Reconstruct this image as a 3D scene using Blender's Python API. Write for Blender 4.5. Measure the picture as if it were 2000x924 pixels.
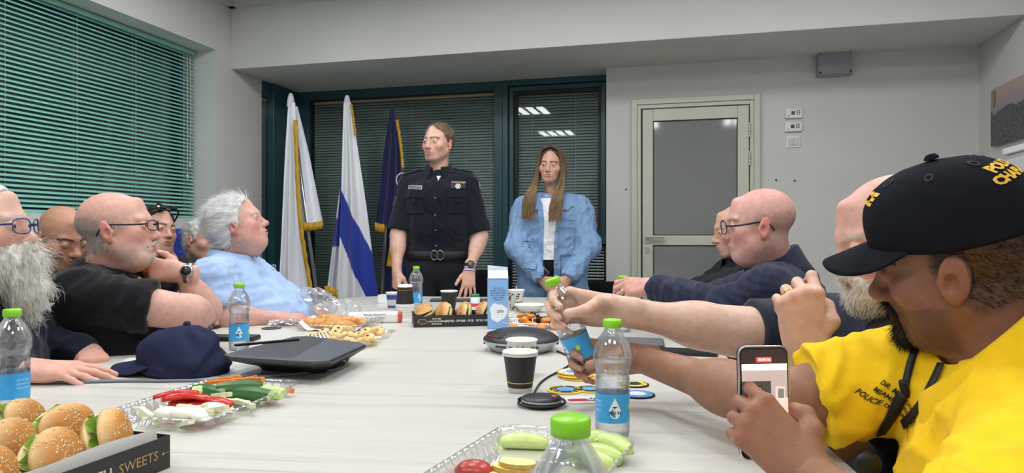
import bpy, bmesh, math, random
import numpy as np
from mathutils import Vector, Matrix
from mathutils.bvhtree import BVHTree

# ------------------------------------------------------------------ camera, world, lights, exposure
scene = bpy.context.scene
for o in list(bpy.data.objects):
 bpy.data.objects.remove(o)
C = scene.collection
FPX = 1360.0                      # focal length in pixels of the 2000 x 924 frame
CAM_Z = 1.10
cam_d = bpy.data.cameras.new('camera')
cam_d.sensor_width = 36.0
cam_d.lens = FPX * 36.0 / 2000.0
cam_d.clip_start = 0.02
cam = bpy.data.objects.new('camera', cam_d)
C.objects.link(cam)
cam.location = (0, 0, CAM_Z)
cam.rotation_euler = (math.pi / 2, 0, 0)
scene.camera = cam

world = bpy.data.worlds.new('world')
scene.world = world
world.use_nodes = True
world.node_tree.nodes['Background'].inputs[0].default_value = (0.02, 0.025, 0.03, 1)
world.node_tree.nodes['Background'].inputs[1].default_value = 1.0

scene.view_settings.view_transform = 'Standard'
scene.view_settings.look = 'None'
scene.view_settings.exposure = 0.27
scene.view_settings.gamma = 1.0
scene.view_settings.use_curve_mapping = False
LAMP = 22.0                       # emission strength of the ceiling panels

# ------------------------------------------------------------------ coordinates
YAW = math.radians(14.4)          # the room is turned against the camera axis
CY, SY = math.cos(YAW), math.sin(YAW)
RM = Matrix.Rotation(-YAW, 4, 'Z')
TABLE_Z = 0.745
TROT = math.radians(6.5)
TM = Matrix.Rotation(-TROT, 4, 'Z')

def at(u, v, y):
 """photo pixel at camera depth y -> world"""
 return Vector(((u - 1000) / FPX * y, y, CAM_Z - (v - 462) / FPX * y))

def on_table(u, v, z=TABLE_Z):
 """photo pixel -> point of the horizontal plane z"""
 y = (CAM_Z - z) * FPX / (v - 462)
 return at(u, v, y)

def room_y(u, v, yr):
 """photo pixel -> room coordinates on the plane room-Y = yr"""
 a = (u - 1000) / FPX
 t = yr / (CY + SY * a)
 return Vector((t * (-SY + CY * a), yr, CAM_Z - (v - 462) / FPX * t))

def room_x(u, v, xr):
 a = (u - 1000) / FPX
 t = xr / (-SY + CY * a)
 return Vector((xr, t * (CY + SY * a), CAM_Z - (v - 462) / FPX * t))

def srgb(r, g, b):
 def f(c):
  c /= 255.0
  return c / 12.92 if c <= 0.04045 else ((c + 0.055) / 1.055) ** 2.4
 return (f(r), f(g), f(b))

# ------------------------------------------------------------------ materials
MATS = {}

def mat(name, col=(0.5, 0.5, 0.5), rough=0.5, metal=0.0, spec=0.5, attr=None, noise=0.0, nscale=30.0,
  bump=0.0, bscale=200.0, stretch=None, sheen=0.0, sss=0.0, emit=None, estr=1.0, coat=0.0):
 if name in MATS:
  return MATS[name]
 m = bpy.data.materials.new(name)
 m.use_nodes = True
 nt = m.node_tree
 N, L = nt.nodes, nt.links
 b = N['Principled BSDF']
 b.inputs['Base Color'].default_value = (*col, 1)
 b.inputs['Roughness'].default_value = rough
 b.inputs['Metallic'].default_value = metal
 b.inputs['Specular IOR Level'].default_value = spec
 if sheen:
  b.inputs['Sheen Weight'].default_value = sheen
  b.inputs['Sheen Roughness'].default_value = 0.5
 if sss:
  b.inputs['Subsurface Weight'].default_value = sss
  b.inputs['Subsurface Radius'].default_value = (0.012, 0.005, 0.003)
  b.inputs['Subsurface Scale'].default_value = 1.0
 if coat:
  b.inputs['Coat Weight'].default_value = coat
  b.inputs['Coat Roughness'].default_value = 0.08
 if emit:
  b.inputs['Emission Color'].default_value = (*emit, 1)
  b.inputs['Emission Strength'].default_value = estr
 tc = N.new('ShaderNodeTexCoord')
 src = tc.outputs['Object']
 if stretch:
  mp = N.new('ShaderNodeMapping')
  mp.inputs['Scale'].default_value = stretch
  L.new(src, mp.inputs[0])
  src = mp.outputs[0]
 cur = None
 if attr:
  a = N.new('ShaderNodeAttribute')
  a.attribute_name = attr
  cur = a.outputs['Color']
 if noise:
  nz = N.new('ShaderNodeTexNoise')
  nz.inputs['Scale'].default_value = nscale
  nz.inputs['Detail'].default_value = 4
  L.new(src, nz.inputs['Vector'])
  mr = N.new('ShaderNodeMapRange')
  mr.inputs['From Min'].default_value = 0.3
  mr.inputs['From Max'].default_value = 0.7
  mr.inputs['To Min'].default_value = 1 - noise
  mr.inputs['To Max'].default_value = 1 + noise
  L.new(nz.outputs[0], mr.inputs[0])
  mx = N.new('ShaderNodeVectorMath')
  mx.operation = 'SCALE'
  if cur:
   L.new(cur, mx.inputs[0])
  else:
   mx.inputs[0].default_value = col
  L.new(mr.outputs[0], mx.inputs['Scale'])
  cur = mx.outputs[0]
 if cur:
  L.new(cur, b.inputs['Base Color'])
 if bump:
  nb = N.new('ShaderNodeTexNoise')
  nb.inputs['Scale'].default_value = bscale
  nb.inputs['Detail'].default_value = 3
  L.new(src, nb.inputs['Vector'])
  bp = N.new('ShaderNodeBump')
  bp.inputs['Strength'].default_value = bump
  bp.inputs['Distance'].default_value = 0.002
  L.new(nb.outputs[0], bp.inputs['Height'])
  L.new(bp.outputs[0], b.inputs['Normal'])
 MATS[name] = m
 return m

def clear_mat(name, tint=(1, 1, 1), gloss=0.06, rough=0.03, edge=0.55, haze=0.0):
 """thin clear plastic or glass: see-through with a Fresnel gloss"""
 if name in MATS:
  return MATS[name]
 m = bpy.data.materials.new(name)
 m.use_nodes = True
 N, L = m.node_tree.nodes, m.node_tree.links
 N.remove(N['Principled BSDF'])
 out = N['Material Output']
 tr = N.new('ShaderNodeBsdfTransparent')
 tr.inputs[0].default_value = (*tint, 1)
 gl = N.new('ShaderNodeBsdfGlossy')
 gl.inputs['Roughness'].default_value = rough
 gl.inputs[0].default_value = (1, 1, 1, 1)
 lw = N.new('ShaderNodeLayerWeight')
 lw.inputs['Blend'].default_value = 0.35
 mr = N.new('ShaderNodeMapRange')
 mr.inputs['To Min'].default_value = gloss
 mr.inputs['To Max'].default_value = edge
 L.new(lw.outputs['Fresnel'], mr.inputs[0])
 mx = N.new('ShaderNodeMixShader')
 L.new(mr.outputs[0], mx.inputs[0])
 L.new(tr.outputs[0], mx.inputs[1])
 L.new(gl.outputs[0], mx.inputs[2])
 last = mx.outputs[0]
 if haze:
  df = N.new('ShaderNodeBsdfDiffuse')
  df.inputs[0].default_value = (*tint, 1)
  m2 = N.new('ShaderNodeMixShader')
  m2.inputs[0].default_value = haze
  L.new(last, m2.inputs[1])
  L.new(df.outputs[0], m2.inputs[2])
  last = m2.outputs[0]
 L.new(last, out.inputs[0])
 MATS[name] = m
 return m

def water_mat(name='water'):
 if name in MATS:
  return MATS[name]
 m = bpy.data.materials.new(name)
 m.use_nodes = True
 N, L = m.node_tree.nodes, m.node_tree.links
 N.remove(N['Principled BSDF'])
 tr = N.new('ShaderNodeBsdfTransparent')
 tr.inputs[0].default_value = (0.93, 0.96, 0.98, 1)
 g = N.new('ShaderNodeBsdfGlass')
 g.inputs['IOR'].default_value = 1.25
 g.inputs['Roughness'].default_value = 0.0
 g.inputs[0].default_value = (0.97, 0.99, 1, 1)
 mx = N.new('ShaderNodeMixShader')
 mx.inputs[0].default_value = 0.5
 L.new(tr.outputs[0], mx.inputs[1])
 L.new(g.outputs[0], mx.inputs[2])
 L.new(mx.outputs[0], N['Material Output'].inputs[0])
 MATS[name] = m
 return m

# ------------------------------------------------------------------ objects
def tag(o, label=None, cat=None, group=None, kind=None):
 if label:
  o['label'] = label
 if cat:
  o['category'] = cat
 if group:
  o['group'] = group
 if kind:
  o['kind'] = kind
 return o

def empty(name, loc=(0, 0, 0), label=None, cat=None, group=None, rotz=0.0):
 o = bpy.data.objects.new(name, None)
 o.empty_display_size = 0.05
 C.objects.link(o)
 o.location = loc
 o.rotation_euler = (0, 0, rotz)
 return tag(o, label, cat, group)

def link(name, me, m=None, parent=None, mx=None):
 o = bpy.data.objects.new(name, me)
 C.objects.link(o)
 if m is not None and len(me.materials) == 0:
  for q in (m if isinstance(m, (list, tuple)) else [m]):
   me.materials.append(q)
 if parent is not None:
  o.parent = parent
 if mx is not None:
  o.matrix_local = mx
 return o

def mesh_from(name, V, F, smooth=True, col=None):
 me = bpy.data.meshes.new(name)
 V = np.asarray(V, dtype=np.float32)
 if isinstance(F, np.ndarray):
  n, k = F.shape
  me.vertices.add(len(V))
  me.vertices.foreach_set('co', V.ravel())
  me.loops.add(n * k)
  me.loops.foreach_set('vertex_index', F.astype(np.int32).ravel())
  me.polygons.add(n)
  me.polygons.foreach_set('loop_start', np.arange(0, n * k, k, dtype=np.int32))
  me.polygons.foreach_set('loop_total', np.full(n, k, dtype=np.int32))
  me.update(calc_edges=True)
 else:
  me.from_pydata([tuple(map(float, v)) for v in V], [], F)
 if smooth:
  me.polygons.foreach_set('use_smooth', np.ones(len(me.polygons), dtype=bool))
 if col is not None:
  ca = me.color_attributes.new('Col', 'FLOAT_COLOR', 'POINT')
  c4 = np.ones((len(V), 4), dtype=np.float32)
  c4[:, :3] = col
  ca.data.foreach_set('color', c4.ravel())
 me.update()
 return me

def bm_mesh(name, bm, smooth=False):
 bmesh.ops.recalc_face_normals(bm, faces=bm.faces)
 me = bpy.data.meshes.new(name)
 bm.to_mesh(me)
 bm.free()
 if smooth:
  for p in me.polygons:
   p.use_smooth = True
 return me

def box(bm, lo, hi, bevel=0.0, mx=None, seg=1):
 lo, hi = Vector(lo), Vector(hi)
 c, s = (lo + hi) / 2, hi - lo
 M = Matrix.Translation(c) @ Matrix.Diagonal((s.x, s.y, s.z, 1))
 if mx is not None:
  M = mx @ M
 r = bmesh.ops.create_cube(bm, size=1.0, matrix=M)
 if bevel:
  es = list({e for v in r['verts'] for e in v.link_edges})
  bmesh.ops.bevel(bm, geom=es, offset=bevel, segments=seg, affect='EDGES', profile=0.5)

def box_mesh(name, lo, hi, bevel=0.0, seg=1, smooth=False):
 bm = bmesh.new()
 box(bm, lo, hi, bevel, None, seg)
 return bm_mesh(name, bm, smooth)

def tube_mesh(name, pts, r, seg=8, closed=False, caps=True, flat=1.0, radii=None):
 """tube along a polyline; radii per point optional"""
 P = [Vector(p) for p in pts]
 n = len(P)
 V, F = [], []
 up = Vector((0, 0, 1))
 prev = None
 for i in range(n):
  if closed:
   t = (P[(i + 1) % n] - P[i - 1]).normalized()
  else:
   t = (P[min(i + 1, n - 1)] - P[max(i - 1, 0)]).normalized()
  if prev is None:
   a = up if abs(t.dot(up)) < 0.9 else Vector((1, 0, 0))
   x = t.cross(a).normalized()
  else:
   x = (prev - t * prev.dot(t)).normalized()
  prev = x
  y = t.cross(x)
  rr = radii[i] if radii else r
  for k in range(seg):
   a = 2 * math.pi * k / seg
   V.append(P[i] + x * (math.cos(a) * rr) + y * (math.sin(a) * rr * flat))
 for i in range(n if closed else n - 1):
  j = (i + 1) % n
  for k in range(seg):
   l = (k + 1) % seg
   F.append((i * seg + k, i * seg + l, j * seg + l, j * seg + k))
 if caps and not closed:
  F.append(tuple(range(seg - 1, -1, -1)))
  F.append(tuple((n - 1) * seg + k for k in range(seg)))
 return mesh_from(name, V, F)

def lathe_mesh(name, prof, seg=32, close=False):
 """prof: list of (r, z)"""
 V, F = [], []
 n = len(prof)
 for r, z in prof:
  for k in range(seg):
   a = 2 * math.pi * k / seg
   V.append((r * math.cos(a), r * math.sin(a), z))
 for i in range(n - 1):
  for k in range(seg):
   l = (k + 1) % seg
   F.append((i * seg + k, i * seg + l, (i + 1) * seg + l, (i + 1) * seg + k))
 if close:
  F.append(tuple(range(seg - 1, -1, -1)))
  F.append(tuple((n - 1) * seg + k for k in range(seg)))
 return mesh_from(name, V, F)

def smooth_curve(pts, n=8):
 """Catmull-Rom resampling"""
 P = [Vector(p) for p in pts]
 out = []
 for i in range(len(P) - 1):
  p0, p1, p2, p3 = P[max(i - 1, 0)], P[i], P[i + 1], P[min(i + 2, len(P) - 1)]
  for k in range(n):
   t = k / n
   out.append(0.5 * ((2 * p1) + (p2 - p0) * t + (2 * p0 - 5 * p1 + 4 * p2 - p3) * t * t
                              + (3 * p1 - p0 - 3 * p2 + p3) * t ** 3))
 out.append(P[-1])
 return out

def text_data(s, size=1.0, extrude=0.0, bold=0.0, align='CENTER', space=1.0):
 """vertices and faces of a line of lettering in its own xy plane"""
 cu = bpy.data.curves.new('t', 'FONT')
 cu.body = s
 cu.size = size
 cu.align_x = align
 cu.align_y = 'CENTER'
 cu.resolution_u = 2
 cu.offset = bold
 cu.extrude = extrude
 cu.space_character = space
 ob = bpy.data.objects.new('t', cu)
 C.objects.link(ob)
 me = bpy.data.meshes.new_from_object(ob)
 V = np.array([v.co[:] for v in me.vertices], dtype=np.float32).reshape(-1, 3)
 F = [tuple(p.vertices) for p in me.polygons]
 bpy.data.objects.remove(ob)
 bpy.data.curves.remove(cu)
 bpy.data.meshes.remove(me)
 return V, F

def text_on(name, lines, m, parent, mx, size, leading=1.25, bold=0.0, lift=0.0006, align='CENTER', space=1.0):
 """flat printed lettering: xy plane of mx, facing its +z"""
 VV, FF = [], []
 n0 = 0
 if isinstance(lines, str):
  lines = [lines]
 for i, s in enumerate(lines):
  V, F = text_data(s, size, 0, bold, align, space)
  V = V.copy()
  V[:, 1] -= i * size * leading - (len(lines) - 1) * size * leading / 2
  V[:, 2] += lift
  VV.append(V)
  FF += [tuple(k + n0 for k in f) for f in F]
  n0 += len(V)
 me = mesh_from(name, np.concatenate(VV), FF, smooth=False)
 return link(name, me, m, parent, mx)

def heb(s):
 return s[::-1]

# ------------------------------------------------------------------ signed distance modelling
def smin(a, b, k):
 if k <= 0:
  return np.minimum(a, b)
 h = np.maximum(k - np.abs(a - b), 0) / k
 return np.minimum(a, b) - h * h * k * 0.25

def V3(p):
 return np.array(p[:], dtype=np.float32)

class SDF:
 def __init__(self):
  self.ops = []

 def cap(self, a, b, ra, rb=None, k=0.02, sub=False, flat=None):
  """flat = (axis, factor): squash along an axis direction"""
  rb = ra if rb is None else rb
  a, b = V3(a), V3(b)
  ab = b - a
  l2 = float(ab @ ab) + 1e-12

  def f(P):
   pa = P - a
   t = np.clip((pa @ ab) / l2, 0, 1)
   q = pa - t[:, None] * ab
   if flat is not None:
    ax, fc = flat
    ax = V3(ax)
    q = q + (q @ ax)[:, None] * ax * (1.0 / fc - 1.0)
   d = np.sqrt(np.einsum('ij,ij->i', q, q)) - (ra + (rb - ra) * t)
   return d
  c = (a + b) / 2
  self.ops.append((1 if sub else 0, f, c, float(np.linalg.norm(ab)) / 2 + max(ra, rb), k))
  return self

 def ell(self, c, r, R=None, k=0.02, sub=False):
  c, r = V3(c), V3(r)
  A = None if R is None else np.array(R, dtype=np.float32)

  def f(P):
   q = P - c
   if A is not None:
    q = q @ A
   s = q / r
   k0 = np.sqrt(np.einsum('ij,ij->i', s, s))
   s = s / r
   k1 = np.sqrt(np.einsum('ij,ij->i', s, s)) + 1e-9
   return k0 * (k0 - 1) / k1
  self.ops.append((1 if sub else 0, f, c, float(r.max()), k))
  return self

 def box(self, c, h, rnd=0.005, R=None, k=0.01, sub=False):
  c, h = V3(c), V3(h)
  A = None if R is None else np.array(R, dtype=np.float32)

  def f(P):
   q = P - c
   if A is not None:
    q = q @ A
   q = np.abs(q) - (h - rnd)
   return np.sqrt((np.maximum(q, 0) ** 2).sum(1)) + np.minimum(q.max(1), 0) - rnd
  self.ops.append((1 if sub else 0, f, c, float(np.linalg.norm(h)), k))
  return self

 def cut(self, p, n, k=0.004):
  """keep the side the normal n points away from"""
  p, n = V3(p), V3(n)
  n = n / np.linalg.norm(n)
  self.ops.append((2, lambda P: (P - p) @ n, None, 0, k))
  return self

 def cut_of(self, other, k=0.004):
  self.ops.append((1, other.ev, None, 0, k))
  return self

 def ev(self, P, lo=None, hi=None):
  d = np.full(len(P), 0.5, dtype=np.float32)
  for mode, f, c, r, k in self.ops:
   if lo is not None and c is not None:
    g = np.maximum(np.maximum(lo - c, c - hi), 0)
    if float(np.sqrt(g @ g)) > r * 1.15 + k + 0.03:
     continue
   e = f(P)
   if mode == 0:
    d = smin(d, e, k)
   elif mode == 1:
    d = -smin(-d, e, k)
   else:
    d = -smin(-d, -e, k)
  return d

def sdf_arrays(S, lo, hi, h, B=8):
 lo = np.array(lo, dtype=np.float32)
 hi = np.array(hi, dtype=np.float32)
 nb = np.maximum(np.ceil((hi - lo) / (h * B)).astype(int), 1)
 idx = np.stack(np.meshgrid(*[np.arange(k) for k in nb], indexing='ij'), -1).reshape(-1, 3)
 cen = lo + (idx + 0.5) * (h * B) - 0.5 * h
 dc = S.ev(cen.astype(np.float32))
 sel = np.abs(dc) < h * B * 0.87 * 1.45 + 0.004
 n = nb * B
 Fg = np.repeat(np.repeat(np.repeat(dc.reshape(nb), B, 0), B, 1), B, 2).astype(np.float32)
 si = idx[sel]
 order = np.lexsort((si[:, 0] // 4, si[:, 1] // 4, si[:, 2] // 4))
 si = si[order]
 off = np.stack(np.meshgrid(np.arange(B), np.arange(B), np.arange(B), indexing='ij'), -1).reshape(-1, 3)
 for s in range(0, len(si), 48):
  g = (si[s:s + 48, None, :] * B + off[None]).reshape(-1, 3)
  P = (lo + g * h).astype(np.float32)
  Fg[g[:, 0], g[:, 1], g[:, 2]] = S.ev(P, P.min(0), P.max(0))
 # surface nets
 s = Fg < 0
 nx, ny, nz = n
 cnt = np.zeros((nx - 1, ny - 1, nz - 1), dtype=np.int8)
 for dx in (0, 1):
  for dy in (0, 1):
   for dz in (0, 1):
    cnt += s[dx:nx - 1 + dx, dy:ny - 1 + dy, dz:nz - 1 + dz]
 act = np.argwhere((cnt > 0) & (cnt < 8))
 vid = -np.ones(cnt.shape, dtype=np.int64)
 vid[act[:, 0], act[:, 1], act[:, 2]] = np.arange(len(act))
 acc = np.zeros((len(act), 3), dtype=np.float32)
 num = np.zeros(len(act), dtype=np.float32)
 corners = [(0, 0, 0), (1, 0, 0), (0, 1, 0), (1, 1, 0), (0, 0, 1), (1, 0, 1), (0, 1, 1), (1, 1, 1)]
 for i in range(8):
  for j in range(i + 1, 8):
   a, b = np.array(corners[i]), np.array(corners[j])
   if np.abs(a - b).sum() != 1:
    continue
   fa = Fg[act[:, 0] + a[0], act[:, 1] + a[1], act[:, 2] + a[2]]
   fb = Fg[act[:, 0] + b[0], act[:, 1] + b[1], act[:, 2] + b[2]]
   m = (fa < 0) != (fb < 0)
   t = np.where(m, fa / np.where(fa == fb, 1, fa - fb), 0)
   acc += np.where(m[:, None], a + t[:, None] * (b - a), 0)
   num += m
 V = lo + (act + acc / np.maximum(num, 1)[:, None]) * h
 quads = []
 for ax in range(3):
  o1, o2 = (ax + 1) % 3, (ax + 2) % 3
  sl0 = [slice(1, -1)] * 3
  sl1 = [slice(1, -1)] * 3
  sl0[ax] = slice(0, -1)
  sl1[ax] = slice(1, None)
  A, Bq = s[tuple(sl0)], s[tuple(sl1)]
  e = np.argwhere(A != Bq)
  if not len(e):
   continue
  flip = A[e[:, 0], e[:, 1], e[:, 2]]
  c = e.copy()
  c[:, o1] += 1
  c[:, o2] += 1
  q = []
  for d1, d2 in ((-1, -1), (0, -1), (0, 0), (-1, 0)):
   cc = c.copy()
   cc[:, o1] += d1
   cc[:, o2] += d2
   q.append(vid[cc[:, 0], cc[:, 1], cc[:, 2]])
  q = np.stack(q, 1)
  q[~flip] = q[~flip][:, ::-1]
  quads.append(q)
 Q = np.concatenate(quads) if quads else np.zeros((0, 4), int)
 Q = Q[(Q >= 0).all(1)]
 return V.astype(np.float32), Q

def vnormals(V, Q):
 n = np.cross(V[Q[:, 2]] - V[Q[:, 0]], V[Q[:, 3]] - V[Q[:, 1]])
 N = np.zeros_like(V)
 for k in range(4):
  np.add.at(N, Q[:, k], n)
 return N / (np.linalg.norm(N, axis=1, keepdims=True) + 1e-12)

def relax(V, Q, it=1, f=0.5):
 for _ in range(it):
  A = np.zeros_like(V)
  w = np.zeros(len(V), dtype=np.float32)
  for k in range(4):
   i, j = Q[:, k], Q[:, (k + 1) % 4]
   np.add.at(A, i, V[j])
   np.add.at(w, i, 1)
  V = V + f * (A / np.maximum(w, 1)[:, None] - V)
 return V

_rs = np.random.RandomState(7)
_NK = _rs.normal(size=(24, 3)).astype(np.float32)
_NP = _rs.uniform(0, 6.28, size=24).astype(np.float32)

def wob(P, scale, seed=0, n=5):
 """cheap smooth noise in about -1..1"""
 out = np.zeros(len(P), dtype=np.float32)
 for i in range(n):
  j = (i + seed * 5) % 24
  k = _NK[j] * scale * (1 + 0.35 * i)
  w = _NK[(j + 7) % 24] * scale * 0.6
  out += np.sin(P @ k + _NP[j] + 1.4 * np.sin(P @ w + _NP[(j + 3) % 24])) / (1 + 0.3 * i)
 return out / 2.2

def rot_cols(y, z):
 """3x3 with columns x, y, z from the +y direction and an approximate +z"""
 y = Vector(y).normalized()
 z = Vector(z)
 z = (z - y * z.dot(y)).normalized()
 x = y.cross(z)
 return Matrix((x, y, z)).transposed()

def tri_count():
 return sum(len(o.data.loop_triangles) for o in bpy.data.objects if o.type == 'MESH')
# ------------------------------------------------------------------ the room shell
XL, XR, YB, YN, ZC = -3.30, 1.82, 5.15, -2.2, 2.81
YG = 5.40                                   # plane of the glazing
ZS = 2.34                                   # underside of the bulkhead
M_wall = mat('wall_paint', srgb(206, 205, 201), 0.85, spec=0.2, noise=0.025, nscale=3, bump=0.12, bscale=120)
M_ceil = mat('ceiling_paint', srgb(198, 199, 198), 0.9, spec=0.2, bump=0.1, bscale=90)
M_teal = mat('teal_window_paint', srgb(38, 76, 84), 0.35, spec=0.5, noise=0.05, nscale=12)
M_black = mat('black_rubber', srgb(14, 15, 16), 0.5)
M_alu = mat('cream_aluminium', srgb(196, 196, 180), 0.38, spec=0.5, noise=0.02, nscale=10)
M_white = mat('white_plastic', srgb(226, 226, 222), 0.4)
M_steel = mat('steel', srgb(190, 190, 190), 0.28, metal=0.9)

def struct(name, me, m, mx=RM):
 o = link(name, me, m, None, mx)
 o['kind'] = 'structure'
 return o

def boxes(name, L, bevel=0.0):
 bm = bmesh.new()
 for lo, hi in L:
  box(bm, lo, hi, bevel)
 return bm_mesh(name, bm)

def floor_mat():
 m = mat('floor_tile', srgb(170, 166, 158), 0.35, noise=0.05, nscale=6)
 N, L = m.node_tree.nodes, m.node_tree.links
 br = N.new('ShaderNodeTexBrick')
 br.offset = 0
 br.inputs['Scale'].default_value = 1.0
 br.inputs['Brick Width'].default_value = 0.6
 br.inputs['Row Height'].default_value = 0.6
 br.inputs['Mortar Size'].default_value = 0.004
 br.inputs['Color1'].default_value = (*srgb(172, 168, 160), 1)
 br.inputs['Color2'].default_value = (*srgb(164, 160, 152), 1)
 br.inputs['Mortar'].default_value = (*srgb(110, 106, 100), 1)
 L.new(N['Texture Coordinate'].outputs['Object'], br.inputs['Vector'])
 L.new(br.outputs[0], N['Principled BSDF'].inputs['Base Color'])
 return m

struct('floor', boxes('floor', [((XL - 0.6, YN - 0.3, -0.06), (XR + 0.3, YG + 0.5, 0))]), floor_mat())
struct('ceiling', boxes('ceiling', [((XL - 0.6, YN - 0.3, ZC), (XR + 0.3, YG + 0.5, ZC + 0.08))]), M_ceil)
struct('trim_1', boxes('ceiling_trim', [((XL, YN, ZC - 0.022), (XL + 0.05, 4.48, ZC)),
                                         ((XL, 4.43, ZC - 0.022), (XR, 4.48, ZC))]), M_ceil)
struct('ceiling_bulkhead', boxes('bulkhead', [((XL, 4.48, ZS), (XR, YG + 0.2, ZC))], 0.003), M_wall)
# left wall with its deep window opening
wy1 = 4.31
wz0, wz1 = 1.22, 2.44
struct('wall_left', boxes('wall_left', [((XL - 0.35, YN, 0), (XL, 4.86, wz0)), ((XL - 0.35, YN, wz1), (XL, 4.86, ZC)),
                                         ((XL - 0.35, wy1, wz0), (XL, 4.86, wz1)), ((XL - 0.35, YN, wz0), (XL, 0.9, wz1))]), M_wall)
struct('wall_right', boxes('wall_right', [((XR, YN, 0), (XR + 0.2, YB + 0.2, ZC))]), M_wall)
struct('wall_near', boxes('wall_near', [((XL, YN - 0.2, 0), (XR, YN, ZC))]), M_wall)
gx1 = room_y(1184, 300, YB).x               # jamb between glazing and wall
dx0, dx1 = room_y(1234, 300, YB).x, room_y(1484, 300, YB).x
dz1 = room_y(1360, 190, YB).z
struct('wall_back', boxes('wall_back', [((gx1, YB, 0), (dx0 + 0.03, YG + 0.1, ZS)), ((dx1 - 0.03, YB, 0), (XR, YG + 0.1, ZS)),
                                         ((dx0 + 0.03, YB, dz1 - 0.03), (dx1 - 0.03, YG + 0.1, ZS))]), M_wall)
for nm, lo, hi in (('baseboard_left', (XL, YN, 0), (XL + 0.012, 4.86, 0.08)), ('baseboard_right', (XR - 0.012, YN, 0), (XR, YB, 0.08)),
                   ('baseboard_back', (dx1, YB - 0.012, 0), (XR - 0.012, YB, 0.08)), ('baseboard_near', (XL + 0.012, YN, 0), (XR - 0.012, YN + 0.012, 0.08))):
 struct(nm, boxes(nm, [(lo, hi)]), M_white)

# ------------------------------------------------------------------ left window, its frame and its blind
w = struct('window_1', boxes('window_frame', [((XL - 0.34, 0.9, wz0), (XL - 0.28, wy1, wz0 + 0.05)), ((XL - 0.34, 0.9, wz1 - 0.05), (XL - 0.28, wy1, wz1)),
                                               ((XL - 0.34, wy1 - 0.05, wz0 + 0.05), (XL - 0.28, wy1, wz1 - 0.05)),
                                               ((XL - 0.34, 2.6, wz0 + 0.05), (XL - 0.28, 2.66, wz1 - 0.05))]), M_teal)
M_glass = clear_mat('window_glass', (0.62, 0.72, 0.70), 0.06, 0.0, 0.5)
link('pane', boxes('pane', [((XL - 0.315, 0.9, wz0 + 0.05), (XL - 0.305, wy1 - 0.05, wz1 - 0.05))]), M_glass, w)
M_slat = mat('teal_slat', srgb(140, 196, 184), 0.42, spec=0.4, noise=0.04, nscale=4)
M_slat_d = mat('green_slat', srgb(138, 152, 148), 0.45, spec=0.4, noise=0.04, nscale=4)
M_cord = mat('white_cord', srgb(205, 212, 205), 0.7)

def slat_mesh(length, width=0.025, rise=0.0025, n=4):
 """curved strip, long axis y, centred"""
 V, F = [], []
 for i in range(n + 1):
  s = i / n - 0.5
  z = rise * (1 - (2 * s) ** 2)
  for y in (-length / 2, length / 2):
   V += [(s * width, y, z), (s * width, y, z - 0.0006)]
 for i in range(n):
  a, b = i * 4, (i + 1) * 4
  F += [(a, b, b + 2, a + 2), (a + 1, a + 3, b + 3, b + 1)]
 F += [(0, 2, 3, 1), (n * 4, n * 4 + 1, n * 4 + 3, n * 4 + 2)]
 return mesh_from('slat', V, F)

def blind(root, x, y0, y1, z0, z1, pitch, tilt, m, ladders, top_h=0.03, width=0.025, axis='y', rail=None):
 """slats run along room-y (axis 'y') or room-x; x is the offset of the plane"""
 me = slat_mesh(y1 - y0, width)
 me.materials.append(m)
 base = Matrix.Identity(4) if axis == 'y' else Matrix.Rotation(-math.pi / 2, 4, 'Z')
 ctr = Vector((x, (y0 + y1) / 2, 0)) if axis == 'y' else Vector(((y0 + y1) / 2, x, 0))
 n = int((z1 - top_h - z0) / pitch)
 for i in range(n + 1):
  o = bpy.data.objects.new('slat', me)
  C.objects.link(o)
  o.parent = root
  o.matrix_local = Matrix.Translation(ctr + Vector((0, 0, z0 + 0.012 + i * pitch))) @ base @ Matrix.Rotation(tilt, 4, 'Y')

 def bx(nm, a, b, mm):
  bm = bmesh.new()
  box(bm, a, b, 0.002)
  me_ = bm_mesh(nm, bm)
  return link(nm, me_, mm, root, Matrix.Translation(ctr) @ base)
 L = (y1 - y0) / 2
 bx('headrail', (-0.018, -L, z1 - top_h), (0.018, L, z1), rail or m)
 bx('bottom_rail', (-0.012, -L, z0 - 0.008), (0.012, L, z0 + 0.002), m)
 for q in ladders:
  yy = q - (y0 + y1) / 2
  if axis != 'y':
   yy = -yy
  for dx in (-0.0135, 0.0135):
   cu = tube_mesh('ladder_cord', [(dx, yy, z0), (dx, yy, z1 - top_h)], 0.0011, 4)
   link('ladder_cord', cu, M_cord, root, Matrix.Translation(ctr) @ base)

bx_ = XL - 0.18
bl = empty('window_blind', (0, 0, 0), 'teal venetian blind in the deep left window with slats half open', 'blind')
bl.matrix_world = RM
blind(bl, bx_, 1.0, wy1 - 0.015, wz0 + 0.01, wz1 - 0.005, 0.0262, math.radians(41), M_slat,
      [room_x(u, 250, bx_).y for u in (6, 147, 262, 356)] + [1.9, 1.3], rail=M_slat)
for k, (u, v0) in enumerate(((366, 340), (371, 318))):
 p = room_x(u, 110, bx_ + 0.03)
 q = room_x(u, v0, bx_ + 0.03)
 link('pull_cord', tube_mesh('pull_cord', smooth_curve([p, (p + q) / 2 + Vector((0.004, 0.006 * (k - .5), 0)), q], 6), 0.0022, 6), M_cord, bl)
 link('cord_tassel', lathe_mesh('cord_tassel', [(0.001, 0), (0.006, -0.004), (0.007, -0.03), (0.001, -0.034)], 10), M_cord, bl, Matrix.Translation(q))

# ------------------------------------------------------------------ glazing at the back
M_pane = clear_mat('dark_glass', (0.92, 0.95, 0.95), 0.008, 0.02, 0.22)

def rect(u0, v0, u1, v1, yr=YG):
 a, b = room_y(u0, (v0), yr), room_y(u1, v1, yr)
 return a.x, b.x, b.z, a.z

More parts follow.
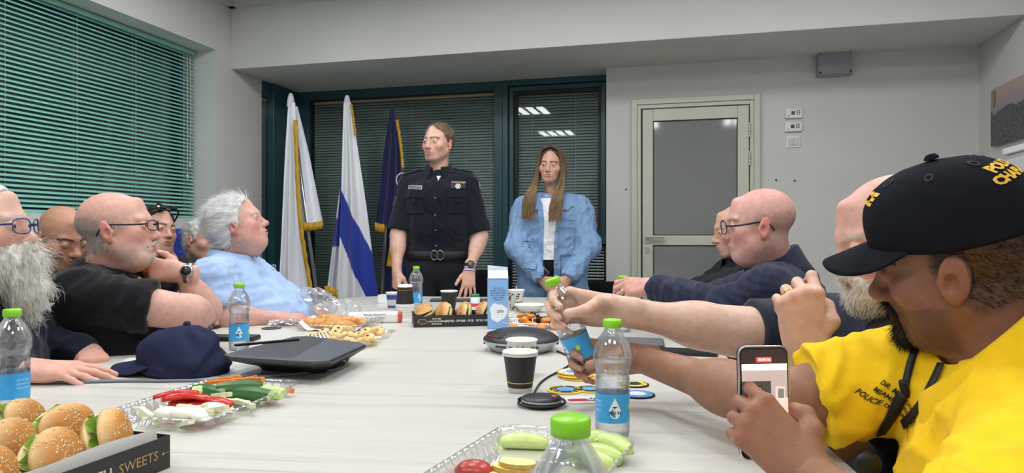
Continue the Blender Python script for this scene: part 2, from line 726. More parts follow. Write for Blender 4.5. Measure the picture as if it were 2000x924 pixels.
def frame_rect(x0, x1, z0, z1, t, d0, d1):
 return [((x0, d0, z0), (x0 + t, d1, z1)), ((x1 - t, d0, z0), (x1, d1, z1)),
   ((x0 + t, d0, z1 - t), (x1 - t, d1, z1)), ((x0 + t, d0, z0), (x1 - t, d1, z0 + t))]

xa = XL                                                # corner
xb0, xb1 = room_y(608, 300, YG).x, room_y(967, 300, YG).x
xc0, xc1 = room_y(985, 300, YG).x, gx1 + 0.02
ztop = ZS
zA = 2.27
w2 = struct('window_2', boxes('glazing_frame', [((xa - 0.02, YG - 0.05, 0), (xb0, YG + 0.06, ztop)), ((xb0, YG - 0.05, zA), (xb1, YG + 0.06, ztop)),
                                                 ((xb1, YG - 0.05, 0), (xc0, YG + 0.06, ztop)), ((xb0, YG - 0.05, 0), (xb1, YG + 0.06, 0.08)),
                                                 ((xa - 0.05, 4.98, 0), (xa + 0.03, YG - 0.05, ztop)),
                                                 ((xa - 0.05, 4.86, 2.22), (xa, 4.98, ztop)), ((xa - 0.05, 4.86, 0), (xa, 4.98, 0.08))], 0.004), M_teal)
link('seal', boxes('seal', frame_rect(xb0 - 0.002, xb1 + 0.002, 0.075, zA + 0.002, 0.012, YG - 0.005, YG + 0.012)), M_black, w2)
link('pane', boxes('pane', [((xb0 + .01, YG, 0.085), (xb1 - .01, YG + 0.008, zA - 0.01))]), M_pane, w2)
link('pane', boxes('pane', [((xa - 0.03, 4.86, 0.08), (xa - 0.022, 4.98, 2.22))]), M_pane, w2)
zt0, zt1 = room_y(1080, 474, YG).z, room_y(1080, 458, YG).z
zR = room_y(1080, 172, YG).z
w3 = struct('window_3', boxes('casement_frame', frame_rect(xc0, xc1, 0.0, ztop, 0.045, YG - 0.06, YG + 0.06)
                              + frame_rect(xc0 + 0.05, xc1 - 0.05, zt1 - 0.0, ztop - 0.05, 0.035, YG - 0.04, YG + 0.05)
                              + [((xc0 + 0.045, YG - 0.05, zt0 - 0.01), (xc1 - 0.045, YG + 0.05, zt1))], 0.003), M_teal)
link('seal', boxes('seal', frame_rect(xc0 + 0.083, xc1 - 0.083, zt1 + 0.033, ztop - 0.083, 0.03, YG - 0.012, YG + 0.012)), M_black, w3)
link('seal', boxes('seal', frame_rect(xc0 + 0.044, xc1 - 0.044, 0.044, zt0 - 0.008, 0.02, YG - 0.012, YG + 0.012)), M_black, w3)
link('pane', boxes('pane', [((xc0 + 0.11, YG, zt1 + 0.06), (xc1 - 0.11, YG + 0.008, ztop - 0.11))]), M_pane, w3)
link('pane', boxes('pane', [((xc0 + 0.06, YG, 0.06), (xc1 - 0.06, YG + 0.008, zt0 - 0.025))]), M_pane, w3)
M_tan = mat('tan_headrail', srgb(214, 178, 140), 0.4)
for lab, x0, x1, z0, z1, lad in (('grey-green closed venetian blind behind the wide back pane', xb0 + 0.015, xb1 - 0.015, 0.1, zA - 0.005, (0.03, 0.24, 0.72, 1.2)),
                                 ('grey-green venetian blind behind the narrow casement by the wall', xc0 + 0.09, xc1 - 0.09, zt1 + 0.04, ztop - 0.085, (0.03, 0.2, 0.55)),
                                 ('short venetian blind with open slats below the casement transom', xc0 + 0.055, xc1 - 0.055, 0.1, zt0 - 0.02, (0.06, 0.6))):
 b = empty('window_blind', (0, 0, 0), lab, 'blind', 'venetian blinds behind the back glazing')
 b.matrix_world = RM
 blind(b, YG + 0.035, x0, x1, z0, z1, 0.0235, math.radians(60 if 'open' not in lab else 28), M_slat_d if 'open' not in lab else M_white,
          [x0 + q for q in lad], top_h=0.022, axis='x', rail=M_tan)
b = empty('window_blind', (0, 0, 0), 'narrow sliver of blind on the side pane in the corner behind the flags', 'blind', 'venetian blinds behind the back glazing')
b.matrix_world = RM
blind(b, XL - 0.05, 4.865, 4.975, 0.1, 2.215, 0.0235, math.radians(62), M_slat_d, [4.95], top_h=0.022, rail=M_tan)
M_dark = mat('night_dark', srgb(46, 54, 54), 0.9)
struct('wall_beyond', boxes('wall_beyond', [((XL - 0.6, YG + 0.42, -0.06), (XR + .3, YG + 0.5, ZC)), ((XL - 0.6, 4.86, -0.06), (XL - 0.52, YG + .42, ZC))]), M_dark)

# ------------------------------------------------------------------ door
yd = YB - 0.012
d = struct('door_1', boxes('door_frame', [((dx0, yd - 0.02, 0), (dx0 + 0.04, yd + 0.1, dz1)), ((dx1 - 0.04, yd - 0.02, 0), (dx1, yd + 0.1, dz1)),
                                           ((dx0 + 0.04, yd - 0.02, dz1 - 0.04), (dx1 - 0.04, yd + 0.1, dz1)),
                                           ((dx0 + 0.04, yd - 0.008, 0), (dx0 + 0.068, yd + 0.1, dz1 - 0.04)), ((dx1 - 0.068, yd - 0.008, 0), (dx1 - 0.04, yd + 0.1, dz1 - 0.04)),
                                           ((dx0 + 0.068, yd - 0.008, dz1 - 0.068), (dx1 - 0.068, yd + 0.1, dz1 - 0.04))], 0.003), M_alu)
lx0, lx1, lz1 = dx0 + 0.078, dx1 - 0.074, dz1 - 0.076
mz0, mz1 = room_y(1330, 479, YB).z, room_y(1330, 460, YB).z
link('shadow_gap', boxes('shadow_gap', [((dx0 + 0.06, yd + 0.03, 0), (dx1 - 0.06, yd + 0.04, dz1 - 0.06))]), M_black, d)
leaf = link('door_leaf', boxes('door_leaf', [((lx0, yd - 0.012, 0.008), (lx0 + 0.075, yd + 0.03, lz1)), ((lx1 - 0.075, yd - 0.012, 0.008), (lx1, yd + 0.03, lz1)),
                                              ((lx0 + 0.075, yd - 0.012, lz1 - 0.085), (lx1 - 0.075, yd + 0.03, lz1)),
                                              ((lx0 + 0.075, yd - 0.012, mz0), (lx1 - 0.075, yd + 0.03, mz1)),
                                              ((lx0 + 0.075, yd - 0.012, 0.008), (lx1 - 0.075, yd + 0.03, 0.12))], 0.003), M_alu, d)
M_frost = mat('grey_door_glass', srgb(128, 130, 128), 0.06, spec=0.55, noise=0.02, nscale=4)
gx = (lx0 + 0.075, lx1 - 0.075)
for z0, z1 in ((mz1, lz1 - 0.085), (0.12, mz0)):
 link('pane', boxes('pane', [((gx[0], yd + 0.004, z0), (gx[1], yd + 0.02, z1))]), M_frost, d)
 link('gasket', boxes('gasket', frame_rect(gx[0], gx[1], z0, z1, 0.006, yd - 0.001, yd + 0.006)), M_black, d)
hz = room_y(1265, 463, YB).z
hx = lx0 + 0.035
han = link('door_handle', boxes('handle_plate', [((hx - 0.014, yd - 0.02, hz - 0.045), (hx + 0.014, yd - 0.012, hz + 0.02))], 0.003), M_alu, d)
link('lever', tube_mesh('lever', smooth_curve([(hx, yd - 0.012, hz), (hx, yd - 0.05, hz), (hx + 0.02, yd - 0.058, hz + .001), (hx + 0.12, yd - 0.056, hz + 0.003)], 5), 0.011, 10, flat=0.8), M_alu, han)
link('keyhole', boxes('keyhole', [((hx - 0.011, yd - 0.016, hz - 0.12), (hx + 0.011, yd - 0.012, hz - 0.075))], 0.003), M_steel, d)
for v in (255, 310):
 zc = room_y(1462, v, YB).z
 for k in range(5):
  link('hinge', lathe_mesh('hinge', [(0, 0), (0.009, 0), (0.009, 0.019), (0, 0.019)], 12), M_alu, d, Matrix.Translation((lx1 + 0.004, yd - 0.018, zc - 0.05 + k * 0.0205)))

# ------------------------------------------------------------------ things on the walls
M_lcd = mat('grey_display', srgb(70, 80, 76), 0.2)

def wall_thing(name, lab, cat, u, v, grp=None):
 p = room_y(u, v, YB)
 e = empty(name, (0, 0, 0), lab, cat, grp)
 e.matrix_world = RM @ Matrix.Translation(p)
 return e

for u, v, lab in ((1550, 222, 'small white room thermostat, upper of the two on the wall'), (1549, 248, 'small white room thermostat just above the light switch')):
 e = wall_thing('thermostat', lab, 'thermostat', u, v, 'thermostats beside the door')
 link('housing', box_mesh('housing', (-0.056, -0.022, -0.034), (0.056, 0, 0.034), 0.006, 2), M_white, e)
 link('display', box_mesh('display', (-0.018, -0.0235, -0.012), (0.006, -0.0215, 0.014), 0.001), M_lcd, e)
 for i in range(2):
  for j in range(3):
   link('button', box_mesh('button', (0.016 + i * 0.014, -0.025, -0.012 + j * 0.011), (0.025 + i * 0.014, -0.0215, -0.005 + j * 0.011), 0.001), M_lcd, e)
 link('top_strip', box_mesh('top_strip', (-0.02, -0.0235, 0.022), (0.05, -0.0215, 0.028), 0.001), mat('yellow_strip', srgb(222, 222, 150), 0.4), e)
 link('dial', lathe_mesh('dial', [(0, 0.003), (0.004, 0.003), (0.004, 0)], 10), M_lcd, e, Matrix.Translation((-0.034, -0.0215, -0.018)) @ Matrix.Rotation(math.pi / 2, 4, 'X'))
e = wall_thing('light_switch', 'white double rocker light switch below the thermostats', 'light switch', 1549, 277)
link('plate', box_mesh('plate', (-0.045, -0.008, -0.04), (0.045, 0, 0.04), 0.004, 2), M_white, e)
for sx in (-1, 1):
 link('rocker', box_mesh('rocker', (sx * 0.0165 - 0.0155, -0.015, -0.026), (sx * 0.0165 + 0.0155, -0.007, 0.026), 0.003), mat('rocker_white', srgb(205, 203, 196), 0.35), e)
e = wall_thing('junction_box', 'grey plastic junction box high on the wall under the bulkhead', 'junction box', 1628, 126)
M_jb = mat('grey_box_plastic', srgb(150, 152, 160), 0.45)
link('box_body', box_mesh('box_body', (-0.112, -0.062, -0.085), (0.106, 0, 0.085), 0.008, 2), M_jb, e)
link('box_lid', box_mesh('box_lid', (-0.108, -0.078, -0.081), (0.102, -0.062, 0.081), 0.006, 2), M_jb, e)
for sx in (-0.096, 0.09):
 for sz in (-1, 1):
  link('screw', lathe_mesh('screw', [(0, 0.004), (0.008, 0.004), (0.008, 0)], 10), M_lcd, e, Matrix.Translation((sx, -0.078, sz * 0.069)) @ Matrix.Rotation(math.pi / 2, 4, 'X'))
for u, v in ((1223, 370), (1516, 352), (1552, 353)):
 e = wall_thing('wall_plug', 'tiny dark wall plug hole %s' % {1223: 'between casement and door frame', 1516: 'low and nearer the door frame', 1552: 'in the white wall under the light switch'}[u], 'wall plug', u, v)
 link('hole', lathe_mesh('hole', [(0.001, 0.003), (0.006, 0.003), (0.007, 0)], 10), M_black, e, Matrix.Rotation(math.pi / 2, 4, 'X'))

# picture on the right wall
def picture_mat():
 m = mat('city_print', (0.1, 0.1, 0.1), 0.35)
 N, L = m.node_tree.nodes, m.node_tree.links
 tc = N['Texture Coordinate']
 sp = N.new('ShaderNodeSeparateXYZ')
 L.new(tc.outputs['Object'], sp.inputs[0])
 mp = N.new('ShaderNodeMapping')
 mp.inputs['Scale'].default_value = (1, 40, 55)
 L.new(tc.outputs['Object'], mp.inputs[0])
 nz = N.new('ShaderNodeTexNoise')
 nz.inputs['Scale'].default_value = 1.0
 nz.inputs['Detail'].default_value = 6
 L.new(mp.outputs[0], nz.inputs['Vector'])
 city = N.new('ShaderNodeValToRGB')
 city.color_ramp.elements[0].position = 0.35
 city.color_ramp.elements[0].color = (*srgb(22, 24, 28), 1)
 city.color_ramp.elements[1].position = 0.72
 city.color_ramp.elements[1].color = (*srgb(98, 100, 108), 1)
 L.new(nz.outputs[0], city.inputs[0])
 n2 = N.new('ShaderNodeTexNoise')
 n2.inputs['Scale'].default_value = 5
 L.new(tc.outputs['Object'], n2.inputs['Vector'])
 ad = N.new('ShaderNodeMath')
 ad.operation = 'MULTIPLY_ADD'
 ad.inputs[1].default_value = 0.16
 L.new(n2.outputs[0], ad.inputs[0])
 L.new(sp.outputs['Z'], ad.inputs[2])
 sky = N.new('ShaderNodeValToRGB')
 e = sky.color_ramp.elements
 e[0].position, e[0].color = 0.05, (*srgb(112, 116, 134), 1)
 e[1].position, e[1].color = 0.26, (*srgb(186, 160, 140), 1)
 L.new(ad.outputs[0], sky.inputs[0])
 gt = N.new('ShaderNodeMath')
 gt.operation = 'GREATER_THAN'
 gt.inputs[1].default_value = 0.105
 L.new(ad.outputs[0], gt.inputs[0])
 mx = N.new('ShaderNodeMix')
 mx.data_type = 'RGBA'
 L.new(gt.outputs[0], mx.inputs[0])
 L.new(city.outputs[0], mx.inputs[6])
 L.new(sky.outputs[0], mx.inputs[7])
 L.new(mx.outputs[2], N['Principled BSDF'].inputs['Base Color'])
 return m

p0 = room_x(1934.5, 176, XR - 0.03)
p1 = room_x(1934.5, 286, XR - 0.03)
zm = (p0.z + p1.z) / 2
hh = (p0.z - p1.z) / 2
pic = empty('wall_picture', (0, 0, 0), 'wide framed print of a dark hillside city on the right wall', 'picture')
pic.matrix_world = RM @ Matrix.Translation((XR, p0.y, zm))
link('canvas', box_mesh('canvas', (-0.03, -1.0, -hh), (-0.003, 0, hh), 0.002), picture_mat(), pic)
sv = [(-0.5, 0.55), (0.5, 0.55), (0.5, -0.1), (0.38, -0.4), (0, -0.68), (-0.38, -0.4), (-0.5, -0.1)]
bm = bmesh.new()
vs = [bm.verts.new((-0.0315, -0.05 + a * 0.05, hh - 0.065 + b_ * 0.085)) for a, b_ in sv]
bm.faces.new(vs)
em = link('shield_emblem', bm_mesh('shield_emblem', bm), mat('emblem_gold', srgb(116, 102, 70), 0.4), pic)
bm = bmesh.new()
vs = [bm.verts.new((-0.0325, -0.05 + a * 0.034, hh - 0.07 + b_ * 0.056)) for a, b_ in sv]
bm.faces.new(vs)
link('shield_field', bm_mesh('shield_field', bm), mat('emblem_tan', srgb(150, 136, 110), 0.4), em)

# steel cabinet in the right corner with a black tablet leaning on it
cab = empty('steel_cabinet', (0, 0, 0), 'tall pale grey steel cabinet against the right wall', 'cabinet')
cab.matrix_world = RM
M_cab = mat('pale_cabinet', srgb(196, 198, 198), 0.45, noise=0.02)
link('body', box_mesh('body', (1.50, 2.7, 0.0), (XR - 0.014, 3.9, 1.50), 0.004), M_cab, cab)
link('top', box_mesh('top', (1.485, 2.68, 1.50), (XR - 0.014, 3.92, 1.53), 0.003), M_white, cab)
for k in range(2):
 dr = link('door', box_mesh('door', (1.482, 2.72 + k * 0.59, 0.06), (1.5, 3.29 + k * 0.59, 1.47), 0.003), M_cab, cab)
 link('handle', box_mesh('handle', (1.462, 3.22 + k * 0.13, 0.8), (1.482, 3.24 + k * 0.13, 0.95), 0.003), M_steel, dr)
tb = empty('display_easel', (0, 0, 0), 'black flat display leaning on the pale steel cabinet', 'display')
tb.matrix_world = RM @ Matrix.Translation((1.70, 3.45, 1.532)) @ Matrix.Rotation(math.radians(0), 4, 'X')
link('panel', box_mesh('panel', (-0.11, -0.012, 0.004), (0.1, 0.012, 0.25), 0.004), M_black, tb)
link('stand', box_mesh('stand', (-0.02, 0.012, 0.003), (0.02, 0.08, 0.018), 0.003), M_black, tb)

# whiteboard and dark notice board on the near wall (seen mirrored in the door glass)
wbd = empty('whiteboard', (0, 0, 0), 'white board on the wall behind the camera, mirrored in the door glass', 'whiteboard')
wbd.matrix_world = RM @ Matrix.Translation((-0.55, YN, 1.0))
link('board', box_mesh('board', (-0.42, 0.004, 0), (0.23, 0.022, 0.95), 0.003), mat('board_white', srgb(214, 216, 235), 0.25), wbd)
link('board_frame', boxes('board_frame', [((-0.44, 0.002, -0.02), (-0.42, 0.026, 0.97)), ((0.23, 0.002, -0.02), (0.25, 0.026, 0.97)), ((-0.42, 0.002, -0.02), (0.23, 0.026, 0)), ((-0.42, 0.002, 0.95), (0.23, 0.026, 0.97))]), M_steel, wbd)
nb = empty('notice_board', (0, 0, 0), 'dark grey notice board on the wall behind the camera', 'notice board')
nb.matrix_world = RM @ Matrix.Translation((0.5, YN, 1.05))
link('board', box_mesh('board', (-0.02, 0.004, 0), (0.42, 0.02, 0.6), 0.003), mat('notice_grey', srgb(90, 92, 90), 0.8), nb)
link('board_frame', boxes('board_frame', [((-0.04, 0.002, -0.02), (-0.02, 0.024, 0.62)), ((0.42, 0.002, -0.02), (0.44, 0.024, 0.62))]), M_alu, nb)

# ------------------------------------------------------------------ ceiling lights
M_lamp = mat('lamp_diffuser', (0.9, 0.9, 0.9), 0.5, emit=srgb(250, 252, 255), estr=LAMP)
M_louv = mat('lamp_metal', srgb(225, 225, 225), 0.3)
k = 0
for lx, where in ((-2.15, 'window row'), (-0.75, 'middle row'), (0.75, 'door row')):
 for ly, wh in ((-0.5, 'behind the camera'), (1.6, 'over the near end of the table'), (3.15, 'over the far end of the table')):
  e = empty('ceiling_light', (0, 0, 0), 'square recessed ceiling light, %s, %s' % (where, wh), 'ceiling light', 'recessed ceiling lights')
  e.matrix_world = RM @ Matrix.Translation((lx, ly, ZC))
  link('lamp_frame', boxes('lamp_frame', [((-0.31, -0.31, -0.012), (0.31, -0.29, 0)), ((-0.31, 0.29, -0.012), (0.31, 0.31, 0)),
            ((-0.31, -0.29, -0.012), (-0.29, 0.29, 0)), ((0.29, -0.29, -0.012), (0.31, 0.29, 0))]), M_louv, e)
  for j in range(4):
   x = -0.2175 + j * 0.145
   link('tube_window', box_mesh('tube_window', (x - 0.045, -0.27, -0.008), (x + 0.045, 0.27, -0.003)), M_lamp, e)
  link('reflector', box_mesh('reflector', (-0.29, -0.29, -0.002), (0.29, 0.29, 0)), M_louv, e)
# ------------------------------------------------------------------ conference table
def table_mat():
 m = mat('pale_laminate', (0.7, 0.7, 0.65), 0.35, spec=0.4)
 N, L = m.node_tree.nodes, m.node_tree.links
 tc = N['Texture Coordinate']
 mp = N.new('ShaderNodeMapping')
 mp.inputs['Scale'].default_value = (0.7, 26, 1)
 L.new(tc.outputs['Object'], mp.inputs[0])
 n1 = N.new('ShaderNodeTexNoise')
 n1.inputs['Scale'].default_value = 1.0
 n1.inputs['Detail'].default_value = 5
 n1.inputs['Roughness'].default_value = 0.6
 L.new(mp.outputs[0], n1.inputs['Vector'])
 r1 = N.new('ShaderNodeValToRGB')
 e = r1.color_ramp.elements
 e[0].position, e[0].color = 0.30, (*srgb(172, 168, 160), 1)
 e[1].position, e[1].color = 0.52, (*srgb(207, 205, 197), 1)
 x = r1.color_ramp.elements.new(0.40)
 x.color = (*srgb(203, 200, 192), 1)
 L.new(n1.outputs[0], r1.inputs[0])
 mp2 = N.new('ShaderNodeMapping')
 mp2.inputs['Scale'].default_value = (2.5, 150, 1)
 L.new(tc.outputs['Object'], mp2.inputs[0])
 n2 = N.new('ShaderNodeTexNoise')
 n2.inputs['Scale'].default_value = 1.0
 n2.inputs['Detail'].default_value = 3
 L.new(mp2.outputs[0], n2.inputs['Vector'])
 mr = N.new('ShaderNodeMapRange')
 mr.inputs['From Min'].default_value = 0.3
 mr.inputs['From Max'].default_value = 0.7
 mr.inputs['To Min'].default_value = 0.95
 mr.inputs['To Max'].default_value = 1.04
 L.new(n2.outputs[0], mr.inputs[0])
 vm = N.new('ShaderNodeVectorMath')
 vm.operation = 'SCALE'
 L.new(r1.outputs[0], vm.inputs[0])
 L.new(mr.outputs[0], vm.inputs['Scale'])
 L.new(vm.outputs[0], N['Principled BSDF'].inputs['Base Color'])
 return m

# outline in the table's own frame (x across, y along), origin under the camera
def t_loc(x, y):
 v = TM.inverted() @ Vector((x, y, 0))
 return v.x, v.y

TX0 = t_loc(-1.208, 2.054)[0]
TX1 = t_loc(0.628, 1.987)[0]
TY1 = t_loc(-0.1, 4.09)[1]
TY0 = 0.30

def round_rect(x0, x1, y0, y1, r, n=10):
 out = []
 for cx, cy, a0 in ((x1 - r, y1 - r, 0), (x0 + r, y1 - r, 90), (x0 + r, y0 + r, 180), (x1 - r, y0 + r, 270)):
  for k in range(n + 1):
   a = math.radians(a0 + 90 * k / n)
   out.append((cx + r * math.cos(a), cy + r * math.sin(a)))
 return out

def slab_mesh(name, poly, z0, z1, bev=0.0):
 bm = bmesh.new()
 vs = [bm.verts.new((x, y, z0)) for x, y in poly]
 f = bm.faces.new(vs)
 r = bmesh.ops.extrude_face_region(bm, geom=[f])
 for v in [g for g in r['geom'] if isinstance(g, bmesh.types.BMVert)]:
  v.co.z = z1
 bmesh.ops.recalc_face_normals(bm, faces=bm.faces)
 if bev:
  es = [e for e in bm.edges if abs(e.verts[0].co.z - e.verts[1].co.z) < 1e-6]
  bmesh.ops.bevel(bm, geom=es, offset=bev, segments=2, affect='EDGES')
 return bm_mesh(name, bm)

tab = empty('conference_table', (0, 0, 0), 'long pale wood-grain conference table with rounded corners', 'table')
tab.matrix_world = TM
link('tabletop', slab_mesh('tabletop', round_rect(TX0, TX1, TY0, TY1, 0.28), TABLE_Z - 0.03, TABLE_Z, 0.003), table_mat(), tab)
M_leg = mat('grey_table_leg', srgb(120, 120, 118), 0.5)
for yy in (0.85, 2.2, 3.55):
 link('leg_panel', box_mesh('leg_panel', ((TX0 + TX1) / 2 - 0.32, yy - 0.03, 0.0), ((TX0 + TX1) / 2 + 0.32, yy + 0.03, TABLE_Z - 0.03), 0.004), M_leg, tab)
link('modesty_beam', box_mesh('modesty_beam', ((TX0 + TX1) / 2 - 0.02, 0.88, 0.45), ((TX0 + TX1) / 2 + 0.02, 3.52, TABLE_Z - 0.031), 0.003), M_leg, tab)
# ------------------------------------------------------------------ people: heads, arms, clothes
M_skin = mat('skin', (0.6, 0.4, 0.3), 0.48, spec=0.35, attr='Col', noise=0.09, nscale=60, bump=0.35, bscale=420, sss=0.06)
M_hairc = mat('hair', (0.3, 0.3, 0.3), 0.55, spec=0.3, attr='Col', noise=0.12, nscale=60, bump=0.5, bscale=300)
M_eye = mat('eyeball', (0.8, 0.8, 0.8), 0.12, attr='Col')
M_lens = clear_mat('lens', (0.97, 0.97, 0.97), 0.04, 0.0, 0.4)

def fabric(name, rgb, rough=0.85, noise=0.06, bump=0.35, sheen=0.15, bscale=520):
 return mat(name, srgb(*rgb), rough, spec=0.15, noise=noise, nscale=35, bump=bump, bscale=bscale, sheen=sheen)

def lerp(a, b, t):
 return a + (b - a) * t

def skin_lin(rgb):
 c = np.array(srgb(*rgb), np.float32)
 return (c * 0.84 + c.mean() * 0.16) * 0.94

def blob(V, c, r):
 return np.exp(-(((V - np.array(c, np.float32)) / np.array(r, np.float32)) ** 2).sum(1))

def head_matrix(pos, yaw, pitch=0.0, roll=0.0, scale=1.0):
 """yaw: 0 = facing +x (right of the photo), 90 = away, 180 = left, 270 = at the camera; roll > 0 tips the head to its own left"""
 a, p = math.radians(yaw), math.radians(pitch)
 f = Vector((math.cos(a) * math.cos(p), math.sin(a) * math.cos(p), math.sin(p)))
 x = Vector((math.sin(a), -math.cos(a), 0))
 z = x.cross(f)
 R = Matrix((x, f, z)).transposed()
 R = R @ Matrix.Rotation(-math.radians(roll), 3, 'Y')
 return Matrix.Translation(pos) @ R.to_4x4() @ Matrix.Scale(scale, 4)

def head_sdf(p, neck_l, cran_only=False):
 S = SDF()
 w = p.get('w', 1.0)
 jw = p.get('jaw', 1.0)
 fat = p.get('fat', 0.0)
 ns = p.get('nose', 1.0)
 S.ell((0, -0.018, 0.032), (0.077 * w, 0.098, 0.083), k=0.03)
 if cran_only:
  return S
 S.ell((0, 0.028, -0.035), (0.064 * w, 0.062, 0.075), k=0.035)
 for s in (-1, 1):
  S.cap((s * 0.05 * jw, -0.008, -0.05), (s * 0.022 * jw, 0.058, -0.095), 0.023, 0.019, k=0.025)
  S.ell((s * 0.046, 0.050, -0.026), (0.024, 0.026, 0.021), k=0.02)
  S.cap((0, 0.083, 0.02), (s * 0.04, 0.070, 0.021), 0.0105, 0.009, k=0.014)
 S.ell((0, 0.070, -0.097), (0.026, 0.02, 0.017), k=0.018)
 if fat:
  S.ell((0, 0.025, -0.108), (0.052, 0.052, 0.022 + 0.02 * fat), k=0.03)
  for s in (-1, 1):
   S.ell((s * 0.047, 0.022, -0.062), (0.02 + 0.008 * fat, 0.035, 0.035), k=0.025)
 S.cap((0, 0.075, 0.012), (0, 0.066, 0.075), 0.012, k=0.03)
 for s in (-1, 1):
  S.ell((s * 0.034, 0.099, 0.000), (0.020, 0.017, 0.012), k=0.012, sub=True)
 S.cap((0, 0.084, 0.010), (0, 0.105, -0.030), 0.0085, 0.0105 * ns, k=0.012)
 S.ell((0, 0.107, -0.035), (0.0125 * ns, 0.0135 * ns, 0.0115 * ns), k=0.008)
 for s in (-1, 1):
  S.ell((s * 0.0125 * ns, 0.097, -0.039), (0.0085, 0.011, 0.0085), k=0.007)
  S.ell((s * 0.007, 0.103, -0.048), (0.0035, 0.005, 0.004), k=0.003, sub=True)
 S.ell((0, 0.076, -0.068), (0.03, 0.022, 0.022), k=0.016)
 S.ell((0, 0.0975, -0.0625), (0.021, 0.0065, 0.0048), k=0.006)
 S.ell((0, 0.0955, -0.0735), (0.018, 0.0075, 0.0058), k=0.006)
 S.ell((0, 0.105, -0.0682), (0.023, 0.0105, 0.0016), k=0.003, sub=True)
 op = p.get('eye', 1.0)
 for s in (-1, 1):
  S.ell((s * 0.032, 0.0775, -0.001), (0.0150, 0.0142, 0.0132), k=0.004)
  if op > 0.05:
   S.ell((s * 0.032, 0.0925, -0.0012), (0.0125, 0.008, 0.0046 * op), k=0.002, sub=True)
  e = p.get('ear', 1.0)
  R = Matrix.Rotation(s * math.radians(-22), 3, 'Z') @ Matrix.Rotation(math.radians(12), 3, 'X')
  S.ell((s * (0.079 * w + 0.004), -0.012, -0.010), (0.0075, 0.019 * e, 0.032 * e), R, k=0.006)
  S.ell((s * (0.079 * w + 0.002), -0.005, -0.034 * e), (0.007, 0.010, 0.011), R, k=0.006)
  S.ell((s * (0.079 * w + 0.0125), -0.008, -0.013 * e), (0.0085, 0.0085 * e, 0.013 * e), R, k=0.003, sub=True)
  S.cap((s * (0.079 * w + 0.0135), -0.012, 0.010 * e), (s * (0.079 * w + 0.0145), -0.021, -0.006 * e), 0.0042, 0.0036, k=0.003, sub=True)
  S.ell((s * (0.081 * w + 0.003), 0.006, -0.012), (0.005, 0.006, 0.008), k=0.005)
 S.cap((0, -0.030, -0.060), neck_l, 0.051 + 0.007 * fat, 0.056 + 0.009 * fat, k=0.03)
 return S

def head_colours(V, p):
 skin = skin_lin(p['skin'])
 red = np.array(srgb(*p.get('red', (205, 120, 105))), np.float32)
 C_ = np.tile(skin, (len(V), 1))
 ru = p.get('ruddy', 0.35)
 m = 0.7 * blob(V, (0.05, 0.06, -0.035), (0.03, 0.04, 0.03)) + 0.7 * blob(V, (-0.05, 0.06, -0.035), (0.03, 0.04, 0.03))
 m += p.get('rednose', 0.6) * blob(V, (0, 0.11, -0.035), (0.02, 0.02, 0.016))
 m += 0.9 * (np.abs(V[:, 0]) > 0.08) * (np.abs(V[:, 1] + 0.012) < 0.03) * (np.abs(V[:, 2] + 0.01) < 0.045)
 m += 0.5 * p.get('scalp', 0.0) * np.clip((V[:, 2] - 0.05) / 0.05, 0, 1)
 m = np.clip(m * ru, 0, 1)[:, None]
 C_ = lerp(C_, red, m)
 # stubble or clipped fringe as hair colour on the skin
 if 'fringe' in p:
  fc = np.array(srgb(*p['fringe']), np.float32)
  top = p.get('fringe_top', 0.035)
  t = np.clip((top - V[:, 2] + 0.012 * wob(V, 120, 2)) / 0.02, 0, 1) * np.clip((0.022 - V[:, 1] - 0.6 * np.maximum(-V[:, 2] + 0.0, 0)) / 0.012, 0, 1)
  t *= np.clip((V[:, 2] + 0.078) / 0.02, 0, 1) * np.clip((np.abs(V[:, 0]) < 0.0815) + (V[:, 1] < -0.035), 0, 1)
  t *= p.get('fringe_a', 0.8) * (0.85 + 0.15 * wob(V, 150, 1))
  C_ = lerp(C_, fc, np.clip(t, 0, 1)[:, None])
 if 'stubble' in p:
  sc = np.array(srgb(*p['stubble']), np.float32)
  t = np.clip((-0.045 - V[:, 2] + 0.35 * np.maximum(0.045 - V[:, 1], 0) * 0 + 0.006 * wob(V, 150, 3)) / 0.012, 0, 1)
  t *= np.clip((V[:, 1] - 0.0) / 0.015, 0, 1) * np.clip((V[:, 2] + 0.13) / 0.012, 0, 1)
  C_ = lerp(C_, sc, np.clip(t * p.get('stubble_a', 0.4), 0, 1)[:, None])
 lip = np.array(srgb(*p.get('lip', (178, 108, 98))), np.float32)
 t = np.clip(1.25 - (((V - np.array((0, 0.1, -0.0682), np.float32)) / np.array((0.023, 0.016, 0.0115), np.float32)) ** 2).sum(1), 0, 0.8)
 C_ = lerp(C_, lip, t[:, None])
 if 'brow' in p:
  bc = np.array(srgb(*p['brow']), np.float32)
  ax = np.abs(V[:, 0])
  bz = 0.0185 + 0.006 * np.clip((ax - 0.012) / 0.025, 0, 1) - 0.008 * np.clip((ax - 0.04) / 0.015, 0, 1)
  t = np.clip(1 - np.abs(V[:, 2] - bz) / 0.0058, 0, 1) * ((ax > 0.011) & (ax < 0.054) & (V[:, 1] > 0.04))
  C_ = lerp(C_, bc, np.clip(t * 1.8 * p.get('brow_a', 0.8), 0, 1)[:, None])
 return C_

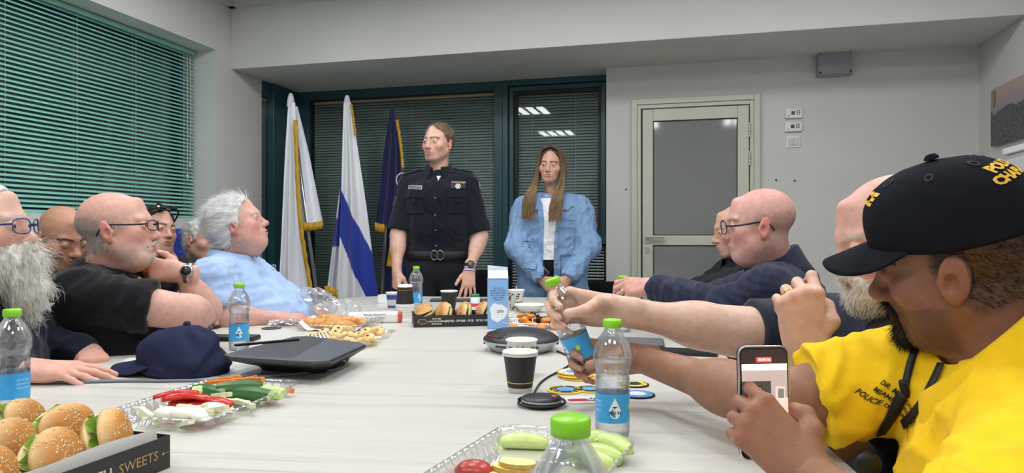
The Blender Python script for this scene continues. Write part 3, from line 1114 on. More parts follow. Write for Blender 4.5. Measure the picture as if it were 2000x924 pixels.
def eye_mesh(iris=(70, 55, 40)):
 V, F, col = [], [], []
 n, m = 12, 16
 for i in range(n + 1):
  th = math.pi * i / n
  for k in range(m):
   ph = 2 * math.pi * k / m
   V.append((0.0122 * math.sin(th) * math.cos(ph), 0.0122 * math.cos(th), 0.0122 * math.sin(th) * math.sin(ph)))
   a = math.degrees(th)
   col.append(srgb(12, 12, 12) if a < 10 else srgb(*iris) if a < 37 else srgb(214, 206, 198))
 for i in range(n):
  for k in range(m):
   l = (k + 1) % m
   F.append((i * m + k, (i + 1) * m + k, (i + 1) * m + l, i * m + l))
 return mesh_from('eyeball', V, F, col=np.array(col, np.float32))

def strands(name, roots, path, width, col, seed=3, taper=True):
 """roots (n,3); path: (n,m,3) points along each strand -> thin three-sided tubes"""
 n, m, _ = path.shape
 t = np.gradient(path, axis=1)
 t /= np.linalg.norm(t, axis=2, keepdims=True) + 1e-9
 ref = np.array((0.93, 0.25, 0.25), np.float32)
 x = np.cross(t, ref)
 bad = np.abs(t @ ref)[..., None] > 0.93
 x = np.where(bad, np.cross(t, np.array((0, 0.6, 0.8), np.float32)), x)
 x /= np.linalg.norm(x, axis=2, keepdims=True) + 1e-9
 y = np.cross(t, x)
 w = width * (np.linspace(1, 0.25, m) if taper else np.ones(m))
 V = np.stack([path + (x * math.cos(a) + y * math.sin(a)) * w[None, :, None] for a in (0, 2.09, 4.19)], 2)
 V = V.reshape(-1, 3)
 i = (np.arange(n)[:, None, None] * m + np.arange(m - 1)[None, :, None]) * 3 + np.arange(3)[None, None, :]
 j = (np.arange(n)[:, None, None] * m + np.arange(m - 1)[None, :, None]) * 3 + ((np.arange(3) + 1) % 3)[None, None, :]
 F = np.stack([i, j, j + 3, i + 3], -1).reshape(-1, 4)
 rs = np.random.RandomState(seed)
 g = rs.uniform(0.75, 1.2, size=(n, 1, 1, 1))
 cc = np.broadcast_to(np.array(col, np.float32) * g, (n, m, 3, 3)).reshape(-1, 3)
 return mesh_from(name, V.astype(np.float32), F, col=cc)

def arm_sdf(sh, el, s, pose):
 """hand-local: wrist at 0, fingers +y, back of the hand +z, thumb on side s*x"""
 S = SDF()
 fr = pose.get('fr', 1.0)
 el, sh = Vector(el), Vector(sh)
 S.cap(el, (0, -0.012, 0), 0.041 * fr, 0.026 * fr ** 0.5, k=0.02)
 S.ell(el * 0.72, (0.043 * fr, 0.07, 0.043 * fr), rot_cols(el, (0, 0, 1)), k=0.03)
 S.cap(el, sh, 0.043 * fr, 0.056 * fr, k=0.03)
 for x in (-0.011, 0.011):
  S.cap((x, -0.045, 0), (x, 0.012, 0), 0.0195, 0.019, k=0.015)
 kx = (0.030, 0.0100, -0.0105, -0.029)
 ky = (0.090, 0.093, 0.088, 0.079)
 ln = ((0.042, 0.026, 0.022), (0.046, 0.030, 0.023), (0.042, 0.028, 0.023), (0.034, 0.021, 0.020))
 rr = (0.0098, 0.0100, 0.0095, 0.0083)
 cur = pose.get('curl', ((15, 20, 12),) * 4)
 spr = pose.get('spread', (5, 1, -3, -8))
 nails = []
 for i in range(4):
  S.cap((s * kx[i] * 0.55, 0.006, 0), (s * kx[i], ky[i], 0.002), 0.0155, 0.0122, k=0.014)
 S.ell((s * -0.022, 0.035, -0.009), (0.014, 0.035, 0.012), k=0.012)
 S.ell((s * 0.002, 0.045, -0.002), (0.032, 0.040, 0.014), k=0.012)
 pts_all = [Vector((0, 0, 0))]
 for i in range(4):
  q = Vector((s * kx[i], ky[i], 0.001))
  c = 0.0
  a = math.radians(spr[i])
  for j in range(3):
   c += math.radians(cur[i][j])
   d = Vector((s * math.sin(a) * math.cos(c), math.cos(a) * math.cos(c), -math.sin(c)))
   e = q + d * ln[i][j]
   r0 = rr[i] * (1.06 - 0.13 * j)
   S.cap(q, e, r0, rr[i] * (0.93 - 0.13 * j), k=0.0045 if j else 0.006)
   if j == 2:
    nails.append((q + d * (ln[i][j] * 0.75) + Vector((0, math.sin(c), math.cos(c))) * r0 * 0.85, rr[i]))
   q = e
   pts_all.append(e)
 th = pose.get('thumb', ((0.018, 0.014, -0.005), (0.043, 0.043, -0.014), (0.054, 0.074, -0.020), (0.056, 0.100, -0.024)))
 th = [Vector((s * x, y, z)) for x, y, z in th]
 tr = (0.0165, 0.0135, 0.0112, 0.0092)
 for j in range(3):
  S.cap(th[j], th[j + 1], tr[j], tr[j + 1], k=0.012 if j == 0 else 0.006)
 pts_all += th
 nd = pose.get('thumb_nail', (0.6, 0, 0.8))
 nails.append((th[2].lerp(th[3], 0.8) + Vector((s * nd[0], nd[1], nd[2])).normalized() * 0.0085, 0.011))
 return S, pts_all, nails

def arm_arrays(sh, el, wr, fdir, dorsal, side, pose, h, skin, palm=None, scale=1.0, lim=None):
 R = rot_cols(fdir, dorsal)
 M = Matrix.Translation(wr) @ R.to_4x4() @ Matrix.Scale(scale, 4)
 Mi = M.inverted()
 s = -1 if side == 'R' else 1
 S, pts, nails = arm_sdf(Mi @ Vector(sh), Mi @ Vector(el), s, pose)
 pts = pts + [Mi @ Vector(sh), Mi @ Vector(el)]
 A = np.array([p[:] for p in pts])
 lo, hi = A.min(0) - 0.07, A.max(0) + 0.07
 V, Q = sdf_arrays(S, lo, hi, h)
 V = relax(V, Q, 1, 0.4)
 base = skin_lin(skin)
 col = np.tile(base, (len(V), 1))
 handm = np.clip((V[:, 1] + 0.02) / 0.06, 0, 1)
 red = np.array((1.03, 0.93, 0.91), np.float32)
 col = col * lerp(np.ones(3, np.float32), red, (handm * 0.7)[:, None])
 kn = 0
 for i, (kx, ky) in enumerate(zip((0.030, 0.0100, -0.0105, -0.029), (0.090, 0.093, 0.088, 0.079))):
  kn = kn + blob(V, (s * kx, ky, 0.012), (0.009, 0.010, 0.012))
 col = col * lerp(np.ones(3, np.float32), np.array((1.02, 0.84, 0.80), np.float32), np.clip(kn, 0, 1)[:, None])
 if palm is not None:
  N = vnormals(V, Q)
  t = np.clip(-N[:, 2] * 1.6 - 0.2, 0, 1) * handm
  col = lerp(col, np.array(srgb(*palm), np.float32), t[:, None])
 for c, r in nails:
  t = np.clip(1.6 - (((V - V3(c)) / (r * 0.8)) ** 2).sum(1), 0, 1)
  col = lerp(col, np.clip(base * 1.1 + 0.09, 0, 1), (0.6 * t)[:, None])
 Vw = np.array((M.to_3x3() @ Matrix.Identity(3)), np.float32)
 V = V @ Vw.T + np.array(M.translation, np.float32)
 return V, Q, col, M

def join_arrays(L):
 V, Q, Cc, n = [], [], [], 0
 for v, q, c in L:
  V.append(v)
  Q.append(q + n)
  Cc.append(c)
  n += len(v)
 return np.concatenate(V), np.concatenate(Q), np.concatenate(Cc)

def add_sdf(S, other, c, r, k):
 S.ops.append((0, other.ev, V3(c), r, k))

_FR = np.array(Matrix.Rotation(0.7, 3, 'Y') @ Matrix.Rotation(0.5, 3, 'X'), np.float32)

def folds(V, N, amp, seed):
 n1 = wob(V * np.array((1, 1, 0.3), np.float32), 34, seed, 3)
 n2 = wob((V @ _FR) * np.array((1, 0.3, 1), np.float32), 40, seed + 1, 3)
 f = 0.45 * (1 - 2 * np.abs(n1) ** 0.8) + 0.40 * (1 - 2 * np.abs(n2) ** 0.8) + 0.12 * wob(V, 60, seed + 2)
 return V + N * (amp * f)[:, None]

class Person:
 def __init__(self, label, base, name='person'):
  self.root = empty(name, (base[0], base[1], 0), label, 'person')
  self.inv = Matrix.Translation((-base[0], -base[1], 0))
  self.base = base
  self.pieces = []
  self.mats = {}

 def add(self, name, me, m, parent=None, mx=None):
  M = self.inv if mx is None else self.inv @ mx
  o = bpy.data.objects.new(name, me)
  C.objects.link(o)
  if len(me.materials) == 0:
   for q in (m if isinstance(m, (list, tuple)) else [m]):
    me.materials.append(q)
  if parent is None:
   o.parent = self.root
   o.matrix_basis = M
  else:
   o.parent = parent
   o.matrix_basis = self.mats[parent.name].inverted() @ M
  self.mats[o.name] = M.copy()
  return o

 def pix(self, u, v, dflt=1.0):
  """where the sight line of a photo pixel meets the clothing: point, normal"""
  d = at(u, v, 1.0) - Vector((0, 0, CAM_Z))
  hit = self.bvh.ray_cast(Vector((0, 0, CAM_Z)), d.normalized(), 8)
  if hit[0] is None:
   return (at(u, v, dflt), Vector((0, -1, 0))) if dflt else (None, None)
  n = hit[1]
  return hit[0], (n if n.dot(d) < 0 else -n)

 def head(self, pos, yaw, pitch, roll, scale, p, neck, h=0.003):
  self.p = p
  M = self.HM = head_matrix(pos, yaw, pitch, roll, scale)
  self.hs = scale
  nl = M.inverted() @ Vector(neck)
  S = head_sdf(p, nl)
  lo = np.minimum(np.array((-0.105, -0.135, -0.15)), np.array(nl) - 0.075)
  hi = np.maximum(np.array((0.105, 0.14, 0.135)), np.array(nl) + 0.075)
  V, Q = sdf_arrays(S, lo, hi, h / scale)
  V = relax(V, Q, 1, 0.35)
  col = head_colours(V, p)
  R3 = np.array(M.to_3x3(), np.float32)
  self.pieces.append((V @ R3.T + np.array(M.translation, np.float32), Q, col))
  self.head_local = (V, Q)
  if p.get('eye', 1.0) > 0.05:
   for s in (-1, 1):
    g = p.get('gaze', (0, 0))
    E = M @ Matrix.Translation((s * 0.032, 0.0775, -0.0012)) @ Matrix.Rotation(math.radians(-g[0]), 4, 'Z') @ Matrix.Rotation(math.radians(g[1]), 4, 'X')
    self.add('eye', eye_mesh(p.get('iris', (70, 55, 40))), M_eye, None, E)
  return M

 def arm(self, side, sh, el, wr, fdir, dorsal, pose, h=0.0035, palm=None, scale=1.0):
  V, Q, col, M = arm_arrays(sh, el, wr, fdir, dorsal, side, pose, h, self.p.get('hand', self.p['skin']), palm, scale)
  self.pieces.append((V, Q, col))
  return M

 def stub(self, P, N):
  """hidden trunk that joins head and arms into one figure"""
  S = SDF()
  S.cap(P, Vector(P).lerp(N, 0.8), 0.09, 0.09, k=0.03)
  A = np.array([Vector(P)[:], Vector(N)[:]])
  V, Q = sdf_arrays(S, A.min(0) - 0.14, A.max(0) + 0.14, 0.02)
  self.pieces.append((V, Q, np.tile(np.array(srgb(*self.p['skin']), np.float32), (len(V), 1))))

 def body(self):
  V, Q, col = join_arrays(self.pieces)
  o = self.add('body', mesh_from('body', V, Q, col=col), M_skin)
  return o

 def hair(self, t, line, m_rgb, h=0.003, amp=0.003, name='hair', streak=120, extra=None, nape=True, cut=None):
  """cap of hair of thickness t above a hairline given as (y, z) points"""
  S = SDF()
  p = self.p
  w = p.get('w', 1.0)
  S.ell((0, -0.018, 0.032), (0.077 * w + t, 0.098 + t, 0.083 + t), k=0.02)
  if nape:
   S.cap((0, -0.04, -0.02), (0, -0.045, -0.07), 0.062 * w + t, 0.05 + t, k=0.03)
  if extra:
   extra(S)
  ys, zs = [a for a, b in line], [b for a, b in line]
  S.ops.append((2, lambda P: (np.interp(P[:, 1], ys, zs) - P[:, 2]).astype(np.float32) * 0.6, None, 0, 0.006))
  for q in (cut or []):
   S.cut(*q)
  V, Q = sdf_arrays(S, (-0.14, -0.17, -0.16), (0.14, 0.14, 0.17), h / self.hs)
  V = relax(V, Q, 1, 0.4)
  N = vnormals(V, Q)
  st = wob(V * np.array((1.0, 0.25, 0.35), np.float32), streak, 2) + 0.5 * wob(V, streak * 0.6, 1)
  V = V + N * (amp * st)[:, None]
  base = np.array(srgb(*m_rgb), np.float32)
  col = base[None] * (1 + 0.22 * wob(V * np.array((1.0, 0.3, 0.3), np.float32), streak * 1.6, 3))[:, None]
  R3 = np.array(self.HM.to_3x3(), np.float32)
  Vw = V @ R3.T + np.array(self.HM.translation, np.float32)
  self.hair_local = (V, N)
  return self.add(name, mesh_from(name, Vw, Q, col=np.clip(col, 0, 1)), M_hairc)

 def hair_strands(self, n, length, width, rgb, flow, seed=1, name='hair_strands', lift=0.35, sel=None, parent=None, src=None, grav=0.0, curl=0.0, m=5):
  V, N = src if src is not None else self.hair_local
  rs = np.random.RandomState(seed)
  idx = np.arange(len(V))
  if sel is not None:
   idx = idx[sel(V)]
  idx = rs.choice(idx, n)
  r, nn = V[idx], N[idx]
  d = np.array([flow(q) for q in r], np.float32) if callable(flow) else np.tile(np.array(flow, np.float32), (n, 1))
  d = d - nn * (d * nn).sum(1, keepdims=True)
  d /= np.linalg.norm(d, axis=1, keepdims=True) + 1e-6
  d = d + lift * nn + rs.normal(size=d.shape) * 0.18
  L = length * rs.uniform(0.6, 1.15, size=(n, 1, 1))
  t = np.linspace(0, 1, m)[None, :, None]
  path = r[:, None] + d[:, None] * t * L + np.array((0, 0, -1), np.float32) * grav * t ** 2 * L
  if curl:
   ph = rs.uniform(0, 6.28, size=(n, 1, 1))
   ax = rs.normal(size=(n, 1, 3)) * 0.6
   path = path + np.sin(t * 7 + ph) * ax * curl * t
  R3 = np.array(self.HM.to_3x3(), np.float32)
  path = path @ R3.T + np.array(self.HM.translation, np.float32)
  me = strands(name, r, path, width, srgb(*rgb), seed)
  o = self.add(name, me, M_hairc, parent)
  o['kind'] = 'stuff'
  return o

 def beard(self, build, rgb, h=0.003, amp=0.003, streak=110, name='beard', zcol=None):
  S = SDF()
  build(S)
  lo, hi = (-0.13, -0.05, -0.32), (0.13, 0.22, 0.02)
  V, Q = sdf_arrays(S, lo, hi, h / self.hs)
  V = relax(V, Q, 1, 0.4)
  N = vnormals(V, Q)
  V = V + N * (amp * (wob(V * np.array((1, 1, 0.3), np.float32), streak, 1) + 0.5 * wob(V, streak, 2)))[:, None]
  base = np.array(srgb(*rgb), np.float32)
  col = base[None] * (1 + 0.18 * wob(V * np.array((1, 1, 0.25), np.float32), streak * 1.5, 3))[:, None]
  R3 = np.array(self.HM.to_3x3(), np.float32)
  self.beard_local = (V, N)
  return self.add(name, mesh_from(name, V @ R3.T + np.array(self.HM.translation, np.float32), Q, col=np.clip(col, 0, 1)), M_hairc)

 def glasses(self, rgb, w=0.026, hgt=0.019, r=0.0014, rimless_bottom=False, y=0.112, z=-0.002, temple=True, square=3.0):
  M_f = mat('glasses_%d_%d_%d' % rgb, srgb(*rgb), 0.3, metal=0.3)
  HM = self.HM
  root = None
  for s in (-1, 1):
   pts = []
   for k in range(28):
    a = 2 * math.pi * k / 28
    ca, sa = math.cos(a), math.sin(a)
    q = (abs(ca) ** square + abs(sa) ** square) ** (-1 / square)
    x = w * ca * q
    pts.append((s * 0.034 + x, y - 0.010 * ((s * 0.034 + x) / 0.06) ** 2 * 1.6, z + hgt * sa * q))
   if root is None:
    root = self.add('glasses', tube_mesh('rim', pts, r, 6, closed=True), M_f, None, HM)
   else:
    g = self.add('rim', tube_mesh('rim', pts, r, 6, closed=True), M_f, root, HM)
   bm = bmesh.new()
   vs = [bm.verts.new(q) for q in pts]
   bm.faces.new(vs)
   self.add('lens', bm_mesh('lens', bm), M_lens, root, HM)
   if temple:
    wd = self.p.get('w', 1.0)
    x1 = 0.060
    pt = smooth_curve([(s * x1, y - 0.016, z + 0.006), (s * (0.074 * wd + 0.004), 0.06, z + 0.006), (s * (0.079 * wd + 0.004), 0.0, z + 0.012),
                                   (s * (0.080 * wd + 0.002), -0.022, z + 0.006), (s * (0.078 * wd), -0.04, z - 0.018)], 5)
    self.add('temple', tube_mesh('temple', pt, r * 1.3, 6, flat=1.6), M_f, root, HM)
  self.add('bridge', tube_mesh('bridge', smooth_curve([(-0.009, y + 0.001, z + 0.004), (0, y + 0.004, z + 0.007), (0.009, y + 0.001, z + 0.004)], 4), r, 6), M_f, root, HM)
  return root

 def shirt(self, N, P, yaw, shoulders, arms, m, wid=1.0, belly=0.0, chest=0.0, h=0.008, amp=0.004, seed=0, sleeve='short', lower=0.0,
              name='shirt', grow=0.0, sl_r=0.066, low_len=0.62, neck_r=0.062, neck_hole=None, cut_z=None, baggy=0.0, slen=0.5, el_r=None, cuff_r=0.043):
  """clothing over the trunk and arms; arms: side -> (elbow, wrist)"""
  a = math.radians(yaw)
  F = Vector((math.cos(a), math.sin(a), 0))
  Rt = Vector((math.sin(a), -math.cos(a), 0))
  N, P = Vector(N), Vector(P)
  U = (N - P).normalized()
  L = (N - P).length
  Fp = (F - U * F.dot(U)).normalized()
  S = SDF()
  pts = [N, P]
  S.cap(P - Rt * 0.085 * wid - U * lower, P + Rt * 0.085 * wid - U * lower, 0.118 + grow, k=0.05)
  if lower:
   S.cap(P - Rt * 0.08 * wid, P + Rt * 0.08 * wid, 0.118 + grow, k=0.06)
  B = P + U * L * 0.36 + Fp * belly * 0.75
  S.cap(B - Rt * 0.072 * wid, B + Rt * 0.072 * wid, 0.113 + grow + belly * 0.25, k=0.09)
  Cc = P + U * L * 0.68 + Fp * (0.012 + chest)
  S.cap(Cc - Rt * 0.088 * wid, Cc + Rt * 0.088 * wid, 0.108 + grow + chest * 0.3, k=0.09)
  S.cap(Cc, P + U * L * 0.5, 0.12 + grow, k=0.08)
  for sd, sh in shoulders.items():
   sh = Vector(sh)
   sgn = 1 if sd == 'R' else -1
   S.cap(N - U * 0.060, sh, 0.068, 0.062 + grow, k=0.05)
   S.cap(N - U * 0.030, sh + U * 0.0, 0.046, 0.055 + grow, k=0.05)
   pts.append(sh)
   if sd in arms:
    el, wr = Vector(arms[sd][0]), Vector(arms[sd][1])
    pts += [el]
    st = arms[sd][2] if len(arms[sd]) > 2 else sleeve
    slen_ = arms[sd][3] if len(arms[sd]) > 3 else slen
    T = SDF()
    if st == 'short':
     e = sh.lerp(el, slen_)
     d = (el - sh).normalized()
     T.cap(sh, sh.lerp(el, slen_ + 0.12), 0.064 + grow, sl_r + baggy, k=0.02)
     T.cut(e, d, 0.006)
     add_sdf(S, T, sh.lerp(e, 0.5), (e - sh).length / 2 + 0.08, 0.02)
    else:
     d = (wr - el).normalized()
     er = (el_r or 0.054) + baggy
     T.cap(sh, el, 0.064 + grow + baggy, er, k=0.02)
     T.cap(el, wr + d * 0.03, er, cuff_r + baggy * 0.3, k=0.04)
     T.cut(wr - d * 0.005, d, 0.006)
     c = (sh + el + wr) / 3
     add_sdf(S, T, c, max((q - c).length for q in (sh, el, wr)) + 0.1, 0.02)
     pts.append(wr)
  # neck opening
  S.cap(N - U * 0.015 + Fp * 0.01, N + U * 0.15, neck_r - 0.008, neck_r + 0.02, k=0.006, sub=True)
  if neck_hole:
   neck_hole(S, N, U, Fp, Rt)
  if cut_z:
   S.cut((0, 0, cut_z), (0, 0, -1), 0.003)
  A = np.array([q[:] for q in pts])
  lo, hi = A.min(0) - 0.24, A.max(0) + 0.24
  lo[2] = max(lo[2], P.z - 0.16 - lower)
  hi[2] = A.max(0)[2] + 0.12
  V, Q = sdf_arrays(S, lo, hi, h)
  V = relax(V, Q, 2, 0.5)
  V = folds(V, vnormals(V, Q), amp, seed)
  me = mesh_from(name, V, Q)
  self.frame = (N, P, U, Fp, Rt, L)
  o = self.add(name, me, m)
  self.cloth = o
  self.cloth_arr = (V, Q)
  self.bvh = BVHTree.FromPolygons([tuple(map(float, v)) for v in V], [tuple(map(int, q)) for q in Q])
  return o

 def collar(self, m, r=0.064, hgt=0.036, drop=0.046, gap=24, spread=0.016, name='collar', tilt=0.2, back=0.0, rx=1.0, up=0.0, point=0.03):
  """turned-down shirt collar around the neck"""
  N, P, U, Fp, Rt, L = self.frame
  n, V, F = 40, [], []
  z0 = -0.012 + up
  for i in range(n + 1):
   t = -1 + 2 * i / n
   a = math.radians(t * (180 - gap))          # 0 = back of the neck
   dirv = -Fp * math.cos(a) + Rt * math.sin(a) * rx
   fr = 0.5 - 0.5 * math.cos(a)               # 0 back .. 1 front
   base = N + U * (z0 - tilt * 0.10 * fr) + Fp * (0.006 + 0.03 * fr * tilt)
   pk = point * max(0.0, (abs(t) - 0.72) / 0.28)
   prof = ((r, 0.0), (r - 0.002, hgt * (1 - 0.30 * fr)), (r + 0.006, hgt * (1 - 0.30 * fr) + 0.004), (r + 0.012, hgt * (1 - 0.3 * fr)),
     (r + 0.02 + spread * 0.5, -drop * 0.3), (r + 0.026 + spread + back * (1 - fr), -drop - pk))
   for rad, z in prof:
    V.append(base + dirv * rad + U * z)
  k = len(prof)
  for i in range(n):
   for j in range(k - 1):
    F.append((i * k + j, (i + 1) * k + j, (i + 1) * k + j + 1, i * k + j + 1))
  me = mesh_from(name, [tuple(v) for v in V], F)
  o = self.add(name, me, m)
  md = o.modifiers.new('thick', 'SOLIDIFY')
  md.thickness = 0.0028
  md.offset = 0
  return o

 def on_cloth(self, V2, F2, origin, normal, up, lift=0.0015, name='print', m=None, parent=None):
  """lay a flat drawing (x right, y up as seen from outside) onto the clothing"""
  n = Vector(normal).normalized()
  up = Vector(up)
  up = (up - n * up.dot(n)).normalized()
  x = up.cross(n)
  out = []
  for q in V2:
   o = Vector(origin) + x * float(q[0]) + up * float(q[1])
   hit = self.bvh.ray_cast(o + n * 0.25, -n, 0.6)
   pz = float(q[2]) if len(q) > 2 else 0.0
   b = hit[0] if hit[0] is not None else o
   out.append(b + n * (lift + pz))
  return self.add(name, mesh_from(name, [tuple(v) for v in out], F2, smooth=False), m, parent)

 def grid_on(self, w, hgt, origin, normal, up, name, m, lift=0.002, n=8, outline=None, thick=0.0015, parent=None):
  nx = n
  ny = max(2, int(n * hgt / w))
  V, F = [], []
  for j in range(ny + 1):
   for i in range(nx + 1):
    V.append(((i / nx - 0.5) * w, (j / ny - 0.5) * hgt))
  for j in range(ny):
   for i in range(nx):
    a = j * (nx + 1) + i
    F.append((a, a + 1, a + nx + 2, a + nx + 1))
  o = self.on_cloth(V, F, origin, normal, up, lift, name, m, parent)
  md = o.modifiers.new('thick', 'SOLIDIFY')
  md.thickness = thick
  md.offset = 1
  return o

 def text_cloth(self, s, size, origin, normal, up, name, m, lift=0.0022, bold=0.0, parent=None, align='CENTER'):
  V, F = text_data(s, size, 0, bold, align)
  return self.on_cloth(V[:, :2], F, origin, normal, up, lift, name, m, parent)

 def disc_on(self, r, origin, normal, up, name, m, lift=0.002, inner=0.0, n=20, parent=None, sy=1.0, thick=0.001):
  V, F = [], []
  rings = 3
  for j in range(rings + 1):
   q = inner + (r - inner) * j / rings
   for k in range(n):
    a = 2 * math.pi * k / n
    V.append((q * math.cos(a), q * math.sin(a) * sy))
  for j in range(rings):
   for k in range(n):
    l = (k + 1) % n
    F.append((j * n + k, j * n + l, (j + 1) * n + l, (j + 1) * n + k))
  o = self.on_cloth(V, F, origin, normal, up, lift, name, m, parent)
  md = o.modifiers.new('thick', 'SOLIDIFY')
  md.thickness = thick
  md.offset = 1
  return o

 def trousers(self, P, yaw, m, m_shoe, standing=False, feet=None, wid=1.0, spread=0.12):
  a = math.radians(yaw)
  F = Vector((math.cos(a), math.sin(a), 0))
  Rt = Vector((math.sin(a), -math.cos(a), 0))
  P = Vector(P)
  S = SDF()
  pts = []
  S.cap(P - Rt * 0.08 * wid, P + Rt * 0.08 * wid, 0.118, k=0.05)
  ank = []
  for s in (-1, 1):
   hip = P + Rt * s * 0.09 - Vector((0, 0, 0.02))
   if standing:
    kn = Vector((hip.x, hip.y, 0.50)) + F * 0.02 + Rt * s * 0.01
    an = Vector((hip.x, hip.y, 0.09)) + Rt * s * 0.02
   else:
    kn = hip + F * 0.42 + Rt * s * spread * 0.5
    kn.z = 0.515
    an = kn + F * (-0.04)
    an.z = 0.09
   S.cap(hip, kn, 0.092, 0.066, k=0.04)
   S.cap(kn, an, 0.066, 0.052, k=0.02)
   pts += [hip, kn, an]
   ank.append(an)
  S.cut((0, 0, 0.07), (0, 0, -1), 0.004)
  A = np.array([q[:] for q in pts] + [P[:]])
  V, Q = sdf_arrays(S, A.min(0) - 0.16, A.max(0) + 0.16, 0.020)
  V = relax(V, Q, 1, 0.5)
  V = folds(V, vnormals(V, Q), 0.004, 2)
  self.add('trousers', mesh_from('trousers', V, Q), m)
  for an in ank:
   S = SDF()
   S.ell(an + F * 0.06 - Vector((0, 0, 0.045)), (0.05, 0.05, 0.045), k=0.02)
   S.cap(an - F * 0.02 + Vector((0, 0, -0.045)), an + F * 0.14 + Vector((0, 0, -0.05)), 0.042, 0.036, k=0.03)
   S.cap(an, an - Vector((0, 0, 0.03)), 0.045, 0.045, k=0.03)
   S.cut((0, 0, 0.004), (0, 0, -1), 0.003)
   A = np.array([(an - F * 0.07)[:], (an + F * 0.19)[:]])
   lo, hi = A.min(0) - 0.06, A.max(0) + 0.06
   lo[2], hi[2] = -0.01, 0.15
   V, Q = sdf_arrays(S, lo, hi, 0.014)
   self.add('shoe', mesh_from('shoe', relax(V, Q, 1, 0.5), Q), m_shoe)

def dirv(yaw, pitch=0):
 a, p = math.radians(yaw), math.radians(pitch)
 return Vector((math.cos(a) * math.cos(p), math.sin(a) * math.cos(p), math.sin(p)))

FLAT = dict(curl=((8, 10, 6), (8, 10, 6), (10, 12, 8), (12, 14, 8)), spread=(6, 1, -4, -10))
RELAX = dict(curl=((22, 30, 18), (26, 34, 20), (30, 36, 22), (34, 38, 22)))
FIST = dict(curl=((72, 92, 55), (78, 96, 60), (80, 96, 60), (82, 92, 55)), thumb=((0.018, 0.014, -0.006), (0.040, 0.045, -0.022), (0.034, 0.070, -0.038), (0.012, 0.078, -0.046)))
GRIP = dict(curl=((34, 58, 40), (36, 60, 42), (40, 60, 42), (46, 58, 40)), spread=(6, 2, -2, -6),
   thumb=((0.020, 0.014, -0.012), (0.038, 0.034, -0.044), (0.034, 0.062, -0.075), (0.028, 0.094, -0.081)), thumb_nail=(0.6, 0.2, -0.8))
# ------------------------------------------------------------------ the people around the table
M_blk = fabric('black_polo', (22, 22, 26))
M_navy = fabric('navy_sweater', (26, 30, 46))
M_navy2 = fabric('navy_shirt', (40, 44, 66), bump=0.5)
M_navy3 = fabric('navy_polo', (40, 44, 58))
M_jack = fabric('black_jacket', (20, 22, 28), rough=0.6, sheen=0.05)
M_lblue = fabric('light_blue_polo', (166, 192, 230))
M_yel = fabric('yellow_polo', (250, 204, 30), sheen=0.05)
M_unif = fabric('dark_uniform', (22, 24, 36))
M_denim = mat('denim', srgb(128, 158, 194), 0.85, spec=0.15, noise=0.10, nscale=90, bump=0.6, bscale=500)
M_wtee = fabric('white_tee', (232, 232, 236))
M_trou = fabric('dark_trousers', (28, 30, 38))
M_shoe = mat('black_shoe', srgb(18, 18, 20), 0.4)
M_gold = mat('gold_ring', srgb(224, 180, 90), 0.25, metal=1.0)
M_silver = mat('silver_metal', srgb(200, 200, 205), 0.25, metal=1.0)
M_gthread = mat('gold_thread', srgb(226, 176, 40), 0.6)
M_wthread = mat('white_thread', srgb(220, 220, 225), 0.6)
M_bthread = mat('black_thread', srgb(20, 20, 20), 0.7)
M_blueth = mat('blue_thread', srgb(60, 110, 200), 0.6)
UP = Vector((0, 0, 1))

def sho(N, yaw, U=UP, w=0.185, drop=0.055, fwd=0.0):
 a = math.radians(yaw)
 Rt = Vector((math.sin(a), -math.cos(a), 0))
 F = Vector((math.cos(a), math.sin(a), 0))
 N = Vector(N)
 return {'R': N + Rt * w - UP * drop + F * fwd, 'L': N - Rt * w - UP * drop + F * fwd}

def ring_at(per, M, s, finger, name='ring', m=None, t=0.55, curl=(30, 0, 0), spread=(5, 1, -3, -8), rad=0.0102):
 kx = (0.030, 0.0100, -0.0105, -0.029)[finger]
 ky = (0.090, 0.093, 0.088, 0.079)[finger]
 ln = (0.042, 0.046, 0.042, 0.034)[finger]
 c, a = math.radians(curl[0]), math.radians(spread[finger])
 d = Vector((s * math.sin(a) * math.cos(c), math.cos(a) * math.cos(c), -math.sin(c)))
 q = Vector((s * kx, ky, 0.001)) + d * ln * t
 R = rot_cols(Vector((1, 0, 0)), d)           # local z along the finger
 pts = [(rad * math.cos(k * math.pi / 8), rad * math.sin(k * math.pi / 8), 0) for k in range(16)]
 me = tube_mesh(name, pts, 0.0017, 6, closed=True, flat=1.6)
 return per.add(name, me, m or M_gold, None, M @ Matrix.Translation(q) @ R.to_4x4())

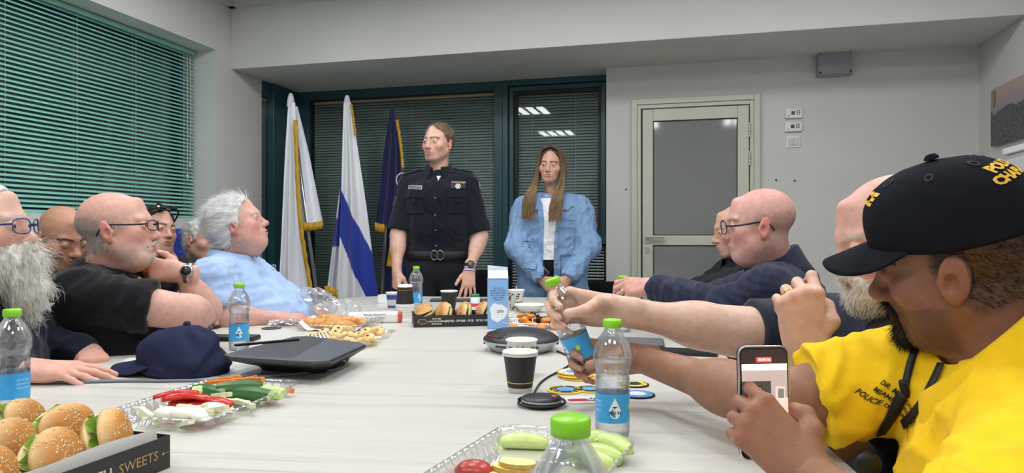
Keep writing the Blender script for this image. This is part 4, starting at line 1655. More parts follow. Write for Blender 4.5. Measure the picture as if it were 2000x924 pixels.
def watch_on(per, M, rgb_strap, rgb_face, rx=0.033, rz=0.025, y=-0.035, face=0.019, rot=0.0, metal=False):
 """wrist watch in the hand frame M"""
 m_s = mat('strap_%d_%d_%d' % rgb_strap, srgb(*rgb_strap), 0.3 if metal else 0.6, metal=0.9 if metal else 0)
 n = 32
 V, F = [], []
 for k in range(n):
  a = 2 * math.pi * k / n
  for dr, dy in ((0, -0.009), (0.003, -0.009), (0.003, 0.009), (0, 0.009)):
   V.append(((rx + dr) * math.cos(a), y + dy, (rz + dr) * math.sin(a)))
 for k in range(n):
  l = (k + 1) % n
  for j in range(4):
   F.append((k * 4 + j, l * 4 + j, l * 4 + (j + 1) % 4, k * 4 + (j + 1) % 4))
 R = Matrix.Rotation(rot, 4, 'Y')
 w = per.add('watch', mesh_from('watch_strap', V, F), m_s, None, M @ R)
 case = lathe_mesh('watch_case', [(0.001, 0), (face, 0), (face, 0.008), (face * 0.82, 0.010), (0.001, 0.010)], 28)
 per.add('watch_case', case, m_s, w, M @ R @ Matrix.Translation((0, y, rz + 0.001)))
 dial = lathe_mesh('watch_dial', [(0.0005, 0.0106), (face * 0.8, 0.0104), (face * 0.8, 0.0098)], 28)
 per.add('watch_dial', dial, mat('dial_%d_%d_%d' % rgb_face, srgb(*rgb_face), 0.2), w, M @ R @ Matrix.Translation((0, y, rz + 0.001)))
 return w

# ---- man with the long white beard, far left
p = Person('bearded man in navy sweater at the left frame edge, one hand flat on the table', at(-60, 600, 1.80))
N = at(-58, 588, 1.80)
P = Vector((N.x - 0.06, 1.80, 0.56))
p.head(at(-30, 446, 1.79), 8, 4, 0, 1.0, dict(skin=(226, 172, 150), ruddy=0.6, fringe=(196, 190, 182), fringe_top=0.05, brow=(196, 186, 176), nose=1.15, w=1.0), N, 0.003)
sh = sho(N, 8, w=0.19)
sh['L'] = sh['L'] + Vector((0.03, 0, -0.02))
elR, wrR = at(-130, 720, 1.66), on_table(58, 722, 0.778)
elL, wrL = at(40, 655, 2.03), at(176, 690, 2.02)
MR = p.arm('R', sh['R'], elR, wrR, (1, 0.12, -0.07), (0, -0.25, 1), dict(FLAT, thumb=((0.018, 0.014, -0.005), (0.040, 0.045, -0.012), (0.046, 0.075, -0.016), (0.044, 0.10, -0.018))), 0.003, scale=1.02)
p.arm('L', sh['L'], elL, wrL, (0.6, -0.8, -0.1), (0, 0, 1), FIST, 0.008)
p.stub(P, N)
p.body()
p.shirt(N, P, 8, sh, {'R': (elR, wrR), 'L': (elL, wrL)}, M_navy, wid=1.12, belly=0.06, sleeve='long', amp=0.009, seed=1, h=0.008)
p.trousers(P, 8, M_trou, M_shoe)
p.glasses((40, 60, 120), y=0.113, r=0.0016)
p.hair(0.008, [(-0.15, -0.06), (-0.03, -0.045), (0.0, 0.0), (0.03, 0.045), (0.05, 0.085), (0.1, 0.14)], (206, 202, 196), 0.0035, amp=0.004)

def bb(S):
 S.ell((0, 0.055, -0.085), (0.066, 0.055, 0.05), k=0.03)
 S.cap((0, 0.070, -0.10), (0, 0.090, -0.16), 0.048, 0.036, k=0.04)
 S.cap((0, 0.090, -0.16), (0, 0.092, -0.205), 0.034, 0.016, k=0.04)
 for s in (-1, 1):
  S.cap((s * 0.066, 0.0, -0.035), (s * 0.05, 0.045, -0.10), 0.014, 0.03, k=0.03)
  S.cap((0, 0.103, -0.053), (s * 0.032, 0.088, -0.066), 0.012, 0.010, k=0.012)
 S.ell((0, 0.108, -0.0685), (0.016, 0.012, 0.003), k=0.006, sub=True)

be = p.beard(bb, (222, 218, 208), 0.0032, amp=0.005, streak=90)
p.hair_strands(2600, 0.055, 0.0006, (232, 228, 218), lambda q: (q[0] * 2.0, 0.15, -1), 5, 'beard_strands', lift=0.14, src=p.beard_local, parent=be, curl=0.012, m=7)
st = [(math.cos(math.pi / 2 + k * math.pi / 5) * (0.021 if k % 2 == 0 else 0.009), math.sin(math.pi / 2 + k * math.pi / 5) * (0.021 if k % 2 == 0 else 0.009)) for k in range(10)]
p.on_cloth(st, [tuple(range(10))], at(92, 597, 1.9), (0.35, -1, 0.1), UP, 0.003, 'star_emblem', M_wthread)
print('p1')

# ---- tanned bald man behind, looking down
p = Person('tanned bald man in black jacket looking down, seated behind by the blinds', at(120, 560, 2.72))
N = at(112, 533, 2.74)
P = Vector((N.x - 0.05, 2.78, 0.56))
p.head(at(126, 463, 2.70), -32, -20, -4, 1.0, dict(skin=(196, 138, 106), ruddy=0.25, red=(170, 100, 80), stubble=(110, 88, 76), stubble_a=0.35, brow=(60, 48, 40), eye=0.35, fat=0.3, lip=(150, 92, 80), nose=1.15), N, 0.0035)
sh = sho(N, -25)
elR, wrR = sh['R'] + Vector((0.05, -0.05, -0.28)), sh['R'] + Vector((0.26, 0.05, -0.36))
elL, wrL = sh['L'] + Vector((0.08, 0.03, -0.28)), sh['L'] + Vector((0.28, -0.05, -0.36))
p.arm('R', sh['R'], elR, wrR, (1, 0.2, -0.1), (0, 0, 1), RELAX, 0.008)
p.arm('L', sh['L'], elL, wrL, (1, -0.2, -0.1), (0, 0, 1), RELAX, 0.008)
p.stub(P, N)
p.body()
p.shirt(N, P, -25, sh, {'R': (elR, wrR), 'L': (elL, wrL)}, M_jack, wid=1.08, sleeve='long', amp=0.006, seed=2, h=0.010)
p.collar(M_jack, r=0.062, hgt=0.03, drop=0.06, gap=35)
p.trousers(P, -25, M_trou, M_shoe)
print('p2')

# ---- bald man with glasses, hand on chin
p = Person('bald man in black polo with glasses and wristwatch, hand at his chin', at(200, 600, 2.27))
N = at(206, 532, 2.28)
P = Vector((N.x - 0.04, 2.30, 0.56))
PR = dict(skin=(222, 166, 146), ruddy=0.7, red=(214, 130, 118), scalp=0.6, fringe=(190, 180, 170), fringe_top=0.03, stubble=(206, 196, 186), stubble_a=0.3, brow=(200, 180, 165), brow_a=0.5, w=1.04, fat=0.8, jaw=1.08, ear=1.05)
p.head(at(231, 446, 2.26), 14, 6, 0, 1.03, PR, N, 0.0034)
sh = sho(N, 10, w=0.205, drop=0.06)
elR, wrR = at(372, 612, 2.16), at(400, 618, 2.40)
elL, wrL = at(402, 606, 2.44), at(350, 532, 2.36)
p.arm('R', sh['R'], elR, wrR, (-0.3, 1, 0), (0, 0.1, 1), dict(FIST, fr=1.25), 0.006)
POSE = dict(curl=((20, 30, 20), (24, 34, 22), (30, 40, 25), (36, 45, 25)), spread=(4, 0, -3, -6), fr=1.12,
   thumb=((0.018, 0.012, -0.006), (0.044, 0.036, -0.014), (0.060, 0.062, -0.02), (0.066, 0.088, -0.022)))
ML = p.arm('L', sh['L'], elL, wrL, (-0.93, -0.12, 0.12), (0.15, -0.85, 0.25), POSE, 0.0036)
p.stub(P, N)
p.body()
p.shirt(N, P, 10, sh, {'R': (elR, wrR), 'L': (elL, wrL)}, M_blk, wid=1.25, belly=0.16, sleeve='short', amp=0.010, seed=3, sl_r=0.082, grow=0.012, slen=0.66)
p.collar(M_blk, r=0.080, hgt=0.034, drop=0.045, gap=20, rx=1.05, up=0.016)
p.trousers(P, 10, M_trou, M_shoe, wid=1.2)
p.glasses((25, 25, 28), y=0.114, w=0.025, hgt=0.016)
hv, hq = p.head_local
fs = p.hair_strands(1500, 0.016, 0.0006, (200, 194, 188), (0, -0.7, -0.7), 3, 'hair', lift=0.16, src=(hv, vnormals(hv, hq)), grav=0.2,
     sel=lambda V: (V[:, 2] < 0.045 - 0.2 * np.maximum(V[:, 1] + 0.02, 0)) & (V[:, 2] > -0.07) & (V[:, 1] < 0.012 + 0.15 * V[:, 2]) & ((np.abs(V[:, 0]) < 0.0805) | (V[:, 1] < -0.045)))

def bb(S):
 S.cap((0, 0.1, -0.054), (0.026, 0.086, -0.066), 0.005, 0.0045, k=0.008)
 S.cap((0, 0.1, -0.054), (-0.026, 0.086, -0.066), 0.005, 0.0045, k=0.008)
 S.ell((0, 0.074, -0.098), (0.026, 0.022, 0.022), k=0.012)
 for s in (-1, 1):
  S.cap((s * 0.026, 0.084, -0.066), (s * 0.02, 0.080, -0.09), 0.0045, 0.007, k=0.008)

be = p.beard(bb, (206, 196, 184), 0.0028, amp=0.002)
p.hair_strands(500, 0.012, 0.0005, (222, 214, 204), (0, 0.3, -1), 8, 'beard_strands', lift=0.3, src=p.beard_local, parent=be)
ring_at(p, ML, 1, 2, curl=(30, 0, 0), spread=(4, 0, -3, -6), t=0.45)
watch_on(p, ML, (176, 178, 180), (24, 26, 32), rx=0.034, rz=0.027, y=-0.032, face=0.021, metal=True)
o_ = at(325, 553, 2.2)
e1 = p.disc_on(0.030, o_, (0.75, -0.65, 0.1), UP, 'chest_emblem', M_gthread, lift=0.002, inner=0.0, sy=1.15)
p.disc_on(0.021, o_, (0.75, -0.65, 0.1), UP, 'emblem_field', M_blk, lift=0.0035, sy=1.15, parent=e1)
p.disc_on(0.013, o_, (0.75, -0.65, 0.1), UP, 'emblem_centre', M_blueth, lift=0.005, sy=1.2, parent=e1)
print('p3')

# ---- young man with sunglasses on his head
p = Person('young dark-haired man in black shirt with sunglasses pushed up, seated in the back row', at(315, 560, 3.45))
N = at(322, 512, 3.46)
P = Vector((N.x - 0.03, 3.50, 0.56))
p.head(at(305, 450, 3.42), -28, 4, 8, 1.0, dict(skin=(214, 158, 136), ruddy=0.5, stubble=(150, 118, 100), stubble_a=0.2, brow=(58, 44, 36), fat=0.6, eye=0.75, jaw=1.05), N, 0.004)
sh = sho(N, -20)
elR, wrR = sh['R'] + Vector((0.05, -0.05, -0.28)), sh['R'] + Vector((0.26, 0.05, -0.36))
elL, wrL = sh['L'] + Vector((0.08, 0.03, -0.28)), sh['L'] + Vector((0.28, -0.05, -0.36))
p.arm('R', sh['R'], elR, wrR, (1, 0.2, -0.1), (0, 0, 1), RELAX, 0.008)
p.arm('L', sh['L'], elL, wrL, (1, -0.2, -0.1), (0, 0, 1), RELAX, 0.008)
p.stub(P, N)
p.body()
p.shirt(N, P, -20, sh, {'R': (elR, wrR), 'L': (elL, wrL)}, M_blk, wid=1.05, sleeve='long', amp=0.005, seed=4, h=0.010)
p.collar(M_blk, gap=30)
p.trousers(P, -20, M_trou, M_shoe)
p.hair(0.009, [(-0.15, -0.07), (-0.04, -0.055), (0.0, 0.01), (0.02, 0.03), (0.05, 0.075), (0.07, 0.09), (0.12, 0.10)], (46, 36, 30), 0.004, amp=0.003)
g = p.add('sunglasses', tube_mesh('sunglasses', smooth_curve([(-0.088, -0.02, 0.03), (-0.084, 0.03, 0.075), (-0.055, 0.075, 0.098), (0, 0.085, 0.104), (0.055, 0.075, 0.098), (0.084, 0.03, 0.075), (0.088, -0.02, 0.03)], 5), 0.004, 8), M_black, None, p.HM)
for s in (-1, 1):
 S_ = lathe_mesh('dark_lens', [(0.0005, 0.006), (0.014, 0.004), (0.024, 0)], 20)
 p.add('dark_lens', S_, mat('shades', srgb(10, 10, 12), 0.05), g, p.HM @ Matrix.Translation((s * 0.034, 0.072, 0.108)) @ Matrix.Rotation(math.radians(-45), 4, 'X'))
print('p4')

# ---- grey-haired man half hidden
p = Person('grey-haired man in dark shirt half hidden behind the blue polo', at(395, 560, 3.8))
N = at(385, 522, 3.82)
P = Vector((N.x - 0.03, 3.86, 0.56))
p.head(at(397, 471, 3.78), -22, -6, 10, 1.0, dict(skin=(206, 150, 124), ruddy=0.4, brow=(120, 110, 100), eye=0.8, lip=(160, 100, 90)), N, 0.004)
sh = sho(N, -15)
elR, wrR = sh['R'] + Vector((0.05, -0.05, -0.28)), sh['R'] + Vector((0.26, 0.05, -0.36))
elL, wrL = sh['L'] + Vector((0.08, 0.03, -0.28)), sh['L'] + Vector((0.28, -0.05, -0.36))
p.arm('R', sh['R'], elR, wrR, (1, 0.2, -0.1), (0, 0, 1), RELAX, 0.008)
p.arm('L', sh['L'], elL, wrL, (1, -0.2, -0.1), (0, 0, 1), RELAX, 0.008)
p.stub(P, N)
p.body()
p.shirt(N, P, -15, sh, {'R': (elR, wrR), 'L': (elL, wrL)}, M_navy, wid=1.0, sleeve='long', amp=0.005, seed=5, h=0.010)
p.collar(M_navy, gap=30)
p.trousers(P, -15, M_trou, M_shoe)
p.hair(0.010, [(-0.15, -0.08), (-0.04, -0.06), (-0.01, -0.02), (0.015, -0.01), (0.03, 0.04), (0.06, 0.078), (0.12, 0.10)], (186, 182, 176), 0.004, amp=0.004)
p.hair_strands(500, 0.03, 0.0008, (205, 202, 196), (0, -1, -0.5), 2, lift=0.3)
print('p5')

# ---- white-haired man in the light blue polo
p = Person('white-haired heavy man in light blue polo leaning back and gazing up', at(440, 600, 3.03))
N = at(452, 503, 3.03)
P = Vector((N.x - 0.02, 3.08, 0.56))
p.head(at(464, 438, 3.0), 12, 20, 0, 1.03, dict(skin=(216, 160, 142), ruddy=0.75, red=(208, 124, 112), brow=(200, 186, 176), w=1.05, fat=1.0, jaw=1.12, eye=0.7, lip=(176, 112, 104)), N, 0.003)
sh = sho(N, 5, w=0.235, drop=0.075)
elR, wrR = at(440, 622, 2.76), at(545, 622, 2.83)
elL, wrL = at(560, 600, 3.25), at(620, 610, 3.2)
p.arm('R', sh['R'], elR, wrR, (1, 0.25, -0.05), (0, -0.3, 1), dict(RELAX, fr=1.15), 0.005)
p.arm('L', sh['L'], elL, wrL, (0.6, -0.8, -0.1), (0, 0.3, 1), dict(RELAX, fr=1.1), 0.006)
p.stub(P, N)
p.body()
p.shirt(N, P, 5, sh, {'R': (elR, wrR), 'L': (elL, wrL)}, M_lblue, wid=1.3, belly=0.22, chest=0.03, sleeve='short', amp=0.012, seed=6, sl_r=0.088, grow=0.012, slen=0.80)
p.collar(M_lblue, r=0.082, hgt=0.03, drop=0.05, gap=26, rx=1.08, up=0.018)
p.trousers(P, 5, M_trou, M_shoe, wid=1.25)
p.hair(0.013, [(-0.15, -0.085), (-0.045, -0.075), (-0.02, -0.03), (0.012, -0.012), (0.03, 0.04), (0.05, 0.075), (0.075, 0.088), (0.12, 0.11)], (214, 212, 210), 0.0032, amp=0.004, streak=90)
p.hair_strands(2200, 0.045, 0.0007, (232, 231, 230), lambda q: (0, -1, 0.3 - 3 * max(0, -q[1])), 4, lift=0.25)
o_ = at(527, 522, 2.88)
gl = None
for s in (-1, 1):
 pts = [(0.016 * s + 0.015 * math.cos(k * math.pi / 8), 0.012 * math.sin(k * math.pi / 8)) for k in range(16)]
 q = [Vector((o_.x + 0.02, o_.y - 0.01, o_.z)) + Vector((0.5, -0.75, 0)) * a + Vector((0.1, 0.05, 1)) * b for a, b in pts]
 me = tube_mesh('hanging_glasses', q, 0.0012, 6, closed=True)
 if gl is None:
  gl = p.add('hanging_glasses', me, M_silver)
 else:
  p.add('rim', me, M_silver, gl)
print('p6')

# ---- standing officer
p = Person('standing police officer in dark short-sleeved uniform shirt and belt', at(858, 462, 4.25))
N = at(857, 333, 4.25)
P = Vector((N.x, 4.27, 0.98))
p.head(at(855, 279, 4.22), 242, 0, 2, 1.02, dict(skin=(222, 170, 146), ruddy=0.5, stubble=(160, 126, 108), stubble_a=0.28, brow=(110, 84, 64), jaw=1.04, eye=0.68, rednose=0.2, lip=(196, 128, 116), iris=(44, 40, 36), gaze=(-3, -3)), N, 0.003)
sh = sho(N, 264, w=0.178, drop=0.085)
elR, wrR = at(778, 458, 4.22), at(775, 532, 4.12)
elL, wrL = at(938, 462, 4.22), at(917, 528, 4.10)
MR = p.arm('R', sh['R'], elR, wrR, (0.05, -0.25, -1), (-0.75, -0.6, 0), dict(FIST, fr=1.05), 0.0040)
LEGS = dict(curl=((12, 16, 10), (14, 18, 10), (14, 18, 10), (16, 18, 10)), spread=(14, 3, -8, -18), fr=1.05,
   thumb=((0.018, 0.014, -0.005), (0.044, 0.040, -0.012), (0.060, 0.066, -0.018), (0.070, 0.088, -0.022)))
ML = p.arm('L', sh['L'], elL, wrL, (-0.05, -0.3, -1), (0.25, -1, 0.25), LEGS, 0.0040)
p.stub(P, N)
p.body()
p.shirt(N, P, 266, sh, {'R': (elR, wrR), 'L': (elL, wrL)}, M_unif, wid=1.02, belly=0.03, chest=0.015, sleeve='short', amp=0.006, seed=7, sl_r=0.074, grow=0.0, slen=0.92, h=0.007)
p.collar(M_unif, r=0.066, hgt=0.04, drop=0.05, gap=22, point=0.03, up=0.014)
p.trousers(P - Vector((0, 0, 0.06)), 270, M_trou, M_shoe, standing=True)
p.hair(0.0055, [(-0.15, -0.055), (-0.05, -0.04), (-0.02, 0.0), (0.012, 0.008), (0.03, 0.045), (0.055, 0.076), (0.075, 0.082), (0.12, 0.083)], (112, 94, 78), 0.003, amp=0.003, streak=160, nape=False)
p.hair_strands(2600, 0.016, 0.0007, (132, 112, 94), lambda q: (0, 0.5 if q[2] > 0.07 else -0.5, 1 if q[2] > 0.05 else -0.6), 6, lift=0.45)
# neck opening shows a white undershirt
fr = Vector((0, -1, 0))
p.on_cloth([(-.013, .012), (0, -.02), (.013, .012)], [(0, 1, 2)], at(855, 346, 4.1), fr, UP, 0.003, 'undershirt', M_wtee)
pk = p.grid_on(0.028, 0.40, at(851, 425, 4.1), fr, UP, 'placket', M_unif, lift=0.003, n=4)
for v in (387, 420, 450, 480):
 p.disc_on(0.006, at(850, v, 4.1), fr, UP, 'button', mat('grey_button', srgb(92, 94, 104), 0.4), lift=0.006, n=12, parent=pk)
for u in (808, 893):
 pc = p.grid_on(0.115, 0.12, at(u, 397, 4.1), fr, UP, 'chest_pocket', M_unif, lift=0.003)
 p.grid_on(0.125, 0.045, at(u, 378, 4.1), fr, UP, 'pocket_flap', M_unif, lift=0.007, parent=pc)
 p.grid_on(0.022, 0.03, at(u + 1, 391, 4.1), fr, UP, 'pocket_tab', M_unif, lift=0.010, parent=pc, n=3)
M_tagm = mat('name_tag_grey', srgb(168, 178, 172), 0.4)
nt = p.grid_on(0.088, 0.024, at(809, 365, 4.1), fr, UP + Vector((0.15, 0, 0)) * 0.6, 'name_tag', M_tagm, lift=0.004)
p.grid_on(0.080, 0.016, at(809, 365, 4.1), fr, UP + Vector((0.15, 0, 0)) * 0.6, 'tag_field', mat('name_tag_dark', srgb(92, 104, 100), 0.4), lift=0.0062, parent=nt)
bd = p.grid_on(0.085, 0.046, at(894, 360, 4.1), fr, UP, 'badge_patch', mat('badge_navy', srgb(20, 24, 52), 0.6), lift=0.004)
p.text_cloth(heb('משטרת ישראל'), 0.0135, at(895, 355, 4.1), fr, UP, 'badge_lettering', M_gthread, lift=0.0075, parent=bd, bold=0.0003)
p.disc_on(0.0155, at(894, 363, 4.1), fr, UP, 'badge_wreath', M_wthread, lift=0.0072, inner=0.0105, parent=bd)
p.disc_on(0.008, at(894, 363, 4.1), fr, UP, 'badge_star', M_wthread, lift=0.0072, n=6, parent=bd)
for s, u in ((-1, 797), (1, 913)):
 p.grid_on(0.115, 0.042, Vector((at(u, 340, 4.23).x, 4.23, 1.6)), (0.25 * s, -0.1, 1), (0, 1, 0), 'epaulette', M_unif, lift=0.004, thick=0.004)
# sleeve shields
for s, u in ((1, 943), (-1, 765)):
 sp_ = [(a * 0.034, b * 0.045) for a, b in sv]
 c = at(u, 392, 4.22)
 q = p.on_cloth(sp_, [tuple(range(7))], c, (s * 1.0, -0.55, 0.1), UP, 0.003, 'sleeve_shield', M_gthread)
 p.on_cloth([(a * 0.8, b * 0.8) for a, b in sp_], [tuple(range(7))], c, (s * 1.0, -0.55, 0.1), UP, 0.0045, 'shield_field', mat('shield_navy', srgb(24, 30, 60), 0.6), q)
q = p.on_cloth([(-.016, -.02), (.016, -.02), (.016, .02), (-.016, .02)], [(0, 1, 2, 3)], at(938, 362, 4.22), (1, -0.55, 0.2), UP, 0.003, 'flag_patch', M_wthread)
for b in (-0.015, 0.011):
 p.on_cloth([(-.016, b), (.016, b), (.016, b + .005), (-.016, b + .005)], [(0, 1, 2, 3)], at(938, 362, 4.22), (1, -0.55, 0.2), UP, 0.0042, 'flag_stripe', M_blueth, q)
# belt
N_, P_, U_, Fp_, Rt_, L_ = p.frame
zb = at(860, 498, 4.2).z

def belt_band(z0, z1, r_out, name, m, parent=None):
 V, F, n = [], [], 56
 for k in range(n):
  a = 2 * math.pi * k / n
  dv = Vector((math.cos(a), math.sin(a), 0))
  hit = p.bvh.ray_cast(Vector((P.x, P.y, (z0 + z1) / 2)) + dv * 0.5, -dv, 0.5)
  rr = (hit[0] - Vector((P.x, P.y, (z0 + z1) / 2))).length if hit[0] is not None else 0.19
  for z in (z0, z1):
   for e in (0.001, r_out):
    V.append((P.x + dv.x * (rr + e), P.y + dv.y * (rr + e), z))
 for k in range(n):
  l = (k + 1) % n
  a, b = k * 4, l * 4
  F += [(a + 1, b + 1, b + 3, a + 3), (a, a + 2, b + 2, b), (a, b, b + 1, a + 1), (a + 2, a + 3, b + 3, b + 2)]
 return p.add(name, mesh_from(name, V, F), m, parent)

M_belt = mat('black_webbing', srgb(16, 16, 19), 0.7, bump=0.4, bscale=300)
bt = belt_band(zb - 0.024, zb + 0.024, 0.008, 'belt', M_belt)
c = at(851, 498, 4.05)
for dx, nm in ((-0.018, 'buckle'), (0.018, 'buckle_ring')):
 pts = [(c.x + dx + 0.020 * math.cos(k * math.pi / 8) * (1 if nm != 'buckle' else 1.0), 4.02, zb + 0.028 * math.sin(k * math.pi / 8)) for k in range(16)]
 hit = p.bvh.ray_cast(Vector((c.x + dx, 3.5, zb)), Vector((0, 1, 0)), 2)
 yy = (hit[0].y if hit[0] is not None else 4.1) - 0.014
 p.add(nm, tube_mesh(nm, [(a, yy, b) for a, _, b in pts], 0.0042, 8, closed=True), mat('buckle_metal', srgb(120, 122, 126), 0.3, metal=0.9), bt)
watch_on(p, ML, (28, 28, 30), (92, 96, 100), rx=0.031, rz=0.025, y=-0.030, face=0.023)
for y, rgb, nm in ((0.000, (240, 240, 244), 'bracelet'), (-0.007, (40, 60, 150), 'bracelet'), (0.007, (40, 60, 150), 'bracelet')):
 pts = [(0.034 * math.cos(k * math.pi / 12), y, 0.0235 * math.sin(k * math.pi / 12)) for k in range(24)]
 p.add(nm, tube_mesh(nm, pts, 0.0035, 6, closed=True), mat('band_%d' % rgb[0], srgb(*rgb), 0.5), None, ML)
ring_at(p, ML, 1, 2, curl=(14, 0, 0), spread=(14, 3, -8, -18), t=0.4)
print('p7')

# ---- standing woman in the denim jacket
p = Person('standing woman with long hair in oversized light denim jacket', at(1080, 462, 4.3))
N = at(1078, 386, 4.34)
P = Vector((N.x, 4.36, 0.93))
p.head(at(1077, 323, 4.30), 254, -3, 4, 0.93, dict(skin=(214, 160, 134), ruddy=0.25, rednose=0.1, eye=0.72, brow=(80, 58, 44), jaw=0.86, w=0.94, nose=0.85, lip=(186, 104, 96), iris=(46, 34, 28), gaze=(2, -3)), N, 0.003)
sh = sho(N, 268, w=0.150, drop=0.095)
elR, wrR = at(1010, 482, 4.24), at(1058, 545, 4.16)
elL, wrL = at(1150, 480, 4.24), at(1110, 545, 4.16)
MR = p.arm('R', sh['R'], elR, wrR, (0.75, -0.35, -0.75), (-0.3, -1, -0.1), dict(RELAX, fr=0.85), 0.0042, scale=0.88)
ML = p.arm('L', sh['L'], elL, wrL, (-0.75, -0.35, -0.75), (0.3, -1, -0.1), dict(RELAX, fr=0.85), 0.0042, scale=0.88)
p.stub(P, N)
p.body()
p.shirt(N, P, 268, sh, {'R': (elR, wrR), 'L': (elL, wrL)}, M_denim, wid=1.0, sleeve='long', amp=0.012, seed=9, grow=0.028, baggy=0.014, h=0.006, lower=0.18,
  name='denim_jacket', cuff_r=0.046)
FRN = Vector((0, -1, 0))

def pane(rows, name, m, lift, parent=None, n=5, thick=0.002):
 """cloth laid on the front of the garment between two edges, rows of (v, left u, right u)"""
 V, F = [], []
 c0 = at(1073, 450, 4.15)
 k = 30
 for j in range(k + 1):
  v = rows[0][0] + (rows[-1][0] - rows[0][0]) * j / k
  l, r = np.interp(v, [q[0] for q in rows], [q[1] for q in rows]), np.interp(v, [q[0] for q in rows], [q[2] for q in rows])
  for i in range(n + 1):
   q = at(l + (r - l) * i / n, v, 4.15) - c0
   V.append((q.x, q.z))
 for j in range(k):
  for i in range(n):
   a_ = j * (n + 1) + i
   F.append((a_, a_ + 1, a_ + n + 2, a_ + n + 1))
 o = p.on_cloth(V, F, c0, FRN, UP, lift, name, m, parent)
 md = o.modifiers.new('thick', 'SOLIDIFY')
 md.thickness = thick
 md.offset = 1
 return o

pane([(386, 1056, 1096), (400, 1060, 1092), (430, 1062, 1087), (470, 1061, 1083), (508, 1060, 1082)], 'tee_shirt', M_wtee, 0.009)
pane([(507, 1060, 1082), (560, 1062, 1084)], 'black_top', fabric('black_top', (18, 18, 22)), 0.008)
p.jl = pane([(383, 1042, 1055), (400, 1050, 1061), (430, 1052, 1063), (470, 1050, 1062), (560, 1047, 1061)], 'front_edge', M_denim, 0.012, thick=0.005)
p.jr = pane([(383, 1096, 1108), (400, 1090, 1102), (430, 1086, 1098), (470, 1083, 1095), (560, 1083, 1096)], 'front_edge', M_denim, 0.012, thick=0.005)
pane([(386, 1036, 1054), (392, 1031, 1058), (400, 1030, 1060), (410, 1042, 1056)], 'collar', M_denim, 0.013, thick=0.004)
pane([(386, 1096, 1114), (392, 1092, 1120), (400, 1090, 1122), (410, 1096, 1110)], 'collar', M_denim, 0.013, thick=0.004)
p.trousers(P - UP * 0.03, 268, fabric('black_jeans', (18, 18, 22)), M_shoe, standing=True, wid=0.9)
for u, v in ((1092, 418), (1091, 448), (1089, 483), (1089, 518)):
 p.disc_on(0.0105, at(u, v, 4.15), FRN, UP, 'jacket_button', M_silver, lift=0.019, n=14, parent=p.jr)
q = p.grid_on(0.085, 0.20, at(1114, 465, 4.1), (0.15, -1, 0), UP, 'patch_pocket', M_denim, lift=0.009, thick=0.003, n=12)
p.grid_on(0.085, 0.028, at(1114, 440, 4.1), (0.15, -1, 0), UP, 'pocket_hem', M_denim, lift=0.014, parent=q, n=12)
q = p.grid_on(0.075, 0.20, at(1036, 492, 4.1), (-0.25, -1, 0), UP + Vector((0.12, 0, 0)), 'patch_pocket', M_denim, lift=0.009, thick=0.003, n=12)
p.grid_on(0.075, 0.028, at(1031, 467, 4.1), (-0.25, -1, 0), UP + Vector((0.12, 0, 0)), 'pocket_hem', M_denim, lift=0.014, parent=q, n=12)
HB = (78, 58, 46)
p.hair(0.011, [(-0.2, -0.16), (-0.06, -0.15), (-0.02, -0.05), (0.02, -0.0), (0.045, 0.045), (0.06, 0.088), (0.13, 0.088)], HB, 0.0035, amp=0.003, streak=130)
# long side locks as strands from the crown over the shoulders
rs = np.random.RandomState(11)
paths, nS = [], 2200
for i in range(nS):
 s = -1 if rs.rand() < 0.5 else 1
 e = rs.rand()
 d_ = rs.rand()
 yb = 0.058 - 0.12 * d_
 p0 = np.array((s * rs.uniform(0.001, 0.012), yb * 0.8 + 0.01, 0.127 - 0.015 * abs(d_ - 0.4)))
 p1 = np.array((s * (0.055 + 0.014 * e), yb, 0.094))
 p2 = np.array((s * (0.074 + 0.016 * e), yb * 0.8, 0.005))
 p3 = np.array((s * (0.074 + 0.030 * e), yb * 0.5 + 0.035, -0.10))
 p4 = np.array((s * (0.060 + 0.062 * e), 0.145 + 0.04 * d_, -0.20))
 p5 = np.array((s * (0.048 + 0.085 * e), 0.192 + 0.03 * rs.rand(), -0.25 - 0.12 * rs.rand()))
 P_ = [p0, p1, p2, p3, p4, p5]
 paths.append(np.array([q[:] for q in smooth_curve(P_, 3)]))
path = np.array(paths, np.float32) + rs.normal(size=(nS, 1, 3)).astype(np.float32) * 0.0025
# real light ends: bleached lengths
R3 = np.array(p.HM.to_3x3(), np.float32)
pw = path @ R3.T + np.array(p.HM.translation, np.float32)
me = strands('long_hair', path[:, 0], pw, 0.0021, srgb(96, 74, 56), 5)
ca = me.color_attributes['Col']
buf = np.ones(len(me.vertices) * 4, np.float32)
ca.data.foreach_get('color', buf)
buf = buf.reshape(nS, -1, 3, 4)
tt = np.linspace(0, 1, buf.shape[1])[None, :, None, None]
buf[..., :3] = buf[..., :3] * (1 - tt) * 0.8 + np.array(srgb(176, 146, 112), np.float32) * tt * np.random.RandomState(2).uniform(0.5, 1.15, size=(nS, 1, 1, 1))
ca.data.foreach_set('color', buf.astype(np.float32).ravel())
o = p.add('long_hair', me, M_hairc)
o['kind'] = 'stuff'
for s in (-1, 1):
 p.add('earring', tube_mesh('earring', [(s * 0.082, -0.004 + 0.007 * math.cos(k * math.pi / 6), -0.048 + 0.007 * math.sin(k * math.pi / 6)) for k in range(12)], 0.0014, 5, closed=True), M_gold, None, p.HM)
print('p8')

